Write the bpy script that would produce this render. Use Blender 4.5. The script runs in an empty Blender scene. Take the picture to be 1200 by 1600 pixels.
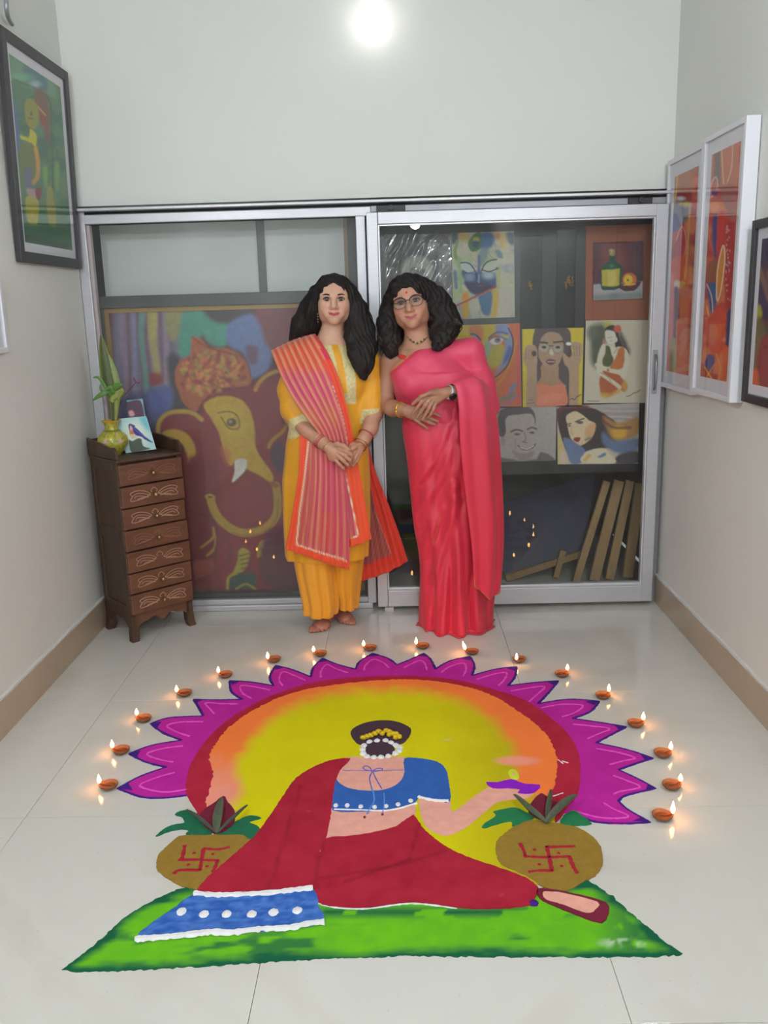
import bpy, bmesh, math, random
import numpy as np
from mathutils import Vector, Matrix
random.seed(7); np.random.seed(7)
sc = bpy.context.scene
# ---------------------------------------------------------------- camera
CF, CX, CH, CD = 1369.45, 1.449, 1.4577, 4.1912          # focal length in px of a 1200x1600 frame, position
PITCH, YAW, ROLL = 0.2289, 0.0199, -0.0284
_F = np.array([-math.sin(YAW)*math.cos(PITCH), math.cos(YAW)*math.cos(PITCH), -math.sin(PITCH)])
_R0 = np.array([math.cos(YAW), math.sin(YAW), 0.0]); _U0 = np.cross(_R0, _F)
_R = _R0*math.cos(ROLL)+_U0*math.sin(ROLL); _U = -_R0*math.sin(ROLL)+_U0*math.cos(ROLL)
_O = np.array([CX, -CD, CH])
cam_d = bpy.data.cameras.new('camera'); cam = bpy.data.objects.new('camera', cam_d); sc.collection.objects.link(cam)
cam_d.sensor_fit = 'VERTICAL'; cam_d.sensor_height = 24.0; cam_d.lens = CF*24.0/1600.0
cam_d.clip_start = 0.05
M = Matrix.Identity(4)
for i in range(3):
    M[i][0] = _R[i]; M[i][1] = _U[i]; M[i][2] = -_F[i]; M[i][3] = _O[i]
cam.matrix_world = M
sc.camera = cam
# ---------------------------------------------------------------- world, light, exposure
sc.view_settings.view_transform = 'Standard'; sc.view_settings.look = 'None'
sc.view_settings.gamma = 1.0; sc.view_settings.use_curve_mapping = False
sc.view_settings.exposure = -0.04
w = bpy.data.worlds.new('world'); sc.world = w; w.use_nodes = True
w.node_tree.nodes['Background'].inputs[0].default_value = (0.85, 0.93, 1.0, 1)
w.node_tree.nodes['Background'].inputs[1].default_value = 0.3
W, RH, RL = 2.7066, 3.15, 9.0     # room width, height, length
BULB_W, TUBE_W = 19.0, 90.0
# two unseen lamps added as fill, then the far one mirrored in the door: (x, y, z, radius, watts); their globes are built with the structure
LAMPS = [(0.22, -2.6, 2.30, 0.060, 40.0), (W-0.22, -2.6, 2.30, 0.060, 32.0), (1.69, -6.5, 2.38, 0.055, 220.0)]
LAMP_COL = (0.92, 0.975, 1.02)
# ---------------------------------------------------------------- geometry of the view: where a traced point stands in the room
def _ray(p): return _F + _R*(p[0]-600)/CF - _U*(p[1]-800)/CF
def G(px, py, z=0.0):
    d = _ray((px, py)); return _O + d*((z-_O[2])/d[2])
def PY(px, py, y=0.0):
    d = _ray((px, py)); return _O + d*((y-_O[1])/d[1])
def PX(px, py, x):
    d = _ray((px, py)); return _O + d*((x-_O[0])/d[0])
def proj(P):
    v = np.asarray(P, float)-_O; z = v@_F
    return 600+CF*(v@_R)/z, 800-CF*(v@_U)/z
# ---------------------------------------------------------------- materials
def lin(c):
    return tuple(((x/12.92) if x <= 0.04045 else ((x+0.055)/1.055)**2.4) for x in c)
def C8(r, g, b): return lin((r/255, g/255, b/255))
_mats = {}
def mat(name, col=(.5, .5, .5), rough=0.5, metal=0.0, noise=0.0, nscale=20.0, bump=0.0, bscale=200.0, coat=0.0, coat_rough=0.1,
        emit=None, estr=0.0, vcol=False, sheen=0.0, sss=0.0, spec=0.5, stretch=None, trans=0.0, alpha=1.0, col2=None):
    if name in _mats: return _mats[name]
    m = bpy.data.materials.new(name); m.use_nodes = True; nt = m.node_tree; N = nt.nodes; L = nt.links
    b = N['Principled BSDF']; b.inputs['Roughness'].default_value = rough; b.inputs['Metallic'].default_value = metal
    b.inputs['Base Color'].default_value = (*col, 1); b.inputs['Specular IOR Level'].default_value = spec
    if coat: b.inputs['Coat Weight'].default_value = coat; b.inputs['Coat Roughness'].default_value = coat_rough
    if sheen: b.inputs['Sheen Weight'].default_value = sheen
    if trans: b.inputs['Transmission Weight'].default_value = trans
    if alpha < 1: b.inputs['Alpha'].default_value = alpha
    if sss:
        b.inputs['Subsurface Weight'].default_value = sss; b.inputs['Subsurface Scale'].default_value = 0.01
    if emit: b.inputs['Emission Color'].default_value = (*emit, 1); b.inputs['Emission Strength'].default_value = estr
    tc = N.new('ShaderNodeTexCoord'); mp = N.new('ShaderNodeMapping'); L.new(tc.outputs['Object'], mp.inputs[0])
    if stretch: mp.inputs['Scale'].default_value = stretch
    src = None
    if vcol:
        a = N.new('ShaderNodeVertexColor'); a.layer_name = 'Col'; src = a.outputs[0]
    if noise or col2:
        n = N.new('ShaderNodeTexNoise'); n.inputs['Scale'].default_value = nscale; n.inputs['Detail'].default_value = 6
        L.new(mp.outputs[0], n.inputs['Vector'])
        mx = N.new('ShaderNodeMix'); mx.data_type = 'RGBA'
        if src is not None: L.new(src, mx.inputs[6])
        else: mx.inputs[6].default_value = (*col, 1)
        if col2:
            rp = N.new('ShaderNodeValToRGB'); rp.color_ramp.elements[0].position = 0.42; rp.color_ramp.elements[1].position = 0.62
            L.new(n.outputs[0], rp.inputs[0]); L.new(rp.outputs[0], mx.inputs[0]); mx.inputs[7].default_value = (*col2, 1)
        else:
            mx.blend_type = 'MULTIPLY'; mx.inputs[0].default_value = 1.0
            rp = N.new('ShaderNodeMapRange'); rp.inputs[1].default_value = 0.3; rp.inputs[2].default_value = 0.7
            rp.inputs[3].default_value = 1-noise; rp.inputs[4].default_value = 1+noise*0.3
            L.new(n.outputs[0], rp.inputs[0]); L.new(rp.outputs[0], mx.inputs[7])
        src = mx.outputs[2]
    if src is not None: L.new(src, b.inputs['Base Color'])
    if bump:
        n2 = N.new('ShaderNodeTexNoise'); n2.inputs['Scale'].default_value = bscale; n2.inputs['Detail'].default_value = 4
        L.new(mp.outputs[0], n2.inputs['Vector'])
        bp = N.new('ShaderNodeBump'); bp.inputs['Strength'].default_value = min(1, bump); bp.inputs['Distance'].default_value = 0.002
        L.new(n2.outputs[0], bp.inputs['Height']); L.new(bp.outputs[0], b.inputs['Normal'])
    _mats[name] = m; return m
def glass_mat(name, tint=(1, 1, 1), haze=0.02, refl=1.0, rough=0.0):
    if name in _mats: return _mats[name]
    m = bpy.data.materials.new(name); m.use_nodes = True; nt = m.node_tree; N = nt.nodes; L = nt.links
    N.remove(N['Principled BSDF']); out = N['Material Output']
    t = N.new('ShaderNodeBsdfTransparent'); t.inputs[0].default_value = (*tint, 1)
    g = N.new('ShaderNodeBsdfGlossy'); g.inputs['Roughness'].default_value = rough
    f = N.new('ShaderNodeFresnel'); f.inputs[0].default_value = 1.5
    mu = N.new('ShaderNodeMath'); mu.operation = 'MULTIPLY'; mu.inputs[1].default_value = refl; L.new(f.outputs[0], mu.inputs[0])
    gm = N.new('ShaderNodeNewGeometry'); iv = N.new('ShaderNodeMath'); iv.operation = 'SUBTRACT'; iv.inputs[0].default_value = 1.0; L.new(gm.outputs['Backfacing'], iv.inputs[1])
    mb = N.new('ShaderNodeMath'); mb.operation = 'MULTIPLY'; L.new(mu.outputs[0], mb.inputs[0]); L.new(iv.outputs[0], mb.inputs[1]); mu = mb
    d = N.new('ShaderNodeBsdfDiffuse'); d.inputs[0].default_value = (.8, .8, .8, 1)
    m1 = N.new('ShaderNodeMixShader'); m1.inputs[0].default_value = haze; L.new(t.outputs[0], m1.inputs[1]); L.new(d.outputs[0], m1.inputs[2])
    m2 = N.new('ShaderNodeMixShader'); L.new(mu.outputs[0], m2.inputs[0]); L.new(m1.outputs[0], m2.inputs[1]); L.new(g.outputs[0], m2.inputs[2])
    L.new(m2.outputs[0], out.inputs[0]); _mats[name] = m; return m
def emis(name, col, s):
    if name in _mats: return _mats[name]
    m = bpy.data.materials.new(name); m.use_nodes = True; N = m.node_tree.nodes
    N.remove(N['Principled BSDF']); e = N.new('ShaderNodeEmission'); e.inputs[0].default_value = (*col, 1); e.inputs[1].default_value = s
    m.node_tree.links.new(e.outputs[0], N['Material Output'].inputs[0]); _mats[name] = m; return m
# ---------------------------------------------------------------- object helpers
COL = sc.collection
def thing(name, label, cat, loc=(0, 0, 0), group=None, rotz=0.0, kind=None):
    o = bpy.data.objects.new(name, None); o.empty_display_size = 0.05; COL.objects.link(o)
    o.location = loc; o.rotation_euler = (0, 0, rotz)
    return tag(o, label, cat, group, kind)
def tag(o, label=None, cat=None, group=None, kind=None):
    if label: o['label'] = label
    if cat: o['category'] = cat
    if group: o['group'] = group
    if kind: o['kind'] = kind
    return o
def adopt(o, parent):
    if parent is not None:
        bpy.context.view_layer.update()
        o.parent = parent; o.matrix_parent_inverse = parent_inv(parent)
    return o
def parent_inv(p):
    m = Matrix.Identity(4); q = p
    chain = []
    while q is not None: chain.append(q); q = q.parent
    for q in reversed(chain):
        m = m @ q.matrix_parent_inverse @ Matrix.LocRotScale(q.location, q.rotation_euler, q.scale)
    return m.inverted()
def link(name, me, m, parent=None, world=True, smooth=False, label=None, kind=None):
    """one mesh object; vertices in world coordinates (world=True) or in the parent's own"""
    o = bpy.data.objects.new(name, me); COL.objects.link(o)
    if m is not None: me.materials.append(m)
    if smooth: me.polygons.foreach_set('use_smooth', [True]*len(me.polygons))
    if parent is not None:
        o.parent = parent
        if world: o.matrix_parent_inverse = parent_inv(parent)
    if label: o['label'] = label
    if kind: o['kind'] = kind
    return o
def pyd(verts, faces, name='m'):
    me = bpy.data.meshes.new(name); me.from_pydata([tuple(map(float, v)) for v in verts], [], [tuple(map(int, f)) for f in faces]); me.update(); return me
def bm_mesh(bm, name='m'):
    me = bpy.data.meshes.new(name); bm.normal_update(); bm.to_mesh(me); bm.free(); return me
def add_box(bm, c, s, rot=None, bevel=0.0):
    r = bmesh.ops.create_cube(bm, size=1.0)['verts']
    mt = Matrix.Translation(Vector(c)) @ (rot.to_4x4() if rot is not None else Matrix.Identity(4)) @ Matrix.Diagonal((*s, 1))
    bmesh.ops.transform(bm, matrix=mt, verts=r)
    if bevel:
        es = list({e for v in r for e in v.link_edges}); bmesh.ops.bevel(bm, geom=es, offset=bevel, segments=2, affect='EDGES', profile=0.5)
def box(name, lo, hi, m, parent=None, bevel=0.0, **k):
    bm = bmesh.new(); lo = np.array(lo, float); hi = np.array(hi, float)
    add_box(bm, (lo+hi)/2, np.abs(hi-lo), bevel=bevel); return link(name, bm_mesh(bm), m, parent, **k)
def lathe_mesh(prof, n=32, c=(0, 0, 0), axis=None):
    v = []; f = []
    for r, z in prof:
        for k in range(n):
            a = 2*math.pi*k/n; v.append((c[0]+r*math.cos(a), c[1]+r*math.sin(a), c[2]+z))
    for i in range(len(prof)-1):
        for k in range(n):
            k2 = (k+1) % n; f.append((i*n+k, i*n+k2, (i+1)*n+k2, (i+1)*n+k))
    f.append(tuple(range(n-1, -1, -1))); f.append(tuple((len(prof)-1)*n+k for k in range(n)))
    return pyd(v, f)
def crs(pts, sub=6, closed=False):
    """Catmull-Rom through the points"""
    P = np.array(pts, float); n = len(P); out = []
    rng = range(n) if closed else range(n-1)
    for i in rng:
        if closed: a, b, c, d = P[(i-1) % n], P[i], P[(i+1) % n], P[(i+2) % n]
        else: a, b, c, d = P[max(i-1, 0)], P[i], P[i+1], P[min(i+2, n-1)]
        for k in range(sub):
            t = k/sub; out.append(0.5*((2*b)+(-a+c)*t+(2*a-5*b+4*c-d)*t*t+(-a+3*b-3*c+d)*t**3))
    if not closed: out.append(P[-1])
    return np.array(out)
def tube_geo(pts, rad, n=8, V=None, Fc=None, flat=None):
    """a tube along points; rad scalar or list; returns verts, faces (capped)"""
    V = [] if V is None else V; Fc = [] if Fc is None else Fc
    P = np.array(pts, float); m = len(P); base = len(V)
    if np.isscalar(rad): rad = [rad]*m
    up = None
    for i in range(m):
        t = P[min(i+1, m-1)]-P[max(i-1, 0)]; t = t/(np.linalg.norm(t)+1e-12)
        if up is None:
            up = np.cross(t, (0.3, 0.5, 0.8)); up /= np.linalg.norm(up)
        up = up-t*(up@t); up /= (np.linalg.norm(up)+1e-12); sd = np.cross(t, up)
        for k in range(n):
            a = 2*math.pi*k/n; V.append(P[i]+rad[i]*(math.cos(a)*up+math.sin(a)*sd*(flat or 1)))
    for i in range(m-1):
        for k in range(n):
            k2 = (k+1) % n; Fc.append((base+i*n+k, base+i*n+k2, base+(i+1)*n+k2, base+(i+1)*n+k))
    Fc.append(tuple(base+k for k in range(n-1, -1, -1))); Fc.append(tuple(base+(m-1)*n+k for k in range(n)))
    return V, Fc
def tube(name, pts, rad, m, parent=None, n=8, **k):
    V, Fc = tube_geo(pts, rad, n); return link(name, pyd(V, Fc), m, parent, smooth=True, **k)
def set_vcol(me, cols):
    """cols: one RGB (linear) per vertex"""
    a = me.color_attributes.new('Col', 'FLOAT_COLOR', 'POINT'); c = np.ones((len(me.vertices), 4), np.float32); c[:, :3] = cols
    a.data.foreach_set('color', c.ravel())
def grid_mesh(P, closed_u=False):
    """P: (nv, nu, 3) array -> quad grid mesh"""
    nv, nu, _ = P.shape; me = bpy.data.meshes.new('grid')
    idx = np.arange(nv*nu).reshape(nv, nu)
    if closed_u: idx = np.concatenate([idx, idx[:, :1]], 1)
    q = np.stack([idx[:-1, :-1], idx[:-1, 1:], idx[1:, 1:], idx[1:, :-1]], -1).reshape(-1, 4)
    return quad_mesh(P.reshape(-1, 3), q, me)
def quad_mesh(V, q, me=None):
    me = me or bpy.data.meshes.new('quads')
    me.vertices.add(len(V)); me.vertices.foreach_set('co', np.asarray(V, np.float32).ravel())
    n = len(q); me.loops.add(n*4); me.loops.foreach_set('vertex_index', np.asarray(q, np.int32).ravel())
    me.polygons.add(n); me.polygons.foreach_set('loop_start', np.arange(0, n*4, 4, dtype=np.int32)); me.polygons.foreach_set('loop_total', np.full(n, 4, np.int32))
    me.update(calc_edges=True); me.validate(); return me
def vnoise(x, y, s, seed=0):
    """smooth value noise in 0..1 on arrays"""
    r = np.random.RandomState(seed).rand(64, 64); x = np.asarray(x)/s; y = np.asarray(y)/s
    xi = np.floor(x).astype(int); yi = np.floor(y).astype(int); fx = x-xi; fy = y-yi
    fx = fx*fx*(3-2*fx); fy = fy*fy*(3-2*fy)
    g = lambda a, b: r[a % 64, b % 64]
    return (g(xi, yi)*(1-fx)*(1-fy)+g(xi+1, yi)*fx*(1-fy)+g(xi, yi+1)*(1-fx)*fy+g(xi+1, yi+1)*fx*fy)
def fbm(x, y, s, seed=0):
    return (vnoise(x, y, s, seed)*4+vnoise(x, y, s/2, seed+1)*2+vnoise(x, y, s/4, seed+2))/7
# ================================================================ the room
wall_m = mat('wall_paint', C8(216, 217, 213), 0.75, noise=0.03, nscale=1.2, bump=0.12, bscale=60)
ceil_m = mat('ceiling_paint', C8(178, 177, 172), 0.85)
tile_m = bpy.data.materials.new('floor_tile'); tile_m.use_nodes = True
def _tile():
    nt = tile_m.node_tree; N = nt.nodes; L = nt.links; b = N['Principled BSDF']
    g = N.new('ShaderNodeNewGeometry')
    n = N.new('ShaderNodeTexNoise'); n.inputs['Scale'].default_value = 1.6; n.inputs['Detail'].default_value = 8; n.inputs['Distortion'].default_value = 1.6
    L.new(g.outputs['Position'], n.inputs['Vector'])
    r = N.new('ShaderNodeValToRGB'); e = r.color_ramp.elements
    e[0].position = 0.32; e[0].color = (*C8(199, 194, 185), 1); e[1].position = 0.66; e[1].color = (*C8(204, 201, 194), 1)
    x = r.color_ramp.elements.new(0.50); x.color = (*C8(206, 203, 196), 1)
    L.new(n.outputs[0], r.inputs[0])
    n2 = N.new('ShaderNodeTexNoise'); n2.inputs['Scale'].default_value = 90; L.new(g.outputs['Position'], n2.inputs['Vector'])
    r2 = N.new('ShaderNodeValToRGB'); r2.color_ramp.elements[0].position = 0.22; r2.color_ramp.elements[0].color = (.78, .76, .72, 1); r2.color_ramp.elements[1].position = 0.30; r2.color_ramp.elements[1].color = (1, 1, 1, 1)
    L.new(n2.outputs[0], r2.inputs[0])
    mx = N.new('ShaderNodeMix'); mx.data_type = 'RGBA'; mx.blend_type = 'MULTIPLY'; mx.inputs[0].default_value = 1
    L.new(r.outputs[0], mx.inputs[6]); L.new(r2.outputs[0], mx.inputs[7]); L.new(mx.outputs[2], b.inputs['Base Color'])
    b.inputs['Roughness'].default_value = 0.13; b.inputs['Specular IOR Level'].default_value = 0.45
_tile()
grout_m = mat('tile_grout', C8(182, 177, 167), 0.8)
fl = box('floor', (-0.1, -RL, -0.08), (W+0.1, 1.35, -0.006), grout_m); tag(fl, kind='structure')
TX0, TY0, TS = 1.1014, -1.8582, 0.8
for i in range(-2, 3):
    for j in range(-10, 5):
        x0, x1 = TX0+i*TS, TX0+(i+1)*TS; y0, y1 = TY0+j*TS, TY0+(j+1)*TS
        x0, x1 = max(x0, 0.0), min(x1, W); y0, y1 = max(y0, -RL), min(y1, 1.3)
        if x1-x0 < .02 or y1-y0 < .02: continue
        g = 0.0007
        box('tile', (x0+g, y0+g, -0.01), (x1-g, y1-g, 0.0), tile_m, fl, bevel=0.0004)
def struct(o): o['kind'] = 'structure'; return o
struct(box('wall_left', (-0.12, -RL, -0.006), (0, 0.0, RH), wall_m))
struct(box('wall_right', (W, -RL, -0.006), (W+0.12, 0.0, RH), wall_m))
struct(box('wall_front', (-0.12, -RL-0.12, 0), (W+0.12, -RL, RH), wall_m))
HD = 1.945
struct(box('wall_back', (-0.12, 0.0, HD), (W+0.12, 0.14, RH), wall_m))
struct(box('ceiling', (-0.12, -RL-0.12, RH), (W+0.12, 1.42, RH+0.1), ceil_m))
base_m = mat('skirting_tile', C8(176, 158, 138), 0.25, noise=0.08, nscale=3)
ridge_m = mat('putty_ridge', C8(206, 208, 206), 0.7, bump=0.4, bscale=60)
for side, xa, xb in (('left', 0.0, 0.012), ('right', W-0.012, W)):
    bb = bpy.data.objects.new('baseboard_'+side, None); COL.objects.link(bb); bb['kind'] = 'structure'
    y = 0.0
    for k, y0 in enumerate((-0.62, -1.42, -2.22, -3.02, -3.82, -4.62, -5.42, -6.22, -7.02, -7.82, -RL)):
        y1 = y; y = y0
        box('skirting_tile', (xa, y0+.0007, 0), (xb, y1-.0007, 0.131), base_m, bb, bevel=0.0006)
    # uneven line of wall putty left on top of the skirting
    n = 240; V = []; Fc = []
    rr = np.random.RandomState(3 if side == 'left' else 5)
    for i in range(n+1):
        yy = -i*(RL/n); h = 0.131+0.006+0.007*vnoise(yy, 0.0, 0.09, 4)+0.002*rr.rand(); d = 0.010*(0.8+0.2*rr.rand())
        x1_ = xa+d if side == 'left' else xb-d; x0_ = xa if side == 'left' else xb
        V += [(x0_, yy, 0.130), (x1_, yy, 0.130), (x1_, yy, h-0.002), (x0_, yy, h)]
    for i in range(n):
        for k in range(4): Fc.append((i*4+k, i*4+(k+1) % 4, i*4+4+(k+1) % 4, i*4+4+k))
    link('putty_edge', pyd(V, Fc), ridge_m, bb)
# room behind the glass: a shallow dark store
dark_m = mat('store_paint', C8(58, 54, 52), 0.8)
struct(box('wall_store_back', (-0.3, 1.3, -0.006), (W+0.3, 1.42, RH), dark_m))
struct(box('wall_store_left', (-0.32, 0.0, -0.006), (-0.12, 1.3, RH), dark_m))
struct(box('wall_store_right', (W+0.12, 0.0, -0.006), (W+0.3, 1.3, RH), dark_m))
# added fill lamps by the side walls, and the far lamp: rose, cord and glowing globe
for k, (lx, ly, lz, lr, lw) in enumerate(LAMPS):
    t = thing('pendant_or_fill_lamp', 'glowing globe lamp hanging from the ceiling, %s' % (('added as fill close to the left wall', 'added as fill close to the right wall', 'at the far end behind the viewer')[k]), 'lamp', (lx, ly, RH))
    link('ceiling_rose', lathe_mesh([(.05, 0), (.05, -.02), (.02, -.03)], 24, (lx, ly, RH)), mat('fitting_white', (.8, .8, .8), .5), t, smooth=True)
    tube('cord', [(lx, ly, RH-.02), (lx, ly, lz+lr-.004)], .006, _mats['fitting_white'], t)
    bm = bmesh.new(); bmesh.ops.create_uvsphere(bm, u_segments=32, v_segments=20, radius=lr); bmesh.ops.translate(bm, verts=bm.verts, vec=(lx, ly, lz))
    link('globe', bm_mesh(bm), emis('globe_glow_%d' % k, LAMP_COL, lw/(4*math.pi**2*lr*lr)), t, smooth=True)
# ================================================================ sliding glass door
alu = mat('brushed_aluminium', C8(190, 190, 196), 0.38, metal=0.35, noise=0.05, nscale=8, stretch=(1, 1, 12), bump=0.05)
alu_d = mat('dull_aluminium', C8(150, 150, 156), 0.45, metal=0.4)
gap_m = mat('track_shadow_black', C8(45, 45, 48), 0.7)
dglass = glass_mat('door_glass_hazy', (0.97, 0.985, 0.98), 0.035, 0.8); dglass2 = glass_mat('door_glass', (0.97, 0.985, 0.98), 0.010, 0.75)  # fixed pane mixes in more diffuse haze than the sliding one
dr = bpy.data.objects.new('door_1', None); COL.objects.link(dr); dr['kind'] = 'structure'
def frame_mesh(x0, x1, z0, z1, y0, y1, wl, wr, wb, wt, bev=0.003):
    bm = bmesh.new(); yc = (y0+y1)/2; d = abs(y1-y0)
    add_box(bm, (x0+wl/2, yc, (z0+z1)/2), (wl, d, z1-z0), bevel=bev); add_box(bm, (x1-wr/2, yc, (z0+z1)/2), (wr, d, z1-z0), bevel=bev)
    if wb: add_box(bm, ((x0+x1)/2, yc, z0+wb/2), (x1-x0-wl-wr, d, wb), bevel=bev)
    if wt: add_box(bm, ((x0+x1)/2, yc, z1-wt/2), (x1-x0-wl-wr, d, wt), bevel=bev)
    return bm_mesh(bm)
# outer frame: left jamb and head
box('jamb', (0.002, -0.045, 0), (0.047, 0.05, 1.93), alu, dr, bevel=0.003)
box('jamb', (W-0.035, -0.03, 0), (W-0.002, 0.05, 1.90), alu_d, dr, bevel=0.003)
box('jamb_bead', (0.047, -0.03, 0.03), (0.062, 0.0, 1.885), mat('pinkish_bead', C8(170, 158, 160), .4), dr, bevel=0.002)
def skewed(name, xa, xb, za, zb, zc, zd, y0, y1, m):
    """a bar whose bottom and top edges may slope: za..zb at xa, zc..zd at xb"""
    V = [(xa, y0, za), (xb, y0, zc), (xb, y0, zd), (xa, y0, zb), (xa, y1, za), (xb, y1, zc), (xb, y1, zd), (xa, y1, zb)]
    return link(name, pyd(V, [(0, 1, 2, 3), (7, 6, 5, 4), (0, 4, 5, 1), (3, 2, 6, 7), (0, 3, 7, 4), (1, 5, 6, 2)]), m, dr)
box('head_channel', (0.0, -0.085, 1.915), (W-0.001, 0.0, 1.928), alu, dr, bevel=0.003)
box('head_backing', (0.0, -0.03, 1.86), (W-0.001, -0.001, 1.917), gap_m, dr)
box('head_rail', (0.047, -0.05, 1.862), (1.345, -0.030, 1.903), alu, dr, bevel=0.003)
box('head_rail', (1.345, -0.045, 1.878), (W-0.035, -0.030, 1.905), alu_d, dr, bevel=0.002)
for xa, xb in ((1.372, 1.50), (2.495, 2.60)):
    bm = bmesh.new(); add_box(bm, ((xa+xb)/2, -0.058, 1.889), (xb-xa, 0.02, 0.030), bevel=0.003)
    r = bmesh.ops.create_cone(bm, cap_ends=True, segments=16, radius1=0.012, radius2=0.012, depth=0.02)
    bmesh.ops.transform(bm, matrix=Matrix.Translation(((xa+xb)/2, -0.072, 1.892)) @ Matrix.Rotation(math.pi/2, 4, 'X'), verts=r['verts'])
    link('roller', bm_mesh(bm), mat('roller_black', C8(40, 40, 42), .5), dr)
# fixed pane on the left
box('sill', (0.047, -0.045, 0.0), (1.30, 0.02, 0.028), alu, dr, bevel=0.004)
box('sill_bead', (0.047, -0.028, 0.028), (1.30, 0.0, 0.055), alu, dr, bevel=0.003)
box('glass', (0.058, -0.016, 0.050), (1.31, -0.011, 1.866), dglass, dr)
box('stile', (1.275, -0.045, 0.028), (1.318, -0.004, 1.866), alu, dr, bevel=0.003)
# sliding sash on the right
sx0, sx1, sy0, sy1 = 1.325, W-0.040, -0.092, -0.052
sash = link('sash', frame_mesh(sx0, sx1, 0.022, 1.873, sy0, sy1, 0.050, 0.052, 0.082, 0.052), alu, dr)
sash2 = link('sash_bead', frame_mesh(sx0+.05, sx1-.052, 0.104, 1.821, sy0+.008, sy1, 0.008, 0.008, 0.014, 0.008, 0.002), mat('sash_bead', C8(205, 206, 212), .3, metal=.3), dr)
box('glass', (sx0+.045, -0.075, 0.095), (sx1-.047, -0.070, 1.825), dglass2, dr)
bm = bmesh.new(); add_box(bm, (sx0+0.055, -0.085, 0.010), (0.045, 0.04, 0.022), bevel=0.004); link('floor_guide', bm_mesh(bm), mat('guide_plastic', C8(190, 184, 176), .5), dr)
hx = PY(1024, 600, -0.10)[0]-0.004
h = tube('handle', [(hx, -0.092, 1.055), (hx, -0.112, 1.07), (hx, -0.118, 1.10), (hx, -0.118, 1.17), (hx, -0.112, 1.20), (hx, -0.092, 1.212)], 0.006, mat('handle_metal', C8(150, 150, 155), .3, metal=.8), dr)
box('handle_plate', (hx-.012, -0.096, 1.035), (hx+.012, -0.0915, 1.235), alu_d, dr, bevel=0.002)
# ================================================================ round lamp high on the back wall
bx, _, bz = PY(582, 28, -0.06)
t = thing('wall_bulb', 'round glowing white bulb high on the back wall', 'lamp', (bx, 0, bz))
me = lathe_mesh([(0.030, 0.0), (0.032, 0.012), (0.018, 0.028)], 24); me.transform(Matrix.Translation((bx, 0, bz)) @ Matrix.Rotation(math.pi/2, 4, 'X'))
link('lamp_holder', me, mat('holder_white', (.8, .8, .8), .4), t, smooth=True)
bm = bmesh.new(); bmesh.ops.create_uvsphere(bm, u_segments=32, v_segments=20, radius=0.052); bmesh.ops.translate(bm, verts=bm.verts, vec=(bx, -0.075, bz))
link('globe', bm_mesh(bm), emis('bulb_glow', (1.0, 0.98, 0.96), 6.0), t, smooth=True)
# ================================================================ flat paintings: colours per vertex on a fine grid
def _sd_poly(X, Y, pts):
    P = np.array(pts, float); n = len(P); d = np.full(X.shape, 1e9); ins = np.zeros(X.shape, bool)
    for i in range(n):
        a, b = P[i], P[(i+1) % n]; e = b-a; wx, wy = X-a[0], Y-a[1]
        t = np.clip((wx*e[0]+wy*e[1])/(e@e+1e-12), 0, 1); d = np.minimum(d, np.hypot(wx-e[0]*t, wy-e[1]*t))
        c = ((a[1] <= Y) & (Y < b[1])) | ((b[1] <= Y) & (Y < a[1]))
        if abs(e[1]) > 1e-9: ins ^= c & (X < a[0]+e[0]*(Y-a[1])/e[1])
    return np.where(ins, -d, d)
def _d_line(X, Y, pts):
    P = np.array(pts, float); d = np.full(X.shape, 1e9)
    for i in range(len(P)-1):
        a, b = P[i], P[i+1]; e = b-a; wx, wy = X-a[0], Y-a[1]
        t = np.clip((wx*e[0]+wy*e[1])/(e@e+1e-12), 0, 1); d = np.minimum(d, np.hypot(wx-e[0]*t, wy-e[1]*t))
    return d
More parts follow.
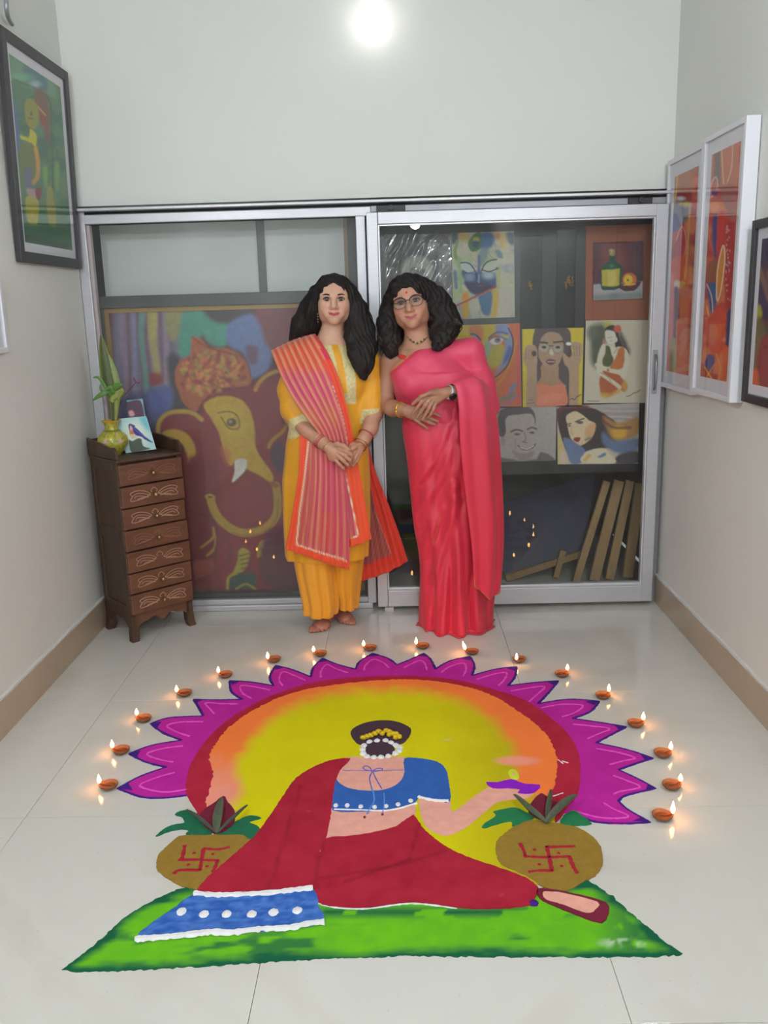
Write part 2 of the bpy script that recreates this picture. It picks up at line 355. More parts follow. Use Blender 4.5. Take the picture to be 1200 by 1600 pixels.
class Paint:
    """the picture plane is a grid of points; shapes are drawn in the tracing's units: p(x,y) -> ((x-ox)/s...)"""
    def __init__(s, P, base, seed=0, ox=0, oy=0, sc=1.0):
        s.P = P; v = P.reshape(-1, 3)-_O; z = v@_F
        s.X = (600+CF*(v@_R)/z).reshape(P.shape[:2]); s.Y = (800-CF*(v@_U)/z).reshape(P.shape[:2])
        s.C = np.zeros(P.shape); s.C[:] = C8(*base); s.o = (ox, oy, sc); s.seed = seed
        s.wx = (fbm(s.X, s.Y, 5.0, seed+40)-0.5)*1.6; s.wy = (fbm(s.X, s.Y, 5.0, seed+50)-0.5)*1.6
    def frame(s, ox, oy, sc): s.o = (ox, oy, sc); return s
    def _t(s, pts): ox, oy, sc = s.o; return [(ox+x/sc, oy+y/sc) for x, y in pts]
    def _mix(s, a, c):
        c = np.array(C8(*c)) if not isinstance(c, np.ndarray) else c; s.C += (c-s.C)*a[..., None]
    def poly(s, pts, c, soft=0.7, a=1.0, warp=1.0, smooth=True):
        pts = s._t(pts); pts = crs(pts, 4, True) if smooth and len(pts) > 3 else pts
        d = _sd_poly(s.X+s.wx*warp, s.Y+s.wy*warp, pts); s._mix(np.clip(0.5-d/(2*soft), 0, 1)*a, c); return s
    def line(s, pts, wd, c, soft=0.5, a=1.0, smooth=True):
        pts = s._t(pts); pts = crs(pts, 4) if smooth and len(pts) > 2 else pts
        wd = wd/s.o[2]
        d = _d_line(s.X+s.wx*.4, s.Y+s.wy*.4, pts)-wd/2; s._mix(np.clip(0.5-d/(2*soft), 0, 1)*a, c); return s
    def ell(s, x, y, rx, ry, c, soft=0.7, a=1.0, rot=0.0):
        (x, y), = s._t([(x, y)]); rx /= s.o[2]; ry /= s.o[2]
        dx, dy = s.X-x, s.Y-y; cr, sr = math.cos(rot), math.sin(rot); u = (dx*cr+dy*sr)/rx; v = (-dx*sr+dy*cr)/ry
        d = (np.hypot(u, v)-1)*min(rx, ry); s._mix(np.clip(0.5-d/(2*soft), 0, 1)*a, c); return s
    def grain(s, amt, size=2.0, ax=1.0, ay=1.0):
        n = fbm(s.X*ax, s.Y*ay, size, s.seed+9); s.C *= (1+amt*(n-0.5)*2)[..., None]; return s
    def patches(s, cols, size=12, a=1.0, ax=1.0, ay=1.0, seed=0):
        for k, c in enumerate(cols):
            n = fbm(s.X*ax, s.Y*ay, size, s.seed+seed+11*k); s._mix(np.clip((n-0.54)*9, 0, 1)*a, c)
        return s
    def build(s, name, m, parent=None, **k):
        me = grid_mesh(s.P); set_vcol(me, np.clip(s.C.reshape(-1, 3), 0, 1)); return link(name, me, m, parent, **k)
def quad_grid(c, nu, nv):
    """c: top-left, top-right, bottom-right, bottom-left world corners"""
    tl, tr, br, bl = [np.array(x, float) for x in c]
    u = np.linspace(0, 1, nu)[None, :, None]; v = np.linspace(0, 1, nv)[:, None, None]
    return tl*(1-u)*(1-v)+tr*u*(1-v)+br*u*v+bl*(1-u)*v
paper_m = mat('paint_on_paper', vcol=True, rough=0.7)
canvas_m = mat('paint_on_canvas', vcol=True, rough=0.55)
def slab_behind(name, c, th, m, parent, nrm=(0, 1, 0), off=0.0005):
    """a board of thickness th behind a picture plane"""
    n = np.array(nrm, float); a = [np.array(x)+n*off for x in c]; b = [x+n*th for x in a]
    return link(name, pyd(a+b, [(3, 2, 1, 0), (4, 5, 6, 7), (0, 1, 5, 4), (1, 2, 6, 5), (2, 3, 7, 6), (3, 0, 4, 7)]), m, parent)

# ---------------------------------------------------------------- big painting of the elephant-headed god behind the fixed pane
YG = 0.16
gp = thing('painting', 'huge painting of an elephant-headed deity in reds and yellows behind the glass', 'painting', tuple(PY(340, 930, YG)))
gc = [PY(184, 489, YG), PY(548, 478, YG), PY(548, 931, YG), PY(200, 931, YG)]
x0 = (gc[0][0]+gc[3][0])/2; gc[0][0] = gc[3][0] = x0; x1 = gc[1][0]; gc[2][0] = x1
gz1, gz0 = gc[0][2], max(0.03, gc[2][2]); gc[1][2] = gz1; gc[2][2] = gc[3][2] = gz0
p = Paint(quad_grid(gc, 240, 310), (96, 30, 36), 3)
p.frame(120, 320, 3.3333)
p.poly([(190, 530), (560, 530), (620, 700), (600, 1000), (430, 1200), (190, 1250)], (120, 112, 138), 6, smooth=False)
for i, (x, c, wd) in enumerate([(235, (150, 120, 150), 26), (262, (122, 70, 84), 14), (290, (138, 132, 176), 24), (318, (120, 74, 92), 12), (345, (96, 150, 140), 30), (372, (130, 66, 82), 14), (398, (176, 160, 92), 40), (430, (122, 80, 104), 20), (455, (150, 132, 150), 26), (485, (110, 92, 122), 22)]):
    p.line([(x, 520), (x+12*math.sin(i), 700), (x+18+8*math.cos(i*2), 900), (x+10, 1100)], wd, c, 2.5, 0.85)
p.poly([(370, 545), (415, 545), (410, 720), (380, 690)], (176, 160, 90), 3)
p.poly([(465, 540), (570, 530), (560, 640), (500, 710), (465, 650)], (150, 142, 96), 4)
p.poly([(560, 540), (640, 530), (690, 600), (640, 700), (590, 790), (535, 780), (530, 700)], (70, 150, 132), 4)
p.poly([(620, 560), (780, 600), (790, 700), (760, 740), (690, 720), (640, 640)], (74, 152, 134), 4)
p.poly([(660, 520), (900, 520), (900, 590), (800, 620), (700, 600)], (74, 66, 72), 4)
p.poly([(790, 620), (940, 570), (1010, 700), (1000, 850), (900, 900), (870, 780), (790, 730)], (108, 124, 178), 4)
p.poly([(880, 740), (940, 740), (940, 820), (900, 830)], (110, 82, 112), 4)
p.poly([(940, 540), (1200, 510), (1250, 760), (1020, 760), (960, 640)], (128, 56, 66), 5)
p.poly([(240, 1000), (500, 980), (520, 1120), (380, 1200), (200, 1160)], (78, 82, 132), 6)
p.poly([(380, 880), (440, 880), (440, 940), (390, 940)], (140, 54, 60), 4)
p.poly([(470, 800), (540, 800), (560, 1000), (600, 1080), (500, 1100), (440, 1200), (400, 1150), (490, 1050)], (58, 52, 64), 4)
p.poly([(380, 960), (490, 950), (490, 1060), (400, 1080)], (84, 92, 158), 4)
p.poly([(600, 690), (650, 700), (690, 740), (790, 750), (870, 800), (905, 880), (895, 940), (800, 950), (720, 960), (650, 1030), (620, 1075), (560, 1040), (525, 960), (510, 880), (540, 810), (590, 780)], (176, 90, 56), 1.5)
rs = np.random.RandomState(5)
for k in range(150):
    a = rs.rand()*6.28; r = math.sqrt(rs.rand()); x = 705+175*r*math.cos(a); y = 880+115*r*math.sin(a)
    if x < 640 and y < 780: continue
    p.ell(x, y, 11+8*rs.rand(), 7+5*rs.rand(), [(196, 160, 72), (150, 52, 48), (200, 120, 64), (126, 40, 44), (150, 140, 60), (214, 138, 70)][rs.randint(6)], 1.2, 0.75, rs.rand()*3)
p.line([(600, 690), (690, 745), (870, 800), (905, 890)], 9, (110, 40, 40), 1.5, .7)
p.frame(120, 600, 3.3333)
p.poly([(690, 60), (900, 10), (1200, -60), (1300, 300), (1300, 1150), (560, 1150), (560, 330), (640, 180)], (136, 34, 42), 3)
p.poly([(415, 250), (440, 170), (500, 138), (580, 140), (640, 175), (700, 300), (700, 500), (560, 560), (600, 400), (560, 310), (480, 250)], (134, 30, 38), 2)
p.line([(425, 290), (425, 215), (455, 165), (520, 143), (600, 150), (650, 185)], 22, (190, 150, 48), 1.5)
p.poly([(450, 250), (500, 235), (560, 250), (605, 300), (620, 370), (610, 460), (585, 450), (575, 370), (545, 310), (490, 275), (440, 290)], (196, 150, 44), 1.8)
p.poly([(560, 430), (700, 380), (760, 600), (700, 700), (720, 900), (560, 1150), (540, 900)], (124, 26, 34), 4)
p.poly([(660, 110), (720, 70), (790, 62), (860, 85), (905, 145), (925, 230), (935, 340), (1000, 440), (1025, 490), (1008, 510), (950, 475), (880, 440), (830, 405), (795, 425), (765, 350), (742, 260), (700, 180)], (200, 160, 42), 1.6)
p.poly([(730, 150), (800, 110), (860, 150), (880, 250), (820, 330), (770, 250)], (206, 172, 50), 6, 0.6)
p.poly([(745, 335), (790, 340), (800, 400), (780, 420)], (196, 96, 46), 4, .7)
p.line([(735, 152), (790, 143), (835, 165), (848, 215), (832, 235), (790, 228), (752, 172)], 7, (130, 84, 40), .8)
p.ell(806, 200, 26, 22, (96, 80, 50), 1.2); p.ell(800, 196, 10, 10, (150, 140, 96), 1)
p.poly([(826, 398), (882, 394), (878, 448), (845, 485), (808, 512), (822, 455)], (222, 216, 210), .9)
p.line([(1038, 530), (1046, 600), (1040, 680), (990, 745), (900, 775), (820, 762), (750, 710), (712, 650), (695, 592)], 42, (184, 142, 40), 1.4)
p.line([(1050, 600), (1042, 690), (990, 762), (900, 790), (810, 775)], 8, (140, 90, 36), 1.4, .7)
p.ell(694, 588, 26, 11, (196, 160, 70), 1.0, 1, .1); p.ell(694, 589, 14, 6, (110, 60, 36), 1.0)
p.line([(1040, 530), (1020, 520)], 26, (150, 90, 60), 1.5)
p.line([(930, 30), (960, -20), (1020, -60), (1080, -70)], 20, (190, 132, 50), 1.6)
p.line([(1000, 330), (1020, 290), (1070, 250), (1100, 200)], 18, (184, 130, 48), 1.6)
p.poly([(1010, 340), (1060, 290), (1090, 420), (1050, 460), (1015, 400)], (78, 40, 66), 3)
p.line([(712, 750), (710, 800), (650, 850)], 13, (180, 134, 40), 1.2); p.line([(722, 790), (720, 850), (680, 892)], 13, (180, 134, 40), 1.2)
p.line([(620, 680), (680, 690), (730, 760), (720, 900)], 9, (90, 22, 32), 2)
p.line([(700, 920), (700, 975), (620, 1010)], 10, (150, 80, 60), 2); p.poly([(610, 930), (700, 915), (700, 970), (620, 1000)], (158, 62, 52), 2.5)
p.poly([(845, 870), (870, 855), (900, 880), (890, 940), (860, 980), (815, 985), (835, 930)], (172, 158, 44), 1.4)
for k in range(5): p.line([(850+4*k, 895+22*k), (905, 880+24*k)], 9, (110, 60, 40), 1.0, .8)
p.poly([(950, 830), (985, 815), (1025, 900), (1000, 935), (965, 900), (940, 900)], (184, 164, 44), 1.4)
for k in range(4): p.line([(955+14*k, 850+12*k), (985+10*k, 905+6*k)], 7, (120, 70, 36), 1.0, .8)
p.poly([(800, 1000), (850, 985), (925, 990), (930, 1050), (870, 1068), (795, 1065)], (52, 78, 70), 2)
p.line([(785, 1080), (790, 1010), (830, 985)], 14, (184, 156, 44), 1.4); p.line([(830, 1068), (880, 1042), (930, 1068)], 11, (170, 150, 50), 1.4)
p.poly([(1000, 760), (1200, 800), (1200, 1080), (1010, 1060), (950, 960)], (96, 34, 52), 5)
p.line([(750, 780), (800, 850), (790, 930)], 12, (100, 24, 34), 3, .7)
p.poly([(560, 1075), (1300, 1065), (1300, 1150), (560, 1150)], (66, 46, 46), 2, smooth=False)
p.grain(0.16, 3).grain(.1, 9)
p.C = p.C*0.93
p.build('canvas', canvas_m, gp)
slab_behind('stretcher', [gc[0], gc[1], gc[2], gc[3]], 0.03, mat('raw_canvas', C8(150, 140, 120), .9), gp)
gold = mat('aged_gold_wood', C8(158, 122, 62), .5)
bm = bmesh.new(); gw = 0.021
add_box(bm, (x0-gw/2, YG+.005, (gz0+gz1)/2), (gw, .03, gz1-gz0)); add_box(bm, ((x0+x1)/2-.0, YG+.005, gz1+gw/2), (x1-x0+2*gw, .03, gw)); add_box(bm, (x1+gw/2, YG+.005, (gz0+gz1)/2), (gw, .03, gz1-gz0))
link('inner_frame', bm_mesh(bm), gold, gp)
blk = mat('frame_charcoal', C8(62, 62, 66), .45)
bm = bmesh.new(); fw = 0.058; ux0, ux1, uz = x0-gw, x1+gw, gz1+gw
add_box(bm, (ux0-fw/2, YG, (gz0+uz)/2), (fw, .05, uz-gz0), bevel=.003); add_box(bm, ((ux0+ux1)/2, YG, uz+fw/2), (ux1-ux0+2*fw, .05, fw), bevel=.003); add_box(bm, (ux1+fw/2, YG, (gz0+uz)/2), (fw, .05, uz-gz0), bevel=.003)
add_box(bm, ((ux0+ux1)/2, YG, gz0-.014), (ux1-ux0+2*fw, .05, .028), bevel=.003)
link('outer_frame', bm_mesh(bm), blk, gp)
# pale board behind, split by a dark upright
YB = 0.24
t = thing('white_board', 'greyish white boarding with dark uprights above the deity painting', 'board', tuple(PY(340, 470, YB)))
pw = mat('board_white', C8(206, 208, 208), .6, noise=.04, nscale=2)
zb0, zb1 = 1.0, 1.98
xa = PY(403, 400, YB)[0]; xb = PY(415, 400, YB)[0]; xc = PY(538, 400, YB)[0]
box('panel', (0.02, YB, zb0), (xa, YB+.012, zb1), pw, t); box('panel', (xb, YB, zb0), (xc, YB+.012, zb1), pw, t)
box('upright', (xa, YB-.014, 0), (xb, YB+.02, zb1), blk, t); box('edge_strip', (xc, YB-.004, 0), (xc+.018, YB+.014, zb1), mat('tan_strip', C8(150, 118, 96), .6), t)
box('upright', (xc+.018, YB-.01, 0), (xc+.15, YB+.02, zb1), mat('upright_dark', C8(58, 54, 58), .5), t)
# ---------------------------------------------------------------- black board with the smaller artworks behind the sliding sash
YK = 0.17
bd = thing('display_board', 'tall black board behind the sliding door, carrying the small artworks', 'board', (1.95, YK, 0))
kx0, kx1 = PY(590, 500, YK)[0], PY(1040, 500, YK)[0]
kz0 = 0.62
box('panel', (kx0, YK, kz0), (kx1, YK+.02, 1.99), mat('board_black', C8(30, 29, 33), .35, noise=.2, nscale=4), bd)
for (a, b_, c) in ((813, 846, 0), (868, 898, 1)):     # darker glossy uprights between the papers
    X0, X1 = PY(a, 480, YK)[0], PY(b_, 480, YK)[0]
    box('upright', (X0, YK-.003, 1.345), (X1, YK, 1.80 if c else 1.77), mat('upright_gloss', C8(26, 26, 30), .15), bd, bevel=.002)
ochre = mat('ochre_script', C8(170, 120, 50), .6)
def marks(x0, x1, y0, y1, n, seed):
    rr = np.random.RandomState(seed); V = []; Fc = []
    for k in range(n):
        px = x0+(x1-x0)*rr.rand(); py = y0+(y1-y0)*rr.rand()
        q = [PY(px, py, YK-.0045), PY(px+3, py-2, YK-.0045), PY(px+1, py+3, YK-.0045), PY(px+3.5, py+5, YK-.0045)]
        tube_geo(q, .0016, 5, V, Fc)
    return pyd(V, Fc)
link('lettering', marks(825, 832, 440, 451, 5, 1), ochre, bd); link('lettering', marks(880, 895, 432, 451, 12, 2), ochre, bd)
def art(name, label, corners, base, nu, nv, y=None, cat='painting', th=.002, group='artworks pinned to the black board'):
    y = YK-.006 if y is None else y
    c = [PY(*q, y) for q in corners]
    t = thing(name, label, cat, tuple((c[2]+c[3])/2), group)
    slab_behind('sheet', c, th, mat('sheet_white', C8(200, 196, 186), .8), t)
    return t, Paint(quad_grid(c, nu, nv), base, len(label)), c
# plastic-wrapped grey picture behind the second woman
t, p, c = art('wrapped_picture', 'grey picture in crinkled clear plastic, high behind the dark-haired person in the red sari', [(601, 366), (704, 366), (707, 560), (606, 560)], (80, 76, 82), 70, 120)
p.frame(580, 330, 7.5); p.ell(540, 690, 190, 170, (150, 146, 140), 2.5); p.ell(540, 850, 150, 200, (96, 90, 92), 2); p.grain(.15, 6); p.build('print', paper_m, t)
P = quad_grid([q+np.array((0, -.006, 0)) for q in c], 90, 150)
U, Vv = np.meshgrid(np.arange(90), np.arange(150)); hgt = np.abs(vnoise(U*1.0+Vv*.55, Vv*.35-U*.25, 14, 3)-.5)*0.035+np.abs(vnoise(U+Vv*.9, Vv*.3, 7, 8)-.5)*.010
P[..., 1] -= hgt
plast = glass_mat('clear_plastic', (.97, .97, .97), .03, 2.4, 0.09); link('plastic_wrap', grid_mesh(P[:, ::-1]), plast, t, smooth=True)
# blue flute player
t, p, c = art('watercolour_painting', 'blue face with closed eyes and a flute, painted sheet at the top row', [(705.5, 364), (803, 361), (804.5, 495.5), (708, 499)], (178, 170, 150), 110, 145)
p.frame(700, 340, 10)
p.patches([(150, 170, 110), (120, 140, 160), (196, 186, 160)], 14, .6)
p.poly([(60, 230), (160, 240), (150, 380), (60, 400)], (70, 80, 84), 2); p.poly([(160, 240), (330, 250), (300, 380), (200, 360)], (190, 160, 90), 3); p.line([(150, 380), (110, 520), (130, 640)], 50, (110, 140, 84), 1.5)
p.poly([(520, 250), (720, 250), (700, 420), (640, 480), (560, 520), (500, 460)], (66, 100, 140), 2.5); p.poly([(500, 500), (640, 480), (600, 650), (520, 760), (470, 700)], (120, 138, 140), 3)
p.poly([(720, 240), (900, 230), (900, 450), (830, 470), (780, 350)], (190, 160, 84), 3); p.ell(780, 290, 40, 50, (186, 110, 62), 2)
p.poly([(910, 240), (1030, 240), (1030, 420), (950, 400)], (84, 100, 110), 2.5)
p.poly([(440, 240), (520, 240), (520, 440), (470, 510), (370, 530), (315, 440), (340, 340)], (62, 104, 62), 1); p.ell(440, 340, 50, 40, (160, 150, 60), 1.5); p.ell(430, 415, 55, 55, (46, 66, 92), 1.5)
p.poly([(740, 520), (820, 520), (860, 630), (780, 620)], (92, 120, 140), 1.5); p.line([(170, 640), (190, 900), (200, 1150)], 60, (134, 160, 110), 2, .8); p.line([(110, 850), (130, 1100)], 50, (84, 108, 130), 2)
p.poly([(210, 830), (430, 860), (480, 760), (530, 860), (730, 860), (760, 1000), (740, 1100), (520, 1180), (400, 1200), (290, 1060)], (66, 82, 122), 1.8)
p.poly([(260, 1000), (560, 1020), (720, 1090), (480, 1200), (340, 1150)], (52, 54, 84), 2); p.ell(340, 930, 70, 60, (120, 138, 170), 3); p.ell(630, 900, 90, 60, (160, 172, 188), 3); p.line([(486, 600), (482, 1000)], 36, (84, 98, 140), 1.5); p.line([(482, 900), (482, 1010)], 22, (130, 150, 180), 1)
p.poly([(200, 710), (320, 700), (400, 760), (430, 850), (330, 865), (240, 820)], (176, 182, 180), 1); p.poly([(540, 800), (600, 720), (700, 670), (790, 680), (730, 810), (640, 845), (550, 830)], (182, 182, 168), 1)
p.line([(195, 710), (280, 700), (360, 740), (430, 850), (450, 960)], 20, (40, 48, 84), .5); p.line([(520, 850), (560, 750), (640, 680), (760, 655)], 20, (40, 48, 80), .5); p.line([(230, 825), (320, 865), (430, 840)], 14, (40, 44, 70), .4); p.line([(530, 815), (640, 845), (730, 815), (790, 785)], 18, (40, 36, 52), .4); p.ell(775, 795, 28, 22, (36, 30, 36), .6)
p.line([(800, 800), (790, 1000), (800, 1100)], 50, (156, 164, 84), 1.8, .8); p.line([(350, 560), (380, 630), (470, 720)], 8, (120, 120, 110), .4, .7); p.line([(640, 560), (680, 620), (730, 650)], 10, (120, 126, 110), .5, .7)
p.poly([(480, 1200), (680, 1150), (690, 1350), (650, 1510), (590, 1530), (530, 1480), (480, 1280)], (74, 108, 142), 1.6); p.poly([(690, 1110), (760, 1110), (800, 1250), (780, 1450), (740, 1560), (690, 1550), (700, 1350)], (188, 156, 66), 1.2); p.poly([(230, 1200), (320, 1170), (330, 1350), (320, 1550), (230, 1560), (210, 1400)], (192, 150, 62), 1.2); p.ell(270, 1230, 40, 50, (198, 122, 60), 2)
p.line([(110, 1390), (300, 1300), (500, 1200), (740, 1085)], 30, (150, 64, 52), .6); p.line([(130, 1392), (700, 1115)], 6, (206, 130, 110), .4); p.ell(520, 1060, 60, 26, (92, 60, 84), 1.2)
p.poly([(830, 1120), (1000, 1110), (1000, 1540), (820, 1550)], (176, 168, 156), 3); p.grain(.08, 3); p.build('painted_face', paper_m, t)
# coloured half face
t, p, c = art('acrylic_painting', 'half-hidden painted face with blue and yellow cheek and orange hair, beside the red sari', [(700, 509), (812, 505), (815, 635), (700, 637)], (196, 100, 62), 120, 140)
p.frame(720, 500, 11.43)
p.poly([(-200, 80), (640, 80), (660, 240), (500, 330), (470, 700), (500, 900), (560, 1080), (-200, 1000)], (190, 168, 66), 1.5)
p.poly([(150, 110), (360, 100), (400, 300), (340, 420), (200, 300)], (196, 120, 76), 3); p.poly([(640, 80), (840, 90), (900, 260), (920, 400), (900, 620), (830, 800), (700, 900), (620, 960), (700, 760), (780, 500), (780, 380), (640, 240)], (126, 140, 176), 1.8); p.poly([(850, 480), (920, 500), (880, 680), (800, 760), (740, 760), (800, 600)], (84, 94, 158), 2.5)
p.poly([(520, 440), (760, 440), (760, 640), (700, 800), (560, 860), (470, 760), (470, 560)], (178, 164, 64), 3); p.poly([(460, 360), (560, 440), (500, 640), (440, 720), (430, 480)], (150, 162, 140), 2.5); p.poly([(740, 260), (850, 270), (840, 320), (760, 310)], (190, 170, 66), 2)
p.poly([(510, 370), (560, 330), (640, 300), (720, 320), (760, 350), (700, 420), (600, 440), (540, 410)], (200, 196, 196), .8); p.ell(660, 360, 58, 52, (140, 110, 122), .8); p.ell(665, 355, 20, 20, (60, 50, 66), .6)
p.line([(505, 320), (600, 240), (720, 215), (830, 250)], 30, (92, 92, 124), .8); p.line([(500, 370), (600, 305), (720, 310), (830, 345)], 12, (70, 60, 84), .5)
p.line([(180, 250), (270, 270), (350, 350)], 30, (74, 74, 112), .8); p.line([(230, 280), (340, 390)], 26, (130, 150, 180), .8)
p.line([(430, 640), (460, 700), (440, 730)], 14, (60, 60, 70), .6); p.poly([(440, 850), (500, 890), (550, 895), (510, 920), (440, 900)], (150, 56, 56), .6)
p.poly([(920, 90), (1050, 80), (1080, 1540), (560, 1540), (540, 1150), (560, 1090), (740, 960), (860, 800), (930, 620), (950, 400)], (200, 104, 62), 1)
for k in range(9): p.line([(940+8*k, 520-20*k), (900-10*k, 760+20*k), (760-30*k, 950+50*k), (560, 1080+50*k)], 22, [(212, 156, 60), (190, 76, 52), (206, 124, 60), (176, 60, 52)][k % 4], 1.2, .8)
p.line([(850, 150), (915, 280), (935, 420), (915, 600), (830, 810), (720, 940), (540, 1090)], 26, (56, 52, 72), .8)
p.poly([(880, 1200), (1000, 1100), (980, 1200), (920, 1330), (870, 1330)], (126, 128, 158), 1.5); p.poly([(700, 1400), (850, 1330), (1000, 1300), (900, 1400), (720, 1460)], (130, 120, 110), 1.5); p.line([(700, 1540), (850, 1480), (1000, 1350)], 40, (150, 110, 150), 1.5); p.poly([(1000, 80), (1060, 80), (1060, 1540), (1020, 1540)], (198, 92, 84), 2); p.grain(.1, 3); p.build('painted_face', paper_m, t)
# woman in round glasses
t, p, c = art('portrait', 'portrait of a woman lifting round glasses on a yellow ground', [(816, 514.5), (912, 512), (909, 635), (817, 636)], (206, 184, 56), 110, 135)
p.frame(810, 500, 5.714)
p.poly([(160, 60), (300, 60), (440, 75), (470, 180), (470, 420), (450, 780), (150, 780), (150, 420), (125, 240)], (92, 78, 80), .8)
p.poly([(210, 400), (350, 400), (360, 520), (420, 600), (150, 600), (200, 520)], (168, 132, 106), .8)
p.poly([(190, 200), (230, 130), (300, 105), (370, 130), (400, 200), (400, 300), (350, 410), (300, 445), (240, 420), (180, 320)], (172, 140, 118), .8)
p.poly([(160, 590), (230, 570), (290, 590), (360, 570), (420, 600), (420, 770), (160, 775)], (212, 124, 96), .8); p.poly([(180, 690), (400, 650), (380, 700), (200, 760)], (224, 142, 118), 3, .6)
for x in (228, 352): p.ell(x, 252, 50, 46, (150, 130, 118), .6); p.ell(x, 252, 42, 38, (172, 158, 144), .6); p.ell(x, 243, 22, 13, (74, 62, 66), .6)
p.line([(275, 230), (305, 230)], 8, (60, 50, 50), .4); p.line([(190, 198), (260, 205)], 14, (70, 56, 56), .6); p.line([(315, 200), (400, 190)], 14, (70, 56, 56), .6)
p.poly([(275, 290), (295, 260), (315, 300), (295, 320)], (206, 190, 176), 1.2); p.poly([(245, 370), (290, 345), (335, 370), (290, 405)], (112, 66, 66), .7); p.line([(262, 372), (320, 372)], 8, (200, 180, 170), .4)
p.poly([(60, 250), (120, 220), (165, 260), (165, 440), (155, 780), (70, 780), (75, 450), (45, 370)], (176, 146, 120), .8); p.poly([(400, 290), (440, 330), (480, 350), (560, 330), (570, 230), (520, 195), (460, 210), (490, 280), (440, 340)], (176, 148, 122), .8); p.poly([(400, 300), (470, 350), (560, 340), (540, 450), (530, 780), (455, 780), (455, 470), (410, 390)], (176, 146, 120), .8)
for k in range(4): p.line([(70+24*k, 250+6*k), (64+22*k, 350)], 5, (122, 92, 78), .5, .7); p.line([(460+28*k, 215+6*k), (480+22*k, 320)], 5, (122, 92, 78), .5, .7)
p.ell(140, 300, 22, 26, (84, 66, 62), 1); p.ell(455, 290, 20, 40, (84, 66, 62), 1); p.ell(448, 212, 22, 14, (236, 232, 226), .8)
p.line([(455, 715), (480, 700), (500, 712), (530, 680), (560, 665)], 7, (64, 54, 50), .4); p.line([(80, 715), (130, 712)], 5, (90, 76, 66), .4); p.line([(75, 745), (140, 740)], 5, (90, 76, 66), .4); p.grain(.1, 2.5); p.build('painted_face', paper_m, t)
# woman with a flower in her hair
t, p, c = art('watercolour_painting', 'pale sheet with a woman in an orange dress, a red flower in her dark hair', [(915.5, 501), (1013, 499), (1008, 629.5), (912.5, 630)], (202, 192, 172), 110, 145)
p.frame(810, 500, 5.714)
p.poly([(640, 60), (780, 40), (780, 200), (740, 300), (700, 420), (650, 380), (640, 200)], (92, 94, 82), 5); p.ell(660, 120, 50, 60, (110, 112, 100), 4, .8); p.ell(800, 40, 40, 26, (176, 170, 74), 3)
p.poly([(900, 90), (960, 180), (1000, 290), (960, 300), (900, 240)], (96, 86, 84), 3.5)
p.poly([(770, 100), (790, 60), (840, 45), (885, 80), (900, 150), (920, 240), (870, 250), (850, 160), (800, 90)], (62, 50, 50), 1)
p.ell(885, 78, 34, 34, (206, 92, 78), 1.4); p.poly([(775, 110), (800, 92), (850, 100), (875, 150), (880, 190), (820, 215), (785, 180)], (214, 206, 190), .8); p.ell(762, 195, 12, 26, (188, 120, 110), 1)
p.line([(800, 160), (840, 150)], 4, (130, 116, 106), .4); p.line([(818, 188), (832, 184)], 4, (160, 90, 84), .4)
p.poly([(740, 230), (800, 220), (860, 250), (900, 240), (970, 270), (990, 380), (960, 500), (920, 520), (880, 480), (720, 480), (700, 390)], (210, 202, 180), 1)
p.poly([(780, 230), (815, 240), (830, 300), (850, 350), (830, 410), (760, 410), (750, 350), (775, 300)], (88, 92, 60), 1.2); p.poly([(895, 260), (945, 250), (940, 400), (910, 440), (850, 440), (820, 420), (870, 330)], (190, 110, 58), 1.2); p.line([(850, 300), (865, 280), (880, 255)], 4, (110, 90, 70), .4)
p.poly([(790, 430), (880, 470), (940, 540), (970, 600), (940, 640), (900, 610), (870, 650), (800, 690), (740, 670), (722, 580), (730, 500)], (176, 92, 52), 1.5); p.poly([(740, 650), (830, 660), (900, 610), (900, 650), (760, 700)], (206, 160, 70), 3); p.ell(950, 590, 24, 46, (200, 150, 66), 2)
p.line([(700, 400), (780, 440), (900, 470)], 34, (212, 202, 180), 1); p.line([(735, 480), (830, 545), (905, 600)], 32, (212, 202, 180), 1); p.line([(730, 470), (800, 510), (830, 560)], 4, (130, 90, 60), .4); p.ell(800, 448, 12, 14, (170, 110, 80), 1)
p.line([(965, 685), (1000, 672), (1030, 650), (1050, 650), (1085, 625)], 7, (96, 84, 76), .4); p.line([(615, 720), (660, 725), (720, 725)], 6, (96, 84, 76), .4); p.grain(.04, 3); p.build('painted_figure', paper_m, t)
# still life on brown card
t, p, c = art('still_life_painting', 'small still life of a green bottle and an apple on brown card', [(915.5, 353), (1018.5, 350), (1013.5, 500), (914.5, 500.5)], (150, 88, 66), 60, 90)
p.frame(910, 350, 10.67); p.grain(.04, 20)
p.poly([(180, 310), (1025, 285), (1010, 1250), (170, 1285)], (76, 36, 38), 1, smooth=False); p.build('brown_card', paper_m, t)
cc = [PY(910+x/10.67, 350+y/10.67, YK-.009) for x, y in [(190, 335), (1018, 300), (1000, 1240), (180, 1275)]]
p = Paint(quad_grid(cc, 95, 110), (92, 58, 68), 21); p.frame(910, 350, 10.67)
p.patches([(112, 66, 78), (76, 50, 62)], 12, .7, 1, .35); p.poly([(600, 330), (850, 320), (820, 760), (700, 760), (620, 560)], (98, 56, 66), 6); p.poly([(380, 360), (660, 350), (680, 700), (320, 700)], (138, 76, 74), 7, .7)
p.poly([(170, 1005), (600, 990), (1010, 950), (1010, 1250), (170, 1290)], (172, 164, 172), 1, smooth=False); p.poly([(180, 1180), (1000, 1120), (1000, 1250), (180, 1290)], (132, 138, 136), 3, smooth=False); p.ell(530, 1200, 50, 30, (110, 120, 130), 4)
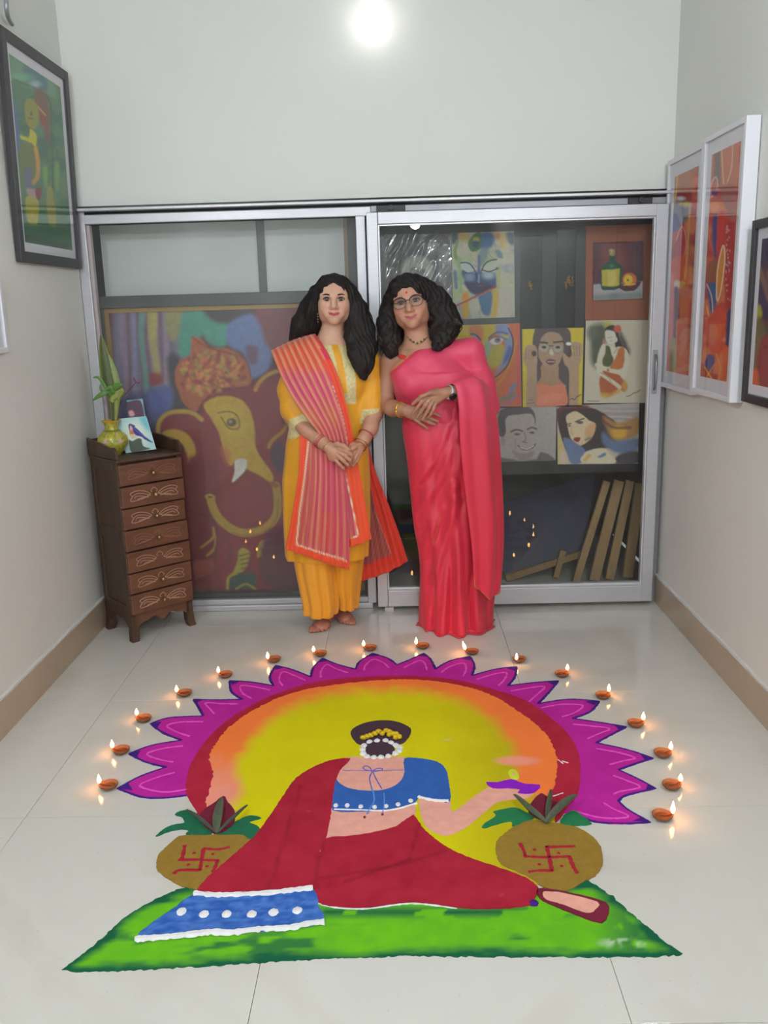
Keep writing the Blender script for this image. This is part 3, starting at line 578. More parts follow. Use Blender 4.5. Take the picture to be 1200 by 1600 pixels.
p.poly([(460, 420), (545, 420), (545, 600), (640, 680), (660, 760), (650, 1010), (600, 1080), (420, 1105), (310, 1060), (315, 740), (380, 660), (455, 600)], (44, 84, 62), .8); p.poly([(320, 765), (620, 745), (615, 1030), (480, 1045), (330, 1030)], (186, 170, 66), .8, smooth=False); p.poly([(420, 780), (560, 770), (560, 1010), (430, 1020)], (204, 186, 104), 1.5, .8, smooth=False); p.poly([(450, 420), (540, 425), (535, 520), (460, 520)], (150, 140, 80), 1); p.ell(490, 700, 30, 26, (70, 130, 104), 2); p.line([(460, 440), (500, 450), (470, 500)], 10, (210, 196, 150), .6)
p.poly([(610, 1010), (940, 960), (960, 1000), (880, 1100), (760, 1120), (660, 1100)], (84, 46, 56), .8); p.ell(945, 890, 50, 60, (70, 66, 60), 3); p.ell(785, 925, 118, 112, (206, 104, 54), .8); p.ell(765, 930, 75, 82, (222, 186, 62), 1.2); p.ell(758, 935, 16, 18, (110, 60, 36), .8); p.line([(690, 1020), (880, 1000)], 18, (220, 180, 60), 1)
p.grain(.1, 3); p.build('painted_still_life', paper_m, t)
# graphite portrait of a smiling man
t, p, c = art('pencil_portrait', 'grey pencil portrait of a smiling short-haired man, low on the board', [(776, 638), (869.5, 635), (868, 719.5), (776, 722)], (172, 164, 162), 105, 95)
p.frame(680, 600, 3.158)
p.poly([(290, 360), (380, 370), (420, 380), (500, 370), (520, 335), (560, 345), (600, 380), (290, 385)], (112, 104, 106), 1.2, smooth=False)
p.poly([(335, 190), (380, 150), (450, 135), (495, 160), (510, 250), (500, 320), (470, 365), (420, 375), (370, 340), (340, 280)], (176, 164, 160), 1)
p.poly([(310, 240), (312, 150), (345, 118), (430, 108), (470, 118), (492, 150), (495, 205), (478, 150), (420, 150), (352, 165), (348, 240), (330, 262)], (92, 86, 90), 1)
p.ell(335, 285, 12, 20, (160, 148, 146), 1); p.line([(375, 235), (400, 225), (430, 232)], 8, (92, 84, 86), .6); p.line([(455, 225), (475, 215), (500, 222)], 8, (92, 84, 86), .6); p.ell(405, 248, 15, 5, (84, 76, 80), .6); p.ell(478, 240, 14, 5, (84, 76, 80), .6)
p.line([(440, 240), (448, 275), (430, 285), (455, 290)], 5, (128, 118, 118), .6); p.line([(410, 305), (440, 325), (480, 315), (495, 295)], 6, (96, 86, 90), .5); p.line([(420, 312), (450, 322), (485, 306)], 5, (206, 200, 196), .4)
p.poly([(380, 330), (430, 345), (490, 330), (470, 365), (420, 378)], (142, 132, 132), 2, .8); p.line([(395, 270), (398, 320)], 5, (140, 130, 130), .8, .7); p.grain(.12, 2.5); p.build('drawn_face', paper_m, t)
# woman with streaming hair
t, p, c = art('acrylic_painting', 'wide painting of a red-lipped woman with long hair streaming to one side', [(870.5, 634), (999, 630), (997, 724.5), (871.5, 725.5)], (196, 182, 160), 130, 100)
p.frame(810, 500, 5.714)
p.poly([(660, 760), (1085, 745), (1085, 900), (860, 930), (760, 860)], (176, 166, 164), 2); 
for k in range(6): p.line([(760, 790+20*k), (900, 800+16*k), (1080, 790+22*k)], 14, [(150, 140, 150), (196, 186, 180), (140, 120, 130)][k % 3], 1.5, .6)
p.poly([(345, 800), (420, 765), (560, 765), (700, 800), (800, 860), (870, 920), (880, 1060), (840, 1130), (740, 1150), (640, 1200), (520, 1270), (440, 1200), (380, 1040), (350, 900)], (64, 52, 54), 1)
p.line([(345, 900), (360, 810), (450, 775), (620, 775)], 36, (116, 58, 54), 2, .8); p.poly([(760, 860), (900, 920), (1080, 860), (1080, 1010), (960, 1080), (860, 1080), (800, 1000)], (168, 124, 72), 3); p.ell(900, 1000, 70, 60, (212, 164, 60), 2.5); p.poly([(760, 1000), (860, 1080), (1080, 1050), (1075, 1150), (940, 1200), (820, 1160), (750, 1090)], (98, 116, 150), 3); p.poly([(900, 1200), (1070, 1170), (1070, 1280), (860, 1280)], (72, 66, 72), 2); p.line([(760, 900), (850, 960), (1000, 960)], 20, (110, 64, 50), 2)
p.poly([(430, 860), (500, 815), (560, 840), (640, 900), (690, 930), (670, 1020), (600, 1100), (530, 1125), (470, 1060), (440, 960)], (214, 190, 156), .8); p.poly([(600, 960), (690, 930), (660, 1040), (600, 1090)], (206, 150, 104), 2, .7)
p.line([(510, 910), (550, 890), (585, 880)], 12, (70, 60, 66), .5); p.ell(550, 915, 30, 14, (92, 84, 100), .6); p.line([(440, 930), (470, 925)], 10, (90, 76, 76), .6); p.ell(455, 945, 14, 8, (100, 90, 96), .6); p.poly([(490, 1070), (515, 1045), (555, 1055), (530, 1090)], (142, 52, 56), .7); p.line([(480, 960), (470, 1010), (495, 1020)], 5, (170, 130, 110), .5)
p.poly([(350, 1040), (400, 1120), (430, 1280), (350, 1285)], (206, 188, 120), 1.5); p.poly([(400, 1060), (450, 1060), (560, 1130), (600, 1180), (560, 1275), (470, 1280), (430, 1180)], (108, 122, 160), 1.5); p.ell(400, 1230, 30, 60, (212, 190, 176), 3)
p.poly([(570, 1270), (590, 1190), (680, 1150), (770, 1150), (830, 1210), (860, 1275)], (214, 202, 174), 1); p.poly([(580, 1250), (620, 1200), (650, 1210), (600, 1260)], (216, 170, 80), 1.2); p.poly([(710, 1220), (770, 1185), (780, 1210), (730, 1230)], (108, 130, 170), 1); p.line([(600, 1070), (640, 1050)], 16, (110, 130, 160), .7); p.grain(.1, 3); p.build('painted_figure', paper_m, t)
# ---------------------------------------------------------------- leftovers leaning in the store: blue canvas and loose stretcher bars
pine = mat('pine_bar', C8(158, 126, 84), .6, noise=.18, nscale=14, stretch=(6, 6, 1))
def bar(name, a, b, wd, th, m, parent=None, **k):
    a = np.array(a); b = np.array(b); d = b-a; L_ = np.linalg.norm(d); t_ = d/L_
    n = np.array((0, -1.0, 0)); n -= t_*(n@t_); n /= np.linalg.norm(n); s_ = np.cross(t_, n)
    V = [p_+s_*wd/2*i+n*th/2*j for p_ in (a, b) for i, j in ((-1, -1), (1, -1), (1, 1), (-1, 1))]
    return link(name, pyd(V, [(0, 1, 2, 3), (7, 6, 5, 4), (0, 4, 5, 1), (1, 5, 6, 2), (2, 6, 7, 3), (3, 7, 4, 0)]), m, parent, **k)
bars = [((900, 907), (948, 752), .24, 'against the blue canvas'), ((928, 907), (967, 751), .26, 'second from the blue canvas'), ((952, 907), (984, 751), .28, 'second from the sash edge'), ((980, 907), (1000, 755), .30, 'closest to the sash edge')]
for k, (pa, pb, y, w_) in enumerate(bars):
    a = PY(pa[0], pa[1], y); b = PY(pb[0], pb[1], y+.10); s_ = (0.012-a[2])/(b[2]-a[2]) if a[2] > 0 else 0
    a = a-(b-a)*max(0, (a[2]-.02)/(b[2]-a[2])) if a[2] > .02 else a; a[2] = max(a[2], .022)
    o = bar('wooden_bar', a, b, (.036, .052, .044, .052)[k], .022, pine); tag(o, 'loose pale wooden stretcher bar leaning in the store, '+w_, 'bar', 'stretcher bars leaning behind the glass')
t = thing('leaning_canvas', 'dark blue canvas with a wooden edge leaning behind the sliding door', 'canvas', tuple(G(860, 905)))
ya = .36; A = PY(790, 905, ya); B = PY(915, 858, ya+.05); Cc = PY(930, 740, ya+.25); Dd = PY(740, 800, ya+.2)
for q in (A,): q[2] = max(q[2], .03)
dz = np.array((0, .02, 0))
link('canvas', pyd([A, B, Cc, Dd, A+dz, B+dz, Cc+dz, Dd+dz], [(0, 1, 2, 3), (7, 6, 5, 4), (0, 4, 5, 1), (1, 5, 6, 2), (2, 6, 7, 3), (3, 7, 4, 0)]), mat('navy_canvas', C8(32, 34, 66), .5), t)
bar('edge_bar', A+np.array((0, -.015, -.012)), B+np.array((0, -.015, -.012)), .035, .02, pine, t)
a_ = PY(880, 860, ya); b_ = PY(868, 905, ya); b_[2] = max(b_[2], .012); bar('edge_bar', a_, b_, .03, .02, pine, t)

# ================================================================ framed pictures on the side walls
pane_m = glass_mat('picture_glass', (1, 1, 1), .0, 1.0)
def wall_picture(name, label, side, y0, y1, z0, z1, depth, fw, mw, fm, base, paint, nu, nv, lean=0.0, group=None):
    """side 'L' or 'R'; y0 nearer the glass door; lean tips the top off the wall"""
    xw = 0.0 if side == 'L' else W; sg = 1 if side == 'L' else -1
    t = thing(name, label, 'picture', (xw, (y0+y1)/2, z0), group)
    def X(z, d): return xw+sg*(0.003+d+lean*(z-z0))
    def bar_(ya, yb, za, zb, d0, d1):
        return [(X(z, d), y, z) for z in (za, zb) for y in (ya, yb) for d in (d0, d1)]
    F8 = [(0, 1, 3, 2), (4, 6, 7, 5), (0, 4, 5, 1), (2, 3, 7, 6), (0, 2, 6, 4), (1, 5, 7, 3)]
    for (ya, yb, za, zb) in ((y0, y0-fw, z0, z1), (y1+fw, y1, z0, z1), (y0-fw, y1+fw, z0, z0+fw), (y0-fw, y1+fw, z1-fw, z1)):
        o = link('frame_bar', pyd(bar_(ya, yb, za, zb, 0, depth), F8), fm, t)
        bv = o.modifiers.new('b', 'BEVEL'); bv.width = .0015; bv.segments = 2
    link('backing', pyd(bar_(y0-fw*.5, y1+fw*.5, z0+fw*.5, z1-fw*.5, .002, .006), F8), mat('backing_card', C8(120, 100, 80), .9), t)
    link('mount', pyd(bar_(y0-fw, y1+fw, z0+fw, z1-fw, depth-.014, depth-.012), F8), mat('mount_white', C8(212, 212, 220), .8), t)
    link('pane', pyd(bar_(y0-fw+.002, y1+fw-.002, z0+fw-.002, z1-fw+.002, depth-.006, depth-.004), F8), pane_m, t)
    m0, m1, n0, n1 = y0-fw-mw, y1+fw+mw, z0+fw+mw, z1-fw-mw
    d = depth-.0115
    a, b = (m1, m0) if side == 'L' else (m0, m1)
    c = [(X(n1, d), a, n1), (X(n1, d), b, n1), (X(n0, d), b, n0), (X(n0, d), a, n0)]
    p = Paint(quad_grid(c, nu, nv), base, len(label)); paint(p); p.build('print', paper_m, t)
    return t
white_f = mat('frame_white', C8(214, 214, 222), .4); black_f = mat('frame_black', C8(48, 46, 50), .4)
def paint_right1(p):
    p.frame(1000, 160, 3.2)
    p.patches([(170, 92, 70), (196, 70, 52), (150, 50, 46), (206, 120, 84)], 22, .8)
    p.poly([(150, 340), (265, 305), (258, 470), (150, 480)], (176, 116, 84), 3, smooth=False); p.poly([(150, 455), (260, 440), (258, 500), (148, 520)], (150, 36, 36), 1.5, smooth=False); p.poly([(165, 505), (255, 500), (245, 570), (220, 600), (165, 640), (150, 570)], (112, 116, 130), 2); p.poly([(155, 570), (185, 560), (200, 620), (160, 650)], (70, 72, 130), 2)
    p.poly([(200, 500), (255, 500), (250, 520), (200, 515)], (190, 160, 60), 1.5); p.ell(205, 480, 20, 10, (190, 190, 200), 1.5)
    p.poly([(180, 680), (210, 625), (232, 690), (225, 770), (195, 800), (178, 750)], (178, 52, 62), 1.2); p.line([(180, 690), (210, 620), (232, 690), (222, 770)], 5, (206, 150, 130), .7)
    p.poly([(165, 790), (230, 770), (240, 900), (160, 920)], (206, 74, 36), 2.5); p.line([(250, 510), (240, 700), (225, 880)], 9, (206, 150, 84), 1); p.ell(185, 910, 18, 22, (216, 190, 180), 1); p.ell(212, 915, 14, 22, (206, 160, 70), 1.5)
    p.poly([(165, 940), (200, 960), (190, 1200), (160, 1180)], (66, 46, 92), 1.5); p.ell(182, 1030, 10, 60, (110, 40, 50), 1); p.poly([(145, 900), (170, 900), (160, 1330), (132, 1340)], (206, 120, 118), 2); p.poly([(180, 1090), (240, 1060), (232, 1380), (175, 1370)], (208, 120, 100), 2, smooth=False); p.poly([(150, 1200), (180, 1190), (175, 1370), (150, 1350)], (160, 150, 110), 2); p.line([(165, 370), (185, 360), (180, 450), (160, 540)], 10, (206, 170, 100), 1.2); p.poly([(200, 940), (245, 920), (240, 1060), (200, 1080)], (196, 104, 60), 2); p.grain(.08, 3)
def paint_right2(p):
    p.frame(1080, 140, 2.857)
    p.patches([(190, 60, 50), (206, 92, 60), (170, 40, 44), (214, 120, 70)], 24, .8)
    p.poly([(82, 270), (210, 225), (205, 440), (75, 450)], (190, 112, 84), 3, smooth=False); p.poly([(105, 265), (130, 255), (130, 430), (100, 400)], (120, 100, 100), 1.5, smooth=False); p.line([(135, 255), (145, 420), (150, 440), (180, 350), (185, 240)], 4, (222, 190, 160), .7); p.line([(85, 470), (90, 420), (110, 390), (118, 430), (100, 470), (85, 480)], 5, (216, 180, 180), .7); p.ell(105, 460, 14, 14, (96, 60, 120), 1.5)
    p.poly([(80, 500), (200, 490), (195, 540), (80, 550)], (206, 120, 60), 3, smooth=False); p.ell(102, 525, 22, 22, (226, 130, 76), 2); p.poly([(130, 440), (195, 430), (195, 590), (165, 560)], (160, 90, 80), 2.5); p.poly([(95, 580), (120, 570), (110, 760), (95, 700)], (70, 66, 130), 2); p.poly([(120, 570), (150, 560), (150, 700), (115, 760)], (198, 44, 40), 1.5); p.poly([(155, 580), (195, 590), (190, 980), (150, 980)], (170, 34, 36), 2, smooth=False)
    rr = np.random.RandomState(2)
    for k in range(34): p.ell(152+22*rr.rand(), 600+350*rr.rand(), 3, 4, (206, 150, 150), .6)
    p.poly([(75, 780), (120, 760), (110, 850), (70, 860)], (150, 84, 52), 2); p.poly([(70, 870), (120, 870), (110, 960), (90, 1000), (75, 930)], (60, 90, 140), 1.6)
    p.poly([(112, 930), (118, 800), (140, 700), (150, 720), (145, 830), (125, 935)], (208, 130, 40), 1); p.line([(112, 930), (118, 800), (142, 695), (150, 760), (135, 880), (120, 940), (112, 930)], 5, (226, 206, 180), .6); p.line([(70, 870), (92, 930), (95, 1020), (85, 1030), (70, 970)], 5, (220, 190, 170), .6)
    p.poly([(90, 1000), (150, 980), (145, 1120), (120, 1200), (90, 1180), (60, 1060)], (206, 70, 40), 3); p.poly([(160, 1000), (180, 990), (175, 1150), (155, 1140)], (60, 46, 100), 1.5); p.ell(95, 1090, 22, 50, (206, 100, 90), 2.5); p.poly([(60, 1220), (80, 1180), (105, 1200), (95, 1260), (75, 1250)], (72, 66, 140), 1.2); p.line([(110, 1180), (130, 1240), (120, 1300)], 6, (210, 150, 60), .8); p.line([(70, 1280), (120, 1220), (165, 1310)], 6, (214, 130, 50), .8); p.poly([(140, 1140), (175, 1150), (170, 1310), (140, 1290)], (208, 90, 50), 2, smooth=False); p.line([(60, 1240), (110, 1320)], 5, (220, 170, 70), .8); p.grain(.08, 3)
def paint_right3(p):
    p.frame(1000, 160, 3.2); p.patches([(66, 52, 82), (58, 44, 70), (90, 50, 60)], 18, .9)
    p.line([(590, 820), (620, 900), (645, 980), (700, 1100)], 26, (130, 96, 84), 2); p.line([(640, 850), (650, 980)], 20, (120, 84, 80), 2); p.poly([(572, 1050), (600, 1010), (610, 1060), (585, 1120)], (170, 166, 50), 1.5); p.poly([(565, 1120), (620, 1100), (660, 1400), (560, 1420)], (110, 96, 62), 3); p.poly([(600, 1200), (700, 1150), (740, 1420), (600, 1420)], (140, 46, 52), 3); p.poly([(560, 1340), (590, 1340), (590, 1420), (560, 1420)], (200, 90, 50), 2); p.grain(.1, 3)
def paint_left(p):
    p.frame(0, 40, 4.21); p.patches([(70, 120, 84), (50, 104, 80), (96, 130, 84)], 20, .8)
    p.poly([(50, 180), (360, 380), (370, 480), (60, 340)], (110, 150, 120), 3, smooth=False); p.poly([(170, 260), (300, 340), (300, 440), (170, 350)], (74, 120, 130), 4); p.ell(230, 385, 34, 20, (170, 196, 196), 3); p.ell(140, 340, 60, 20, (120, 186, 150), 4)
    p.line([(90, 355), (310, 465), (340, 700), (350, 1200)], 10, (44, 84, 56), 1, .8); p.poly([(60, 450), (110, 560), (130, 800), (90, 800)], (82, 110, 160), 4)
    p.poly([(230, 420), (310, 470), (330, 700), (310, 780), (280, 640), (240, 560)], (120, 84, 70), 2.5); p.poly([(265, 570), (300, 560), (300, 630), (275, 660)], (150, 50, 44), 1.5); p.line([(245, 530), (300, 590)], 10, (190, 160, 90), .8)
    p.poly([(165, 500), (200, 480), (245, 520), (255, 620), (225, 680), (180, 650), (165, 580)], (150, 150, 62), 1.3); p.line([(190, 610), (215, 615)], 8, (96, 90, 40), .8); p.ell(205, 580, 8, 14, (96, 96, 50), 1)
    p.poly([(135, 720), (190, 735), (200, 680), (240, 720), (235, 800), (200, 770), (140, 745)], (206, 200, 56), 1); p.poly([(140, 780), (230, 800), (235, 1000), (160, 1020), (135, 900)], (112, 122, 66), 2); p.line([(235, 810), (250, 900), (245, 1000), (205, 1040)], 26, (200, 150, 60), 1.2)
    p.poly([(160, 960), (205, 930), (215, 1060), (250, 1090), (230, 1130), (175, 1080)], (100, 110, 140), 2); p.poly([(175, 1070), (250, 1090), (245, 1150), (190, 1120)], (176, 150, 150), 1.5); p.poly([(235, 1070), (275, 1070), (265, 1140), (240, 1140)], (130, 46, 56), 1.2)
    p.poly([(170, 1130), (250, 1150), (250, 1290), (220, 1315), (180, 1280)], (170, 166, 56), 1.5); p.poly([(310, 1070), (350, 1090), (370, 1320), (330, 1330), (310, 1220)], (150, 150, 70), 1.5); p.poly([(285, 930), (310, 940), (310, 1060), (290, 1050)], (116, 166, 76), 2); p.poly([(360, 900), (390, 920), (380, 1080), (365, 1050)], (116, 160, 80), 2.5); p.poly([(160, 1320), (450, 1340), (440, 1480), (160, 1440)], (34, 96, 62), 3); p.poly([(180, 1380), (430, 1440), (430, 1460), (190, 1410)], (40, 60, 44), 4); p.grain(.12, 3)
XF = W-.045
a0 = PX(1040, 250, XF); a1 = PX(1095, 228, XF)
wall_picture('framed_picture', 'narrow white framed red abstract nearest the glass door, right wall', 'R', -0.055, -0.515, 1.068, 2.052, .040, .020, .055, white_f, (186, 72, 56), paint_right1, 70, 230)
wall_picture('framed_picture', 'narrow white framed red abstract with a pale leaf shape, nearer the viewer', 'R', -0.548, -0.975, 1.085, 2.060, .050, .020, .050, white_f, (190, 66, 50), paint_right2, 80, 230)
wall_picture('framed_picture', 'black framed dark violet picture at the edge of the right wall', 'R', -1.035, -1.62, 1.098, 1.712, .032, .030, .035, black_f, (62, 48, 78), paint_right3, 80, 90)
wall_picture('framed_picture', 'black framed green picture with a yellow figure, left wall', 'L', -0.072, -0.735, 1.668, 2.490, .022, .040, .036, black_f, (84, 130, 96), paint_left, 110, 160, lean=.03)
wall_picture('framed_picture', 'white framed picture cut by the photo edge below the green one', 'L', -0.93, -1.5, 1.335, 1.62, .020, .020, .03, white_f, (150, 150, 170), lambda p: p.patches([(170, 120, 90), (90, 110, 150)], 20, .8), 30, 30)
# curved grey bracket above the green picture
t = thing('wall_hook', 'curved grey metal hook above the green picture', 'hook', tuple(PX(14, 0, 0)))
hp = [PX(x, y, .03+.012*math.sin(k)) for k, (x, y) in enumerate([(13, -30), (10, -8), (10, 10), (12, 24), (16, 34), (19, 38)])]
tube('hook_arm', crs(hp, 5), .0085, mat('bracket_grey', C8(150, 152, 156), .4, metal=.5), t)
q0 = PX(13, -30, 0); bm = bmesh.new(); add_box(bm, (0.004, q0[1], q0[2]), (.008, .03, .05), bevel=.002); link('plate', bm_mesh(bm), _mats['bracket_grey'], t); tube('stem', [q0, hp[0]], .008, _mats['bracket_grey'], t)
# ================================================================ rangoli: heaps of coloured powder on the tiles
def powder(name, col, col2=None, **k):
    return mat(name, C8(*col), 0.95, noise=.10, nscale=30, bump=0.7, bscale=350, spec=.15, **k)
pw_v = mat('powder_mixed', vcol=True, rough=.95, bump=.7, bscale=350, spec=.15)
rg = thing('rangoli', 'large coloured-powder picture on the floor of a seated woman holding a lamp', 'floor art', tuple(G(600, 1300)))
def outline(pts, sub=6, jit=.0012, closed=True, smooth=True):
    P = crs(pts, sub, closed) if smooth else crs_lin(pts, closed)
    Wd = np.array([G(x, y) for x, y in P]); out = []
    n = len(Wd)
    for i in range(n if closed else n-1):          # refine to about 1 cm and roughen the edge
        a, b = Wd[i], Wd[(i+1) % n]; m = max(1, int(np.linalg.norm(b-a)/.008))
        for k in range(m): out.append(a+(b-a)*k/m)
    if not closed: out.append(Wd[-1])
    out = np.array(out); out[:, :2] += (np.random.rand(len(out), 2)-.5)*2*jit; return out
def crs_lin(pts, closed): return np.array(pts, float)
def slab(name, O, z, m, parent=rg, kind=None, label=None):
    n = len(O); V = [(p[0], p[1], z) for p in O]+[(p[0], p[1], 0.0) for p in O]
    F = [tuple(range(n))]+[(i, i+n, (i+1) % n+n, (i+1) % n) for i in range(n)]
    me = pyd(V, F)
    bm = bmesh.new(); bm.from_mesh(me); bmesh.ops.recalc_face_normals(bm, faces=bm.faces)
    up = [f for f in bm.faces if len(f.verts) > 4]
    if up and up[0].normal.z < 0: bmesh.ops.reverse_faces(bm, faces=bm.faces)
    bm.to_mesh(me); bm.free()
    return link(name, me, m, parent, kind=kind, label=label)
def filled(name, pts, z, colfn, parent=rg, cell=.008, jit=.0012, sub=6, label=None, smooth=True):
    """a slab whose top is cut into a fine grid with its own colour per vertex; colfn(px, py, x, y, edge distance)"""
    O = outline(pts, sub, jit, smooth=smooth)
    n = len(O); bm = bmesh.new(); vs = [bm.verts.new((p[0], p[1], z)) for p in O]; bm.faces.new(vs)
    lo, hi = O.min(0), O.max(0)
    for ax in (0, 1):
        v = lo[ax]+cell
        while v < hi[ax]:
            no = (1, 0, 0) if ax == 0 else (0, 1, 0); co = (v, 0, 0) if ax == 0 else (0, v, 0)
            bmesh.ops.bisect_plane(bm, geom=bm.verts[:]+bm.edges[:]+bm.faces[:], plane_co=co, plane_no=no); v += cell*(1 if ax == 0 else 1.0)
    be = [e for e in bm.edges if e.is_boundary]
    r = bmesh.ops.extrude_edge_only(bm, edges=be); nv = [g for g in r['geom'] if isinstance(g, bmesh.types.BMVert)]
    for v_ in nv: v_.co.z = 0
    bmesh.ops.recalc_face_normals(bm, faces=bm.faces)
    me = bpy.data.meshes.new(name); bm.to_mesh(me); bm.free()
    up = sum(p.normal.z for p in me.polygons if abs(p.normal.z) > .9)
    if up < 0: me.flip_normals()
    co = np.zeros(len(me.vertices)*3, np.float32); me.vertices.foreach_get('co', co); co = co.reshape(-1, 3)
    v = co-_O; v[:, 2] = 0-_O[2]; zz = v@_F; X = 600+CF*(v@_R)/zz; Y = 800-CF*(v@_U)/zz
    d = np.abs(_d_line(co[:, 0], co[:, 1], [(p[0], p[1]) for p in O[::2]]+[(O[0][0], O[0][1])]))
    set_vcol(me, colfn(X, Y, co[:, 0], co[:, 1], d)); return link(name, me, pw_v, parent, label=label)
def strip(name, pts, wpx, z, m, parent=rg, smooth=True, wob=.25, taper=False, z0=0.0, closed=False):
    P = crs(pts, 6, closed) if smooth and len(pts) > 2 else np.array(pts, float)
    if closed: P = np.vstack([P, P[:1]])
    Wd = np.array([G(x, y) for x, y in P]); out = [Wd[0]]
    for i in range(len(Wd)-1):
        a, b = Wd[i], Wd[i+1]; mm = max(1, int(np.linalg.norm(b-a)/.006))
        for k in range(1, mm+1): out.append(a+(b-a)*k/mm)
    out = np.array(out); n = len(out); V = []; F = []
    c = out.mean(0); sc_ = np.linalg.norm(c-_O)/CF
    for i in range(n):
        t = out[min(i+1, n-1)]-out[max(i-1, 0)]; t /= np.linalg.norm(t)+1e-9; nn = np.array((-t[1], t[0], 0))
        h = wpx*sc_/2*(1+(random.random()-.5)*2*wob)
        if taper: h *= max(.25, 1-abs(2*i/n-1)**3)
        V += [tuple(out[i]+nn*h+np.array((0, 0, z0))), tuple(out[i]+nn*h*.5+np.array((0, 0, z))), tuple(out[i]-nn*h*.5+np.array((0, 0, z))), tuple(out[i]-nn*h+np.array((0, 0, z0)))]
    for i in range(n-1):
        for k in range(3): F.append((i*4+k, i*4+k+1, i*4+4+k+1, i*4+4+k))
    F += [(3, 2, 1, 0), ((n-1)*4, (n-1)*4+1, (n-1)*4+2, (n-1)*4+3)]
    me = pyd(V, F); s = sum(p.normal.z for p in me.polygons)
    if s < 0: me.flip_normals()
    return link(name, me, m, parent)
def blob(name, px, py, rx, ry, z, m, parent=rg, z0=0.0):
    """a small heap, rx/ry in traced px"""
    c = G(px, py); ex = np.linalg.norm(G(px+rx, py)-c); ey = np.linalg.norm(G(px, py+ry)-c)
    V = [(c[0], c[1], z)]; F = []; n = 14
    for r_, zz in ((.6, z*.9), (1.0, z0)):
        for k in range(n):
            a = 2*math.pi*k/n; q = 1+(random.random()-.5)*.2; V.append((c[0]+ex*r_*q*math.cos(a), c[1]+ey*r_*q*math.sin(a), zz))
    for k in range(n):
        k2 = (k+1) % n; F.append((0, 1+k, 1+k2)); F.append((1+k, 1+n+k, 1+n+k2, 1+k2))
    return link(name, pyd(V, F), m, parent, smooth=True)
# ---- petals
indigo = powder('powder_indigo', (66, 32, 128)); pink = powder('powder_pink', (226, 84, 196)); white_p = powder('powder_white', (232, 230, 232))
def mag(X, Y, x, y, d):
    n = fbm(x, y, .05, 5)[:, None]; a = np.array(C8(172, 30, 142)); b = np.array(C8(196, 44, 160)); return a+(b-a)*n
tips = [(184, 1232), (202, 1178), (236, 1131), (303, 1093), (359, 1064), (431, 1040), (504, 1029), (582, 1021), (662, 1021), (734, 1026), (807, 1042), (872, 1064), (936, 1096), (978, 1136), (1020, 1185), (1024, 1232), (1016, 1285)]
vals = [(292, 1243), (260, 1199), (284, 1157), (318, 1119), (379, 1093), (428, 1072), (486, 1058), (556, 1046), (620, 1039), (680, 1046), (737, 1056), (793, 1072), (840, 1100), (894, 1123), (931, 1161), (966, 1203), (966, 1252), (880, 1268)]
mid = [((235, 1247), (220, 1213)), ((229, 1191), (237, 1165)), ((255, 1145), (264, 1122)), ((311, 1106), (338, 1094)), ((362, 1081), (392, 1066)), ((422, 1058), (455, 1046)), ((490, 1043), (526, 1038)), ((562, 1034), (606, 1029)), ((638, 1032), (673, 1031)), ((703, 1033), (741, 1040)), ((774, 1046), (804, 1058)), ((834, 1067), (860, 1079)), ((889, 1093), (922, 1112)), ((936, 1129), (957, 1147)), ((981, 1172), (994, 1193)), ((996, 1217), (978, 1243)), ((982, 1266), (955, 1288))]
cx_, cy_ = 600, 1215
def toward(p, k): return (p[0]+(cx_-p[0])*k, p[1]+(cy_-p[1])*k)
for i, tip in enumerate(tips):
    a, b = vals[i], vals[i+1]
    if i == 16: b = (885, 1272)
    m0, m1 = mid[i]
    side0 = crs([a, m0, tip], 6); side1 = crs([tip, m1, b], 6)
    body = [tuple(q) for q in side0]+[tuple(q) for q in side1[1:]]+[toward(b, .22), toward(a, .22)]
    pt = filled('petal', body, .0012+.00001*i, mag, cell=.03, smooth=False, jit=.0006)
    edge = [tuple(q) for q in side0]+[tuple(q) for q in side1[1:]]
    if i == 16: edge = [tuple(q) for q in side0]+[tuple(q) for q in crs([tip, (971, 1287), (929, 1284), (905, 1274)], 6)[1:]]
    if i == 0: edge = [tuple(q) for q in crs([(292, 1243), (253, 1247), (220, 1245), tip], 6)]+[tuple(q) for q in side1[1:]]
    strip('petal_edge', edge, 4.6, .0024, indigo, pt, smooth=False)
    # dark tip
    tq = [tip, (tip[0]+(a[0]-tip[0])*.16*1+(m0[0]-tip[0])*.12, tip[1]+(a[1]-tip[1])*.16+(m0[1]-tip[1])*.12), (tip[0]+(b[0]-tip[0])*.16+(m1[0]-tip[0])*.12, tip[1]+(b[1]-tip[1])*.16+(m1[1]-tip[1])*.12)]
    slab('petal_tip', outline(tq, 1, .0008, smooth=False), .0022, indigo, pt)
    cc = np.array(a)*.3+np.array(b)*.3+np.array(tip)*.4
    base_c = (np.array(toward(a, .05))+np.array(toward(b, .05)))/2
    def sh(q, k=.62): return tuple(base_c+(np.array(q)-base_c)*k)
    ln = crs([sh(a, .60), sh(m0, .66), sh(tip, .68), sh(m1, .66), sh(b, .60)], 8) if i != 8 else crs([sh(a, .6), sh(m0, .66), sh(tip, .62), sh(m1, .66), sh(b, .6)], 8)
    strip('petal_line', [tuple(q) for q in ln], 3.8, .0030, pink, pt, smooth=False, wob=.45)
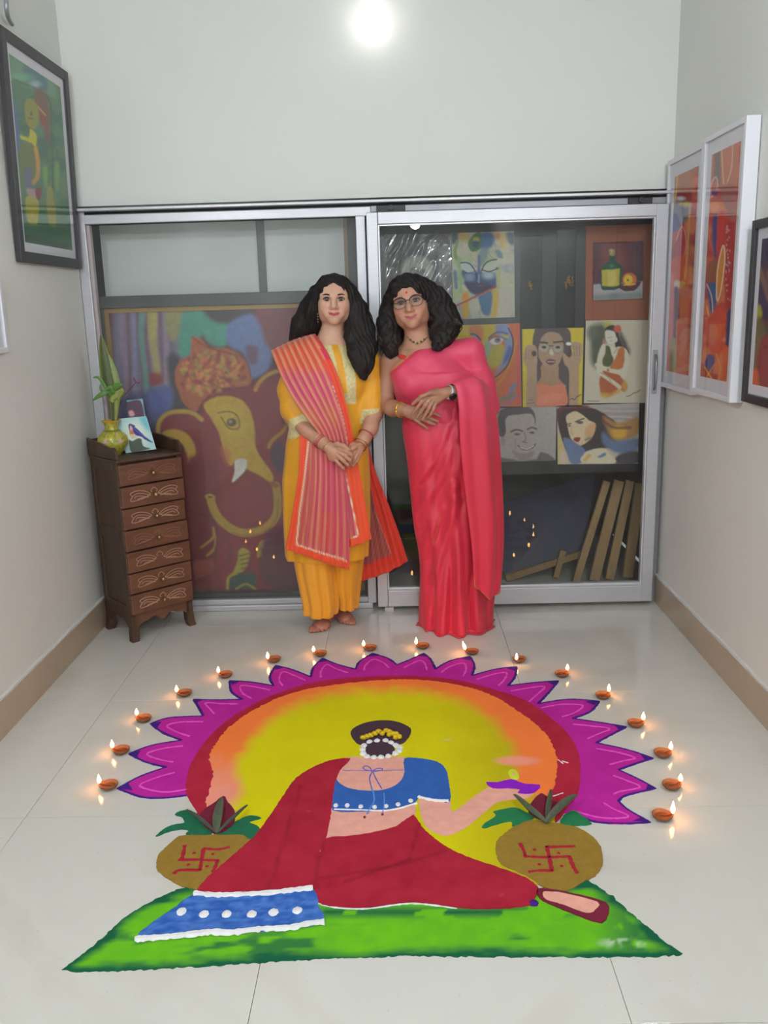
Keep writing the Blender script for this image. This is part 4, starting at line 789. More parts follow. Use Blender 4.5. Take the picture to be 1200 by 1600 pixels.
# ---- sun disc
cr_out = [(304, 1263), (291, 1240), (291, 1221), (299, 1193), (323, 1156), (360, 1123), (407, 1095), (453, 1077), (500, 1065), (570, 1058), (653, 1057), (719, 1064), (775, 1079), (821, 1095), (859, 1121), (887, 1147), (903, 1175), (907, 1207), (903, 1240), (887, 1262), (862, 1290), (780, 1325), (600, 1340), (400, 1330), (330, 1300)]
crimson = (168, 34, 56)
def crim(X, Y, x, y, d):
    n = fbm(x, y, .04, 8)[:, None]; a = np.array(C8(158, 28, 48)); b = np.array(C8(184, 44, 68)); return a+(b-a)*n
filled('sun_rim', cr_out, .0020, crim, cell=.03)
or_out = [(326, 1268), (329, 1232), (333, 1205), (327, 1184), (345, 1152), (371, 1127), (416, 1100), (467, 1081), (523, 1071), (593, 1064), (653, 1063), (719, 1072), (770, 1088), (812, 1114), (845, 1140), (866, 1170), (871, 1203), (866, 1231), (858, 1250), (868, 1300), (835, 1385), (600, 1390), (400, 1320)]
yl_out = np.array([(352, 1300), (376, 1240), (368, 1200), (388, 1165), (412, 1138), (445, 1112), (490, 1094), (540, 1083), (600, 1079), (660, 1082), (712, 1094), (752, 1114), (784, 1142), (804, 1172), (806, 1205), (800, 1225), (838, 1250), (900, 1270), (900, 1400), (600, 1450), (400, 1400)], float)
def sun(X, Y, x, y, d):
    s = _sd_poly(X, Y, crs(yl_out, 4, True)); n = fbm(x, y, .035, 12); n2 = fbm(x, y, .12, 15)
    t = np.clip(.5+(s+(n-.5)*14)/22, 0, 1)[:, None]
    ye = np.array(C8(212, 202, 14))+(np.array(C8(190, 176, 20))-np.array(C8(212, 202, 14)))*np.clip((X-680)/110, 0, 1)[:, None]
    orr = np.array(C8(246, 128, 62)); pk = np.array(C8(238, 150, 128))
    orr = orr+(pk-orr)*(np.clip((Y-1190+n*30)/60, 0, 1)*np.clip((400-X)/40, 0, 1))[:, None]
    c = ye*(1-t)+orr*t
    s2 = np.clip(1-np.hypot((X-808)/42, (Y-1190)/9), 0, 1)[:, None]; c = c+(pk-c)*np.minimum(1, s2*2.2)
    mk = np.clip(1-np.hypot((X-698)/9, (Y-1157)/2.5), 0, 1)[:, None]; c = c+(np.array(C8(210, 200, 120))-c)*mk
    return c*(.94+.12*n2[:, None])
filled('sun_face', or_out, .0030, sun, cell=.009, jit=.0035)
for a, b in (((872, 1188), (880, 1194)), ((878, 1190), (888, 1193)), ((864, 1245), (880, 1240))): strip('white_fleck', [a, b], 1.6, .0034, white_p, wob=.6, z0=.002)
# ---- green mat
gm_pts = [(99, 1515), (150, 1475), (197, 1433), (234, 1410), (281, 1389), (330, 1380), (500, 1385), (700, 1390), (860, 1388), (919, 1377), (957, 1401), (1003, 1443), (1045, 1475), (1068, 1492), (1017, 1496), (887, 1496), (700, 1495), (640, 1494), (500, 1499), (360, 1508), (220, 1516), (127, 1520)]
def green(X, Y, x, y, d):
    n = fbm(x, y, .03, 21); n2 = fbm(x*.5, y*1.6, .05, 22); li = np.array(C8(112, 190, 26)); li2 = np.array(C8(90, 168, 36)); dk = np.array(C8(20, 92, 62))
    c = li+(li2-li)*n[:, None]
    e = np.clip(1.25-d/.030+(n2-.5)*1.6, 0, 1)
    e = np.maximum(e, np.clip((n2-.62)*9, 0, 1)*np.clip((Y-1440)/30, 0, 1)*.8)
    near = np.clip(1-np.abs(Y-1426-(X-700)*.00)/13, 0, 1)*np.clip((X-490)/20, 0, 1)*np.clip((930-X)/60, 0, 1); e = np.maximum(e, near*(n2 > .38))
    e = np.maximum(e, np.clip((X-930)/60, 0, 1)*np.clip((n-.35)*4, 0, .75)); e = np.clip(e, 0, 1)[:, None]
    c = c+(dk-c)*e
    wz = (np.clip(1-np.hypot((X-975)/48, (Y-1474)/11), 0, 1)*np.clip((fbm(x, y, .012, 30)-.55)*9, 0, 1))[:, None]
    return c+(np.array(C8(220, 226, 214))-c)*wz*.9
filled('green_mat', gm_pts, .0016, green, cell=.008, smooth=False, jit=.003)
# ---- pots
khaki = lambda X, Y, x, y, d: np.array(C8(146, 116, 48))*(.86+.28*fbm(x, y, .010, 33)[:, None])
zB = lambda pts: [(740+x/5.4545, 1180+y/5.4545) for x, y in pts]
zC = lambda pts: [(230+x/5.4545, 1230+y/5.4545) for x, y in pts]
pot2 = filled('pot', zB([(185, 830), (200, 740), (270, 670), (340, 620), (450, 565), (600, 575), (800, 600), (940, 650), (1050, 740), (1095, 830), (1098, 930), (1050, 1020), (950, 1080), (850, 1140), (750, 1160), (600, 1130), (450, 1040), (340, 990), (235, 940)]), .0036, khaki, cell=.006)
pot1 = filled('pot', zC([(300, 420), (560, 412), (850, 405), (960, 470), (900, 640), (700, 800), (500, 880), (300, 850), (190, 790), (95, 720), (80, 650), (100, 580), (180, 500), (250, 440)]), .0036, khaki, cell=.006)
redp = powder('powder_red', (162, 36, 52))
for zf, pt, st, dots in ((zB, pot2, [[(395, 760), (430, 830), (440, 872)], [(430, 872), (620, 880), (820, 872)], [(815, 870), (850, 960), (885, 1018)], [(622, 785), (645, 880), (668, 1000)], [(610, 792), (740, 790), (865, 785)], [(465, 1005), (570, 992), (675, 996)]], [(518, 815), (725, 845), (560, 940), (750, 955)]),
                         (zC, pot1, [[(320, 505), (312, 560), (293, 625)], [(265, 630), (440, 628), (615, 636)], [(600, 636), (585, 680), (560, 735)], [(482, 535), (465, 630), (450, 722)], [(478, 530), (600, 540), (705, 520)], [(225, 750), (275, 718), (455, 716)]], [(400, 570), (560, 580), (350, 670), (510, 684)])):
    for s_ in st: strip('symbol_stroke', zf(s_), 6.6, .0052, redp, pt, z0=.003, wob=.3)
    for x, y in zf(dots): blob('symbol_dot', x, y, 3.4, 2.4, .0052, redp, pt, z0=.003)
gr_d = powder('powder_dark_green', (34, 104, 74)); gr_d2 = powder('powder_leaf_green', (40, 120, 76)); maroon = powder('powder_maroon', (118, 36, 56))
slab('leaf_shape', outline(zB([(350, 455), (260, 465), (165, 490), (190, 525), (80, 600), (85, 635), (200, 600), (320, 575), (330, 620), (440, 575), (520, 540), (420, 480)]), 3), .0040, gr_d2)
slab('leaf_shape', outline(zB([(740, 560), (800, 500), (860, 480), (930, 530), (1005, 592), (870, 605), (760, 600)]), 3), .0040, gr_d2)
slab('leaf_shape', outline(zC([(75, 425), (150, 360), (240, 325), (315, 310), (300, 260), (240, 238), (320, 205), (440, 240), (520, 330), (540, 412), (335, 410), (362, 372), (250, 366), (150, 395)]), 3), .0040, gr_d)
slab('leaf_shape', outline(zC([(580, 412), (680, 340), (760, 300), (830, 262), (900, 250), (975, 275), (870, 305), (935, 335), (960, 375), (885, 455), (800, 412)]), 3), .0040, gr_d)
slab('coconut_shape', outline(zB([(568, 335), (630, 365), (700, 410), (765, 452), (720, 500), (640, 560), (560, 560), (470, 500), (490, 415)]), 3), .0044, maroon)
slab('coconut_shape', outline(zC([(650, 85), (690, 140), (735, 190), (750, 260), (730, 330), (650, 395), (560, 395), (480, 330), (440, 280), (465, 215), (560, 150)]), 3), .0044, maroon)
# ---- the seated woman
z4 = lambda pts: [(80+x/2.1429, 1200+y/2.1429) for x, y in pts]; z5 = lambda pts: [(560+x/2.1429, 1200+y/2.1429) for x, y in pts]
zA = lambda pts: [(520+x/6.0, 1110+y/6.0) for x, y in pts]
skin = powder('powder_skin', (232, 168, 152)); blue_p = powder('powder_blue', (52, 98, 176)); violet_p = powder('powder_violet', (146, 34, 196)); hair_p = powder('powder_charcoal', (74, 54, 66)); lime_p = powder('powder_lime', (206, 220, 60))
slab('skin_shape', outline([(540, 1186), (560, 1184), (590, 1186), (631, 1184), (640, 1210), (640, 1240), (648, 1258), (648, 1276), (620, 1294), (580, 1306), (540, 1313), (505, 1316), (515, 1240), (530, 1200)], 2, .0006), .0040, skin)
slab('arm_shape', outline([(655, 1250), (680, 1250), (703, 1252), (704, 1266), (712, 1268), (733, 1252), (750, 1240), (765, 1232), (790, 1233), (812, 1237), (834, 1240), (823, 1249), (800, 1251), (776, 1256), (758, 1270), (735, 1289), (713, 1303), (692, 1307), (671, 1298), (660, 1282)], 3, .0006), .0038, skin)
blo = [(632, 1187), (658, 1187), (683, 1192), (696, 1203), (701, 1222), (703, 1254), (680, 1252), (656, 1248), (650, 1254), (637, 1260), (604, 1267), (567, 1270), (520, 1268), (521, 1240), (524, 1219), (531, 1226), (545, 1233), (567, 1237), (592, 1237), (612, 1232), (626, 1222), (632, 1208)]
slab('blouse_shape', outline(blo, 3, .0006), .0046, blue_p)
def sar(X, Y, x, y, d):
    n = fbm(x, y, .04, 44); a = np.array(C8(150, 26, 46)); b = np.array(C8(176, 40, 60)); c = a+(b-a)*n[:, None]
    sp = (fbm(x, y, .008, 47) > .87)[:, None]; c = np.where(sp, np.array(C8(180, 60, 76)), c)
    for ln in ([(508, 1318), (498, 1345), (494, 1390)], [(655, 1290), (640, 1345), (540, 1380)], [(500, 1375), (620, 1355), (700, 1330)], [(470, 1230), (440, 1330), (420, 1390)]):
        q = np.clip(1-np.abs(_d_line(X, Y, ln))/4.0, 0, 1)[:, None]; c = c*(1-.30*q)
    return c
filled('drape_shape', [(548, 1187), (525, 1188), (504, 1194), (483, 1204), (462, 1218), (446, 1240), (425, 1271), (400, 1306), (360, 1342), (304, 1396), (360, 1400), (420, 1398), (491, 1390), (500, 1331), (510, 1312), (518, 1270), (521, 1240), (527, 1214), (536, 1200)], .0050, sar, cell=.010, sub=2)
filled('skirt_shape', [(509, 1312), (540, 1309), (580, 1303), (620, 1293), (646, 1275), (660, 1295), (691, 1321), (728, 1340), (784, 1359), (821, 1373), (841, 1389), (835, 1406), (826, 1417), (761, 1422), (714, 1419), (644, 1411), (575, 1420), (528, 1419), (495, 1412), (491, 1390), (498, 1345)], .0048, sar, cell=.010, sub=2)
def blb(X, Y, x, y, d):
    n = fbm(x, y*2, .02, 51)[:, None]; a = np.array(C8(42, 88, 170)); b = np.array(C8(92, 134, 206)); return a+(b-a)*np.clip(n*1.6-.5, 0, 1)
bord = filled('border_shape', [(304, 1399), (360, 1402), (420, 1399), (488, 1391), (497, 1417), (507, 1443), (453, 1452), (400, 1458), (330, 1461), (267, 1466), (211, 1471), (239, 1443), (276, 1419)], .0054, blb, cell=.008, sub=2)
strip('border_ruffle', [(303, 1398), (330, 1401), (360, 1401), (420, 1398), (455, 1394), (489, 1390)], 11, .010, white_p, bord, z0=.004, wob=.35)
strip('border_ruffle', [(211, 1470), (267, 1466), (330, 1459), (360, 1460), (400, 1455), (453, 1452), (480, 1446), (507, 1443)], 11, .010, white_p, bord, z0=.004, wob=.35)
for x, y in z4([(437, 487), (512, 495), (588, 495), (672, 495), (745, 489), (825, 483)]): blob('border_dot', x, y, 9, 7, .009, white_p, bord, z0=.004)
strip('skirt_edge', [(497, 1413), (530, 1420), (575, 1421), (644, 1413), (714, 1421)], 2.0, .0040, white_p, wob=.8, z0=.001)
# foot
slab('foot_outline', outline([(840, 1391), (860, 1391), (905, 1400), (947, 1412), (951, 1428), (940, 1444), (905, 1433), (858, 1414), (842, 1404)], 2, .0006), .0048, maroon)
slab('foot_shape', outline([(848, 1397), (862, 1396), (880, 1398), (933, 1412), (930, 1424), (916, 1429), (880, 1416), (854, 1408)], 3, .0006), .0056, skin)
blob('anklet_dot', 833, 1412, 9, 6, .0056, indigo, z0=.002)
# hair, bun, beads, marigold
slab('hair_shape', outline([(548, 1147), (553, 1139), (570, 1131), (595, 1127), (620, 1129), (640, 1138), (642, 1146), (637, 1156), (627, 1164), (600, 1166), (565, 1166), (553, 1158)], 4, .0005), .0042, hair_p)
slab('bun_shape', outline([(571, 1172), (575, 1164), (590, 1160), (605, 1162), (616, 1170), (614, 1179), (600, 1184), (584, 1184), (574, 1180)], 4, .0005), .0050, hair_p)
for x, y in zA([(345, 305), (415, 295), (495, 292), (545, 312), (590, 335), (628, 355), (622, 385), (585, 410), (520, 438), (450, 447), (385, 450), (320, 440), (285, 412), (283, 375), (295, 338)]): blob('hair_bead', x, y, 5.6, 3.6, .0085, white_p, z0=.003)
# blouse border, dots, tie
strip('blouse_edge', zA([(10, 940), (180, 945), (300, 948), (480, 952), (620, 932), (700, 908), (790, 880)]), 3.5, .0064, white_p, z0=.003, wob=.3)
strip('blouse_edge', zA([(800, 820), (900, 845), (990, 858), (1085, 860)]), 6.5, .0072, white_p, z0=.003, wob=.3)
for x, y in zA([(28, 903), (135, 903), (262, 913), (392, 918), (500, 910), (612, 893), (730, 858)]): blob('blouse_dot', x, y, 4.6, 4.0, .0076, white_p, z0=.003)
tie = powder('powder_tie_blue', (76, 92, 190)); tie2 = powder('powder_tie_light', (92, 146, 220))
strip('tie_cord', zA([(90, 572), (200, 574), (350, 577), (480, 572), (670, 570)]), 1.6, .0048, tie, z0=.003, wob=.2)
strip('tie_loop', zA([(368, 580), (310, 570), (284, 548), (310, 532), (345, 545), (366, 578)]), 2.0, .0054, tie, z0=.003, wob=.2); strip('tie_loop', zA([(370, 582), (415, 556), (465, 556), (455, 574), (405, 582), (372, 588)]), 2.0, .0054, tie, z0=.003, wob=.2)
strip('tie_end', zA([(366, 590), (345, 650), (365, 740)]), 2.4, .0054, tie, z0=.003, wob=.2); strip('tie_end', zA([(365, 740), (385, 800), (386, 870), (350, 930), (322, 985)]), 3.0, .0066, tie2, z0=.003, wob=.2)
strip('tie_end', zA([(376, 590), (410, 660), (460, 745)]), 2.2, .0054, tie, z0=.003, wob=.2); strip('tie_end', zA([(480, 790), (484, 860), (478, 930), (466, 970)]), 2.4, .0066, tie2, z0=.003, wob=.2)
for x, y in zA([(298, 1012), (465, 986)]): blob('tassel_dot', x, y, 2.4, 2.4, .0066, maroon, z0=.003)
# lamp in her hand
slab('lamp_shape', outline(zB([(105, 240), (200, 242), (320, 215), (380, 235), (440, 255), (565, 265), (545, 305), (500, 335), (440, 340), (375, 330), (398, 300), (300, 292), (165, 292)]), 2, .0004), .0052, violet_p)
blob('lamp_flame_shape', 802.5, 1211.5, 8, 9, .0052, lime_p, z0=.003); blob('lamp_flame_core', 802, 1211.5, 2.8, 3.6, .0064, skin, z0=.003)
# marigold petals laid in the hair
mg = thing('marigold_string', 'short string of real yellow marigold petals on the painted hair bun', 'flowers', tuple(G(598, 1152)))
mari = mat('marigold', C8(226, 190, 14), .8, noise=.3, nscale=150, bump=.8, bscale=500)
for k, (x, y) in enumerate(zA([(285, 280), (320, 270), (355, 262), (395, 245), (430, 225), (465, 240), (500, 215), (530, 225), (560, 245), (595, 250), (625, 275), (590, 278), (530, 250)])):
    c = G(x, y); bm = bmesh.new(); bmesh.ops.create_icosphere(bm, subdivisions=2, radius=.0108)
    for v in bm.verts: v.co *= 1+.25*math.sin(v.co.x*900+k)*math.cos(v.co.y*800); v.co.z *= .75
    bmesh.ops.translate(bm, verts=bm.verts, vec=(c[0], c[1], .0042+.0070)); link('flower_head', bm_mesh(bm), mari, mg, smooth=True)
# real leaves laid on the coconuts
leaf_m = mat('dried_leaf', C8(84, 92, 72), .6, noise=.25, nscale=40, bump=.3, bscale=300); leaf_m2 = mat('dried_leaf_dark', C8(72, 76, 66), .6, noise=.25, nscale=40)
def leaf3(zf, a, b, c_, wd, h, m, name, parent, curl=.0):
    """a leaf along traced points a-b-c, standing h metres off the powder in the middle"""
    P = crs([np.append(G(*zf([a])[0])[:2], .0065), np.append(G(*zf([b])[0])[:2], .0065+h*.6), np.append(G(*zf([c_])[0])[:2], .0065+h)], 8)
    n = len(P); V = []; F = []
    for i in range(n):
        t = P[min(i+1, n-1)]-P[max(i-1, 0)]; t /= np.linalg.norm(t)+1e-9; s_ = np.cross(t, (0, 0, 1)); s_ /= np.linalg.norm(s_)+1e-9
        u = i/(n-1); w_ = wd*math.sin(math.pi*min(1, u*.92+.06))**.8+.0008
        for j in (-1, -.5, 0, .5, 1): V.append(tuple(P[i]+s_*w_*j+np.array((0, 0, abs(j)*w_*(.5+curl)))))
    for i in range(n-1):
        for j in range(4): F.append((i*5+j, i*5+j+1, i*5+6+j, i*5+5+j))
    o = link(name, pyd(V, F), m, parent, smooth=True); s = o.modifiers.new('s', 'SOLIDIFY'); s.thickness = .0008; return o
t = thing('leaf_sprig', 'upright grey-green leaf with two curled ones on the pot beside the drape', 'leaves', tuple(G(*zC([(590, 400)])[0])))
leaf3(zC, (592, 405), (605, 280), (640, 135), .013, .012, leaf_m, 'leaf', t); leaf3(zC, (575, 400), (450, 320), (335, 245), .005, .014, leaf_m2, 'leaf', t, 1); leaf3(zC, (610, 405), (740, 310), (862, 205), .005, .014, leaf_m2, 'leaf', t, 1)
t = thing('leaf_sprig', 'spread curling grey-green leaves on the pot below the painted lamp', 'leaves', tuple(G(*zB([(620, 600)])[0])))
leaf3(zB, (620, 600), (470, 515), (340, 390), .009, .014, leaf_m, 'leaf', t, 1); leaf3(zB, (620, 600), (760, 500), (885, 400), .012, .016, leaf_m, 'leaf', t, 1); leaf3(zB, (622, 585), (640, 470), (662, 350), .006, .016, leaf_m, 'leaf', t, 1)

# ================================================================ clay oil lamps round the petals
clay = mat('fired_clay', C8(122, 76, 48), .6, noise=.18, nscale=60, bump=.3, bscale=300); oil_m = mat('oil', C8(120, 60, 18), .08, coat=.6); wick_m = mat('wick', C8(60, 44, 34), .9)
flame_m = bpy.data.materials.new('flame'); flame_m.use_nodes = True
def _fl():
    N = flame_m.node_tree.nodes; L = flame_m.node_tree.links; N.remove(N['Principled BSDF'])
    e = N.new('ShaderNodeEmission'); tc = N.new('ShaderNodeTexCoord'); sp = N.new('ShaderNodeSeparateXYZ'); L.new(tc.outputs['Generated'], sp.inputs[0])
    r = N.new('ShaderNodeValToRGB'); r.color_ramp.elements[0].color = (1, .28, .05, 1); r.color_ramp.elements[1].color = (1, .46, .13, 1); r.color_ramp.elements[1].position = .35
    x = r.color_ramp.elements.new(1.0); x.color = (1, .40, .10, 1)
    L.new(sp.outputs[2], r.inputs[0]); L.new(r.outputs[0], e.inputs[0]); e.inputs[1].default_value = 55.0; L.new(e.outputs[0], N['Material Output'].inputs[0])
_fl()
NB = 28
prof = [(.004, 0), (.014, 0), (.0215, .005), (.0265, .011), (.0285, .0175), (.0275, .0185), (.0262, .0172), (.0225, .0105), (.012, .0065), (.001, .0055)]
V = []; F = []
for r, z in prof:
    for k in range(NB):
        a = 2*math.pi*k/NB; d = ((a+math.pi) % (2*math.pi))-math.pi; sp_ = max(0, math.cos(d))**14
        q = r*(1+.17*sp_*(z > .009)); V.append((q*math.cos(a), q*math.sin(a)*(1-.06*sp_), z+.001*sp_*(z > .012)))
for i in range(len(prof)-1):
    for k in range(NB): k2 = (k+1) % NB; F.append((i*NB+k, i*NB+k2, (i+1)*NB+k2, (i+1)*NB+k))
F.append(tuple(range(NB-1, -1, -1))); F.append(tuple((len(prof)-1)*NB+k for k in range(NB)))
bowl_me = pyd(V, F, 'bowl'); bowl_me.materials.append(clay); bowl_me.polygons.foreach_set('use_smooth', [True]*len(bowl_me.polygons))
oil_me = lathe_mesh([(.0205, .0100), (.0205, .0104)], 24); oil_me.materials.append(oil_m)
Vw, Fw = tube_geo(crs([(-.006, .002, .0108), (.008, 0, .0115), (.020, 0, .0155), (.0295, 0, .0205)], 4), .0016, 6); wick_me = pyd(Vw, Fw); wick_me.materials.append(wick_m)
fl_prof = [(.0006, 0), (.0032, .003), (.0048, .008), (.0044, .014), (.0026, .020), (.0008, .026), (.0002, .029)]
flame_me = lathe_mesh(fl_prof, 14); flame_me.materials.append(flame_m); flame_me.polygons.foreach_set('use_smooth', [True]*len(flame_me.polygons))
bowls = [(171, 1229), (190, 1174), (225, 1124), (289, 1084), (353, 1055), (429, 1031), (501, 1022), (579, 1013), (661, 1010), (738, 1019), (811, 1031), (878, 1054), (942, 1088), (993, 1132), (1035, 1179), (1049, 1229), (1034, 1277)]
fdir = [(152, 1233), (175, 1177), (214, 1125), (280, 1088), (346, 1058), (420, 1036), (497, 1025), (571, 1016), (653, 1013), (734, 1022), (809, 1036), (887, 1054), (951, 1088), (1005, 1133), (1047, 1180), (1062, 1230), (1050, 1281)]
wh = ['lowest lamp on the side of the wooden chest', 'second lamp up from the lowest on the chest side', 'third lamp up on the chest side', 'fourth lamp up on the chest side, by the pointed petal', 'fifth lamp up on the chest side', 'sixth lamp up on the chest side, nearest the chest leg', 'just in front of the bare feet', 'top of the arc, nearer the yellow trousers', 'top of the arc, nearer the red sari', 'before the red sari hem, tall slanting flame', 'one place past the red sari hem', 'sixth lamp up on the side of the white frames', 'fifth lamp up on the side of the white frames', 'fourth lamp up on the side of the white frames', 'third lamp up on the side of the white frames', 'second lamp up on the side of the white frames', 'lowest lamp on the side of the white frames, oil glinting']
for i, (b, f) in enumerate(zip(bowls, fdir)):
    c = G(b[0], b[1]+3); d = G(*f)-G(b[0], b[1]+3); ang = math.atan2(d[1], d[0])
    t = thing('oil_lamp', 'lit clay oil lamp: '+wh[i], 'lamp', (c[0], c[1], 0), 'clay oil lamps round the floor picture', rotz=ang)
    for nm, me in (('bowl', bowl_me), ('oil', oil_me), ('wick', wick_me)):
        o = bpy.data.objects.new(nm, me); COL.objects.link(o); o.parent = t
    o = bpy.data.objects.new('flame', flame_me); COL.objects.link(o); o.parent = t; o.location = (.0295, 0, .0205)
    hs = 1.25 if i in (9, 16) else random.uniform(.8, 1.0); o.scale = (1.3, 1.3, hs*1.1)
    if i == 9: o.rotation_euler = (0, -.3, -ang)
# ================================================================ carved chest of drawers standing cornerwise
chW, chD = .335, .290
FL, FR = G(207, 1006), G(309, 976)
ang = math.atan2(FR[1]-FL[1], FR[0]-FL[0]); chW = float(np.linalg.norm(FR-FL))
ch = thing('chest_of_drawers', 'tall narrow dark wooden chest of seven carved drawers in the corner', 'chest', (FL[0], FL[1], 0), rotz=ang)
# local frame: x along the front, y into the chest, z up
wood_d = mat('dark_stained_wood', C8(78, 56, 42), .5, noise=.35, nscale=9, stretch=(3, 3, .5), bump=.15, bscale=120)
wood_f = mat('drawer_front_wood', C8(106, 68, 50), .42, noise=.30, nscale=8, stretch=(1, 1, 4), bump=.12, bscale=120)
carve = mat('carved_pale_line', C8(176, 140, 118), .7); brass = mat('worn_brass', C8(160, 136, 84), .3, metal=.8)
def LB(name, lo, hi, m, parent=ch, bevel=0.002, **k): return box(name, lo, hi, m, parent, bevel=bevel, world=False, **k)
TZ = .842
legz = .10
def leg_flare(name, x, y, sx, sy):
    V = []; 
    for z, g in ((0, .007), (.03, .003), (.07, .0), (.13, .0)):
        for dx, dy in ((0, 0), (1, 0), (1, 1), (0, 1)):
            X_ = x+(dx*.034 if sx > 0 else -dx*.034); Y_ = y+(dy*.034 if sy > 0 else -dy*.034)
            if dx == 0: X_ -= sx*g
            else: X_ -= sx*(g*.2+.006*(z < .02))
            if dy == 0: Y_ -= sy*g
            else: Y_ -= sy*(g*.2+.006*(z < .02))
            V.append((X_, Y_, z))
    F = [(0, 1, 2, 3)]+[(i*4+k, i*4+(k+1) % 4, i*4+4+(k+1) % 4, i*4+4+k) for i in range(3) for k in range(4)]+[(12, 13, 14, 15)]
    me = pyd(V, F); bm = bmesh.new(); bm.from_mesh(me); bmesh.ops.recalc_face_normals(bm, faces=bm.faces); bm.to_mesh(me); bm.free()
    return link(name, me, wood_d, ch, world=False)
for x, y, sx, sy in ((.012, .012, 1, 1), (chW-.012, .012, -1, 1), (.012, chD-.012, 1, -1), (chW-.012, chD-.012, -1, -1)): leg_flare('leg', x, y, sx, sy)
x0c, x1c = .012, chW-.012
LB('side_panel', (x0c+.006, .02, .09), (x0c+.014, chD-.02, TZ-.02), wood_d); LB('side_panel', (x1c-.014, .02, .09), (x1c-.006, chD-.02, TZ-.02), wood_d)
LB('back_panel', (x0c, chD-.02, .09), (x1c, chD-.012, TZ-.02), wood_d)
for xx in (x0c, x1c-.020):
    for (ya, yb, za, zb) in ((.012, .05, .12, TZ-.01), (chD-.045, chD-.012, .12, TZ-.01), (.05, chD-.045, .11, .165), (.05, chD-.045, .47, .52), (.05, chD-.045, TZ-.06, TZ-.01)):
        LB('side_rail', (xx, ya, za), (xx+.020, yb, zb), wood_d)
    # pointed arch along the lower edge
    n = 20; V = []
    for i in range(n+1):
        u = i/n; y = .04+(chD-.08)*u; zl = .045+.06*math.sin(math.pi*u)**.7; V += [(xx+.002, y, zl), (xx+.018, y, zl), (xx+.018, y, .12), (xx+.002, y, .12)]
    F = [(i*4+k, i*4+(k+1) % 4, i*4+4+(k+1) % 4, i*4+4+k) for i in range(n) for k in range(4)]; link('side_apron', pyd(V, F), wood_d, ch, world=False)
LB('carcass', (x0c+.014, .03, .12), (x1c-.014, chD-.02, TZ-.012), wood_d)
n = 40; V = []
for i in range(n+1):
    u = i/n; x = .035+(chW-.07)*u; zl = .060+.030*min(1, math.sin(math.pi*u)*2.2)+.010*math.cos(u*math.pi*6)*math.sin(math.pi*u)-.008*math.exp(-((u-.5)/.08)**2); V += [(x, .012, zl), (x, .026, zl), (x, .026, .130), (x, .012, .130)]
link('front_apron', pyd(V, [(i*4+k, i*4+(k+1) % 4, i*4+4+(k+1) % 4, i*4+4+k) for i in range(n) for k in range(4)]), wood_f, ch, world=False)
LB('top', (x0c-.004, .000, TZ-.014), (x1c+.004, chD-.008, TZ), wood_d, bevel=.005)
# gallery: sides with a rounded front end and a higher back
def gallery(xx):
    pts = [(.004, .005), (.004, .030), (.012, .046), (.03, .055), (.07, .050), (.12, .058), (.17, .066), (chD-.03, .070), (chD-.006, .078), (chD-.006, .0)]
    V = [(xx, y, TZ+z-.001) for y, z in pts]+[(xx+.012, y, TZ+z-.001) for y, z in pts]; n = len(pts)
    me = pyd(V, [tuple(range(n)), tuple(range(2*n-1, n-1, -1))]+[(i, i+n, (i+1) % n+n, (i+1) % n) for i in range(n)])
    bm = bmesh.new(); bm.from_mesh(me); bmesh.ops.recalc_face_normals(bm, faces=bm.faces); bm.to_mesh(me); bm.free(); return link('gallery_side', me, wood_d, ch, world=False)
gallery(x0c-.004); gallery(x1c-.008); LB('gallery_back', (x0c-.004, chD-.018, TZ), (x1c+.004, chD-.006, TZ+.070), wood_d)
dz0 = .128; dh = (TZ-.020-dz0)/7
def wing_curves(s, hh):
    """carved leaf wing to one side of the knob (s = +-1), in drawer-front units"""
    L_ = []
    L_.append([(s*.010, .012), (s*.016, .020), (s*.006, .030), (0, .034)])
    L_.append([(s*.018, .004), (s*.045, .022), (s*.085, .030), (s*.118, .020), (s*.110, .006), (s*.120, -.010)])
    L_.append([(s*.022, -.002), (s*.055, .012), (s*.090, .016), (s*.110, .004)]); L_.append([(s*.030, -.010), (s*.060, .000), (s*.090, .004), (s*.100, -.006)])
    L_.append([(s*.018, .004), (s*.040, -.006), (s*.070, -.014), (s*.112, -.018), (s*.120, -.010)]); L_.append([(s*.040, -.008), (s*.065, -.008), (s*.085, -.012)])
    return [[(x*.98, z*hh/.085*.8) for x, z in c] for c in L_]
carve2 = mat('carved_dull_line', C8(142, 98, 76), .7)
for k in range(7):
    z0 = dz0+k*dh; yf = -.004+(.003 if k in (1, 4) else 0)
    pr = .004 if k in (1, 2, 5) else 0.0
    d = LB('drawer', (x0c+.002, yf-pr, z0+.003), (x1c-.002+(.002 if k < 4 else -.002), .028, z0+dh-.003), wood_f, bevel=.004)
    bm_V, bm_F = [], []; xm, zm = chW/2, z0+dh*.47
    strong = k in (0, 4, 5)
    for s in (-1, 1):
        for c in wing_curves(s, dh):
            tube_geo(crs([(xm+x, yf-pr-.0004, zm+z) for x, z in c], 5), .0016 if strong else .0012, 6, bm_V, bm_F)
    link('carving', pyd(bm_V, bm_F), carve if strong or k == 1 or k == 2 else carve2, d, world=False, label='pale carved leaf scrolls' if strong else None)
    if k != 2:
        me = lathe_mesh([(.004, 0), (.004, .008), (.009, .012), (.010, .018), (.007, .023), (.001, .025)], 16)
        me.transform(Matrix.Translation((xm, yf-pr, zm)) @ Matrix.Rotation(math.pi/2, 4, 'X')); link('knob', me, brass, d, world=False, smooth=True)
ch_m = Matrix.Translation((FL[0], FL[1], 0)) @ Matrix.Rotation(ang, 4, 'Z')
def CL(x, y, z): return np.array(ch_m @ Vector((x, y, z)))
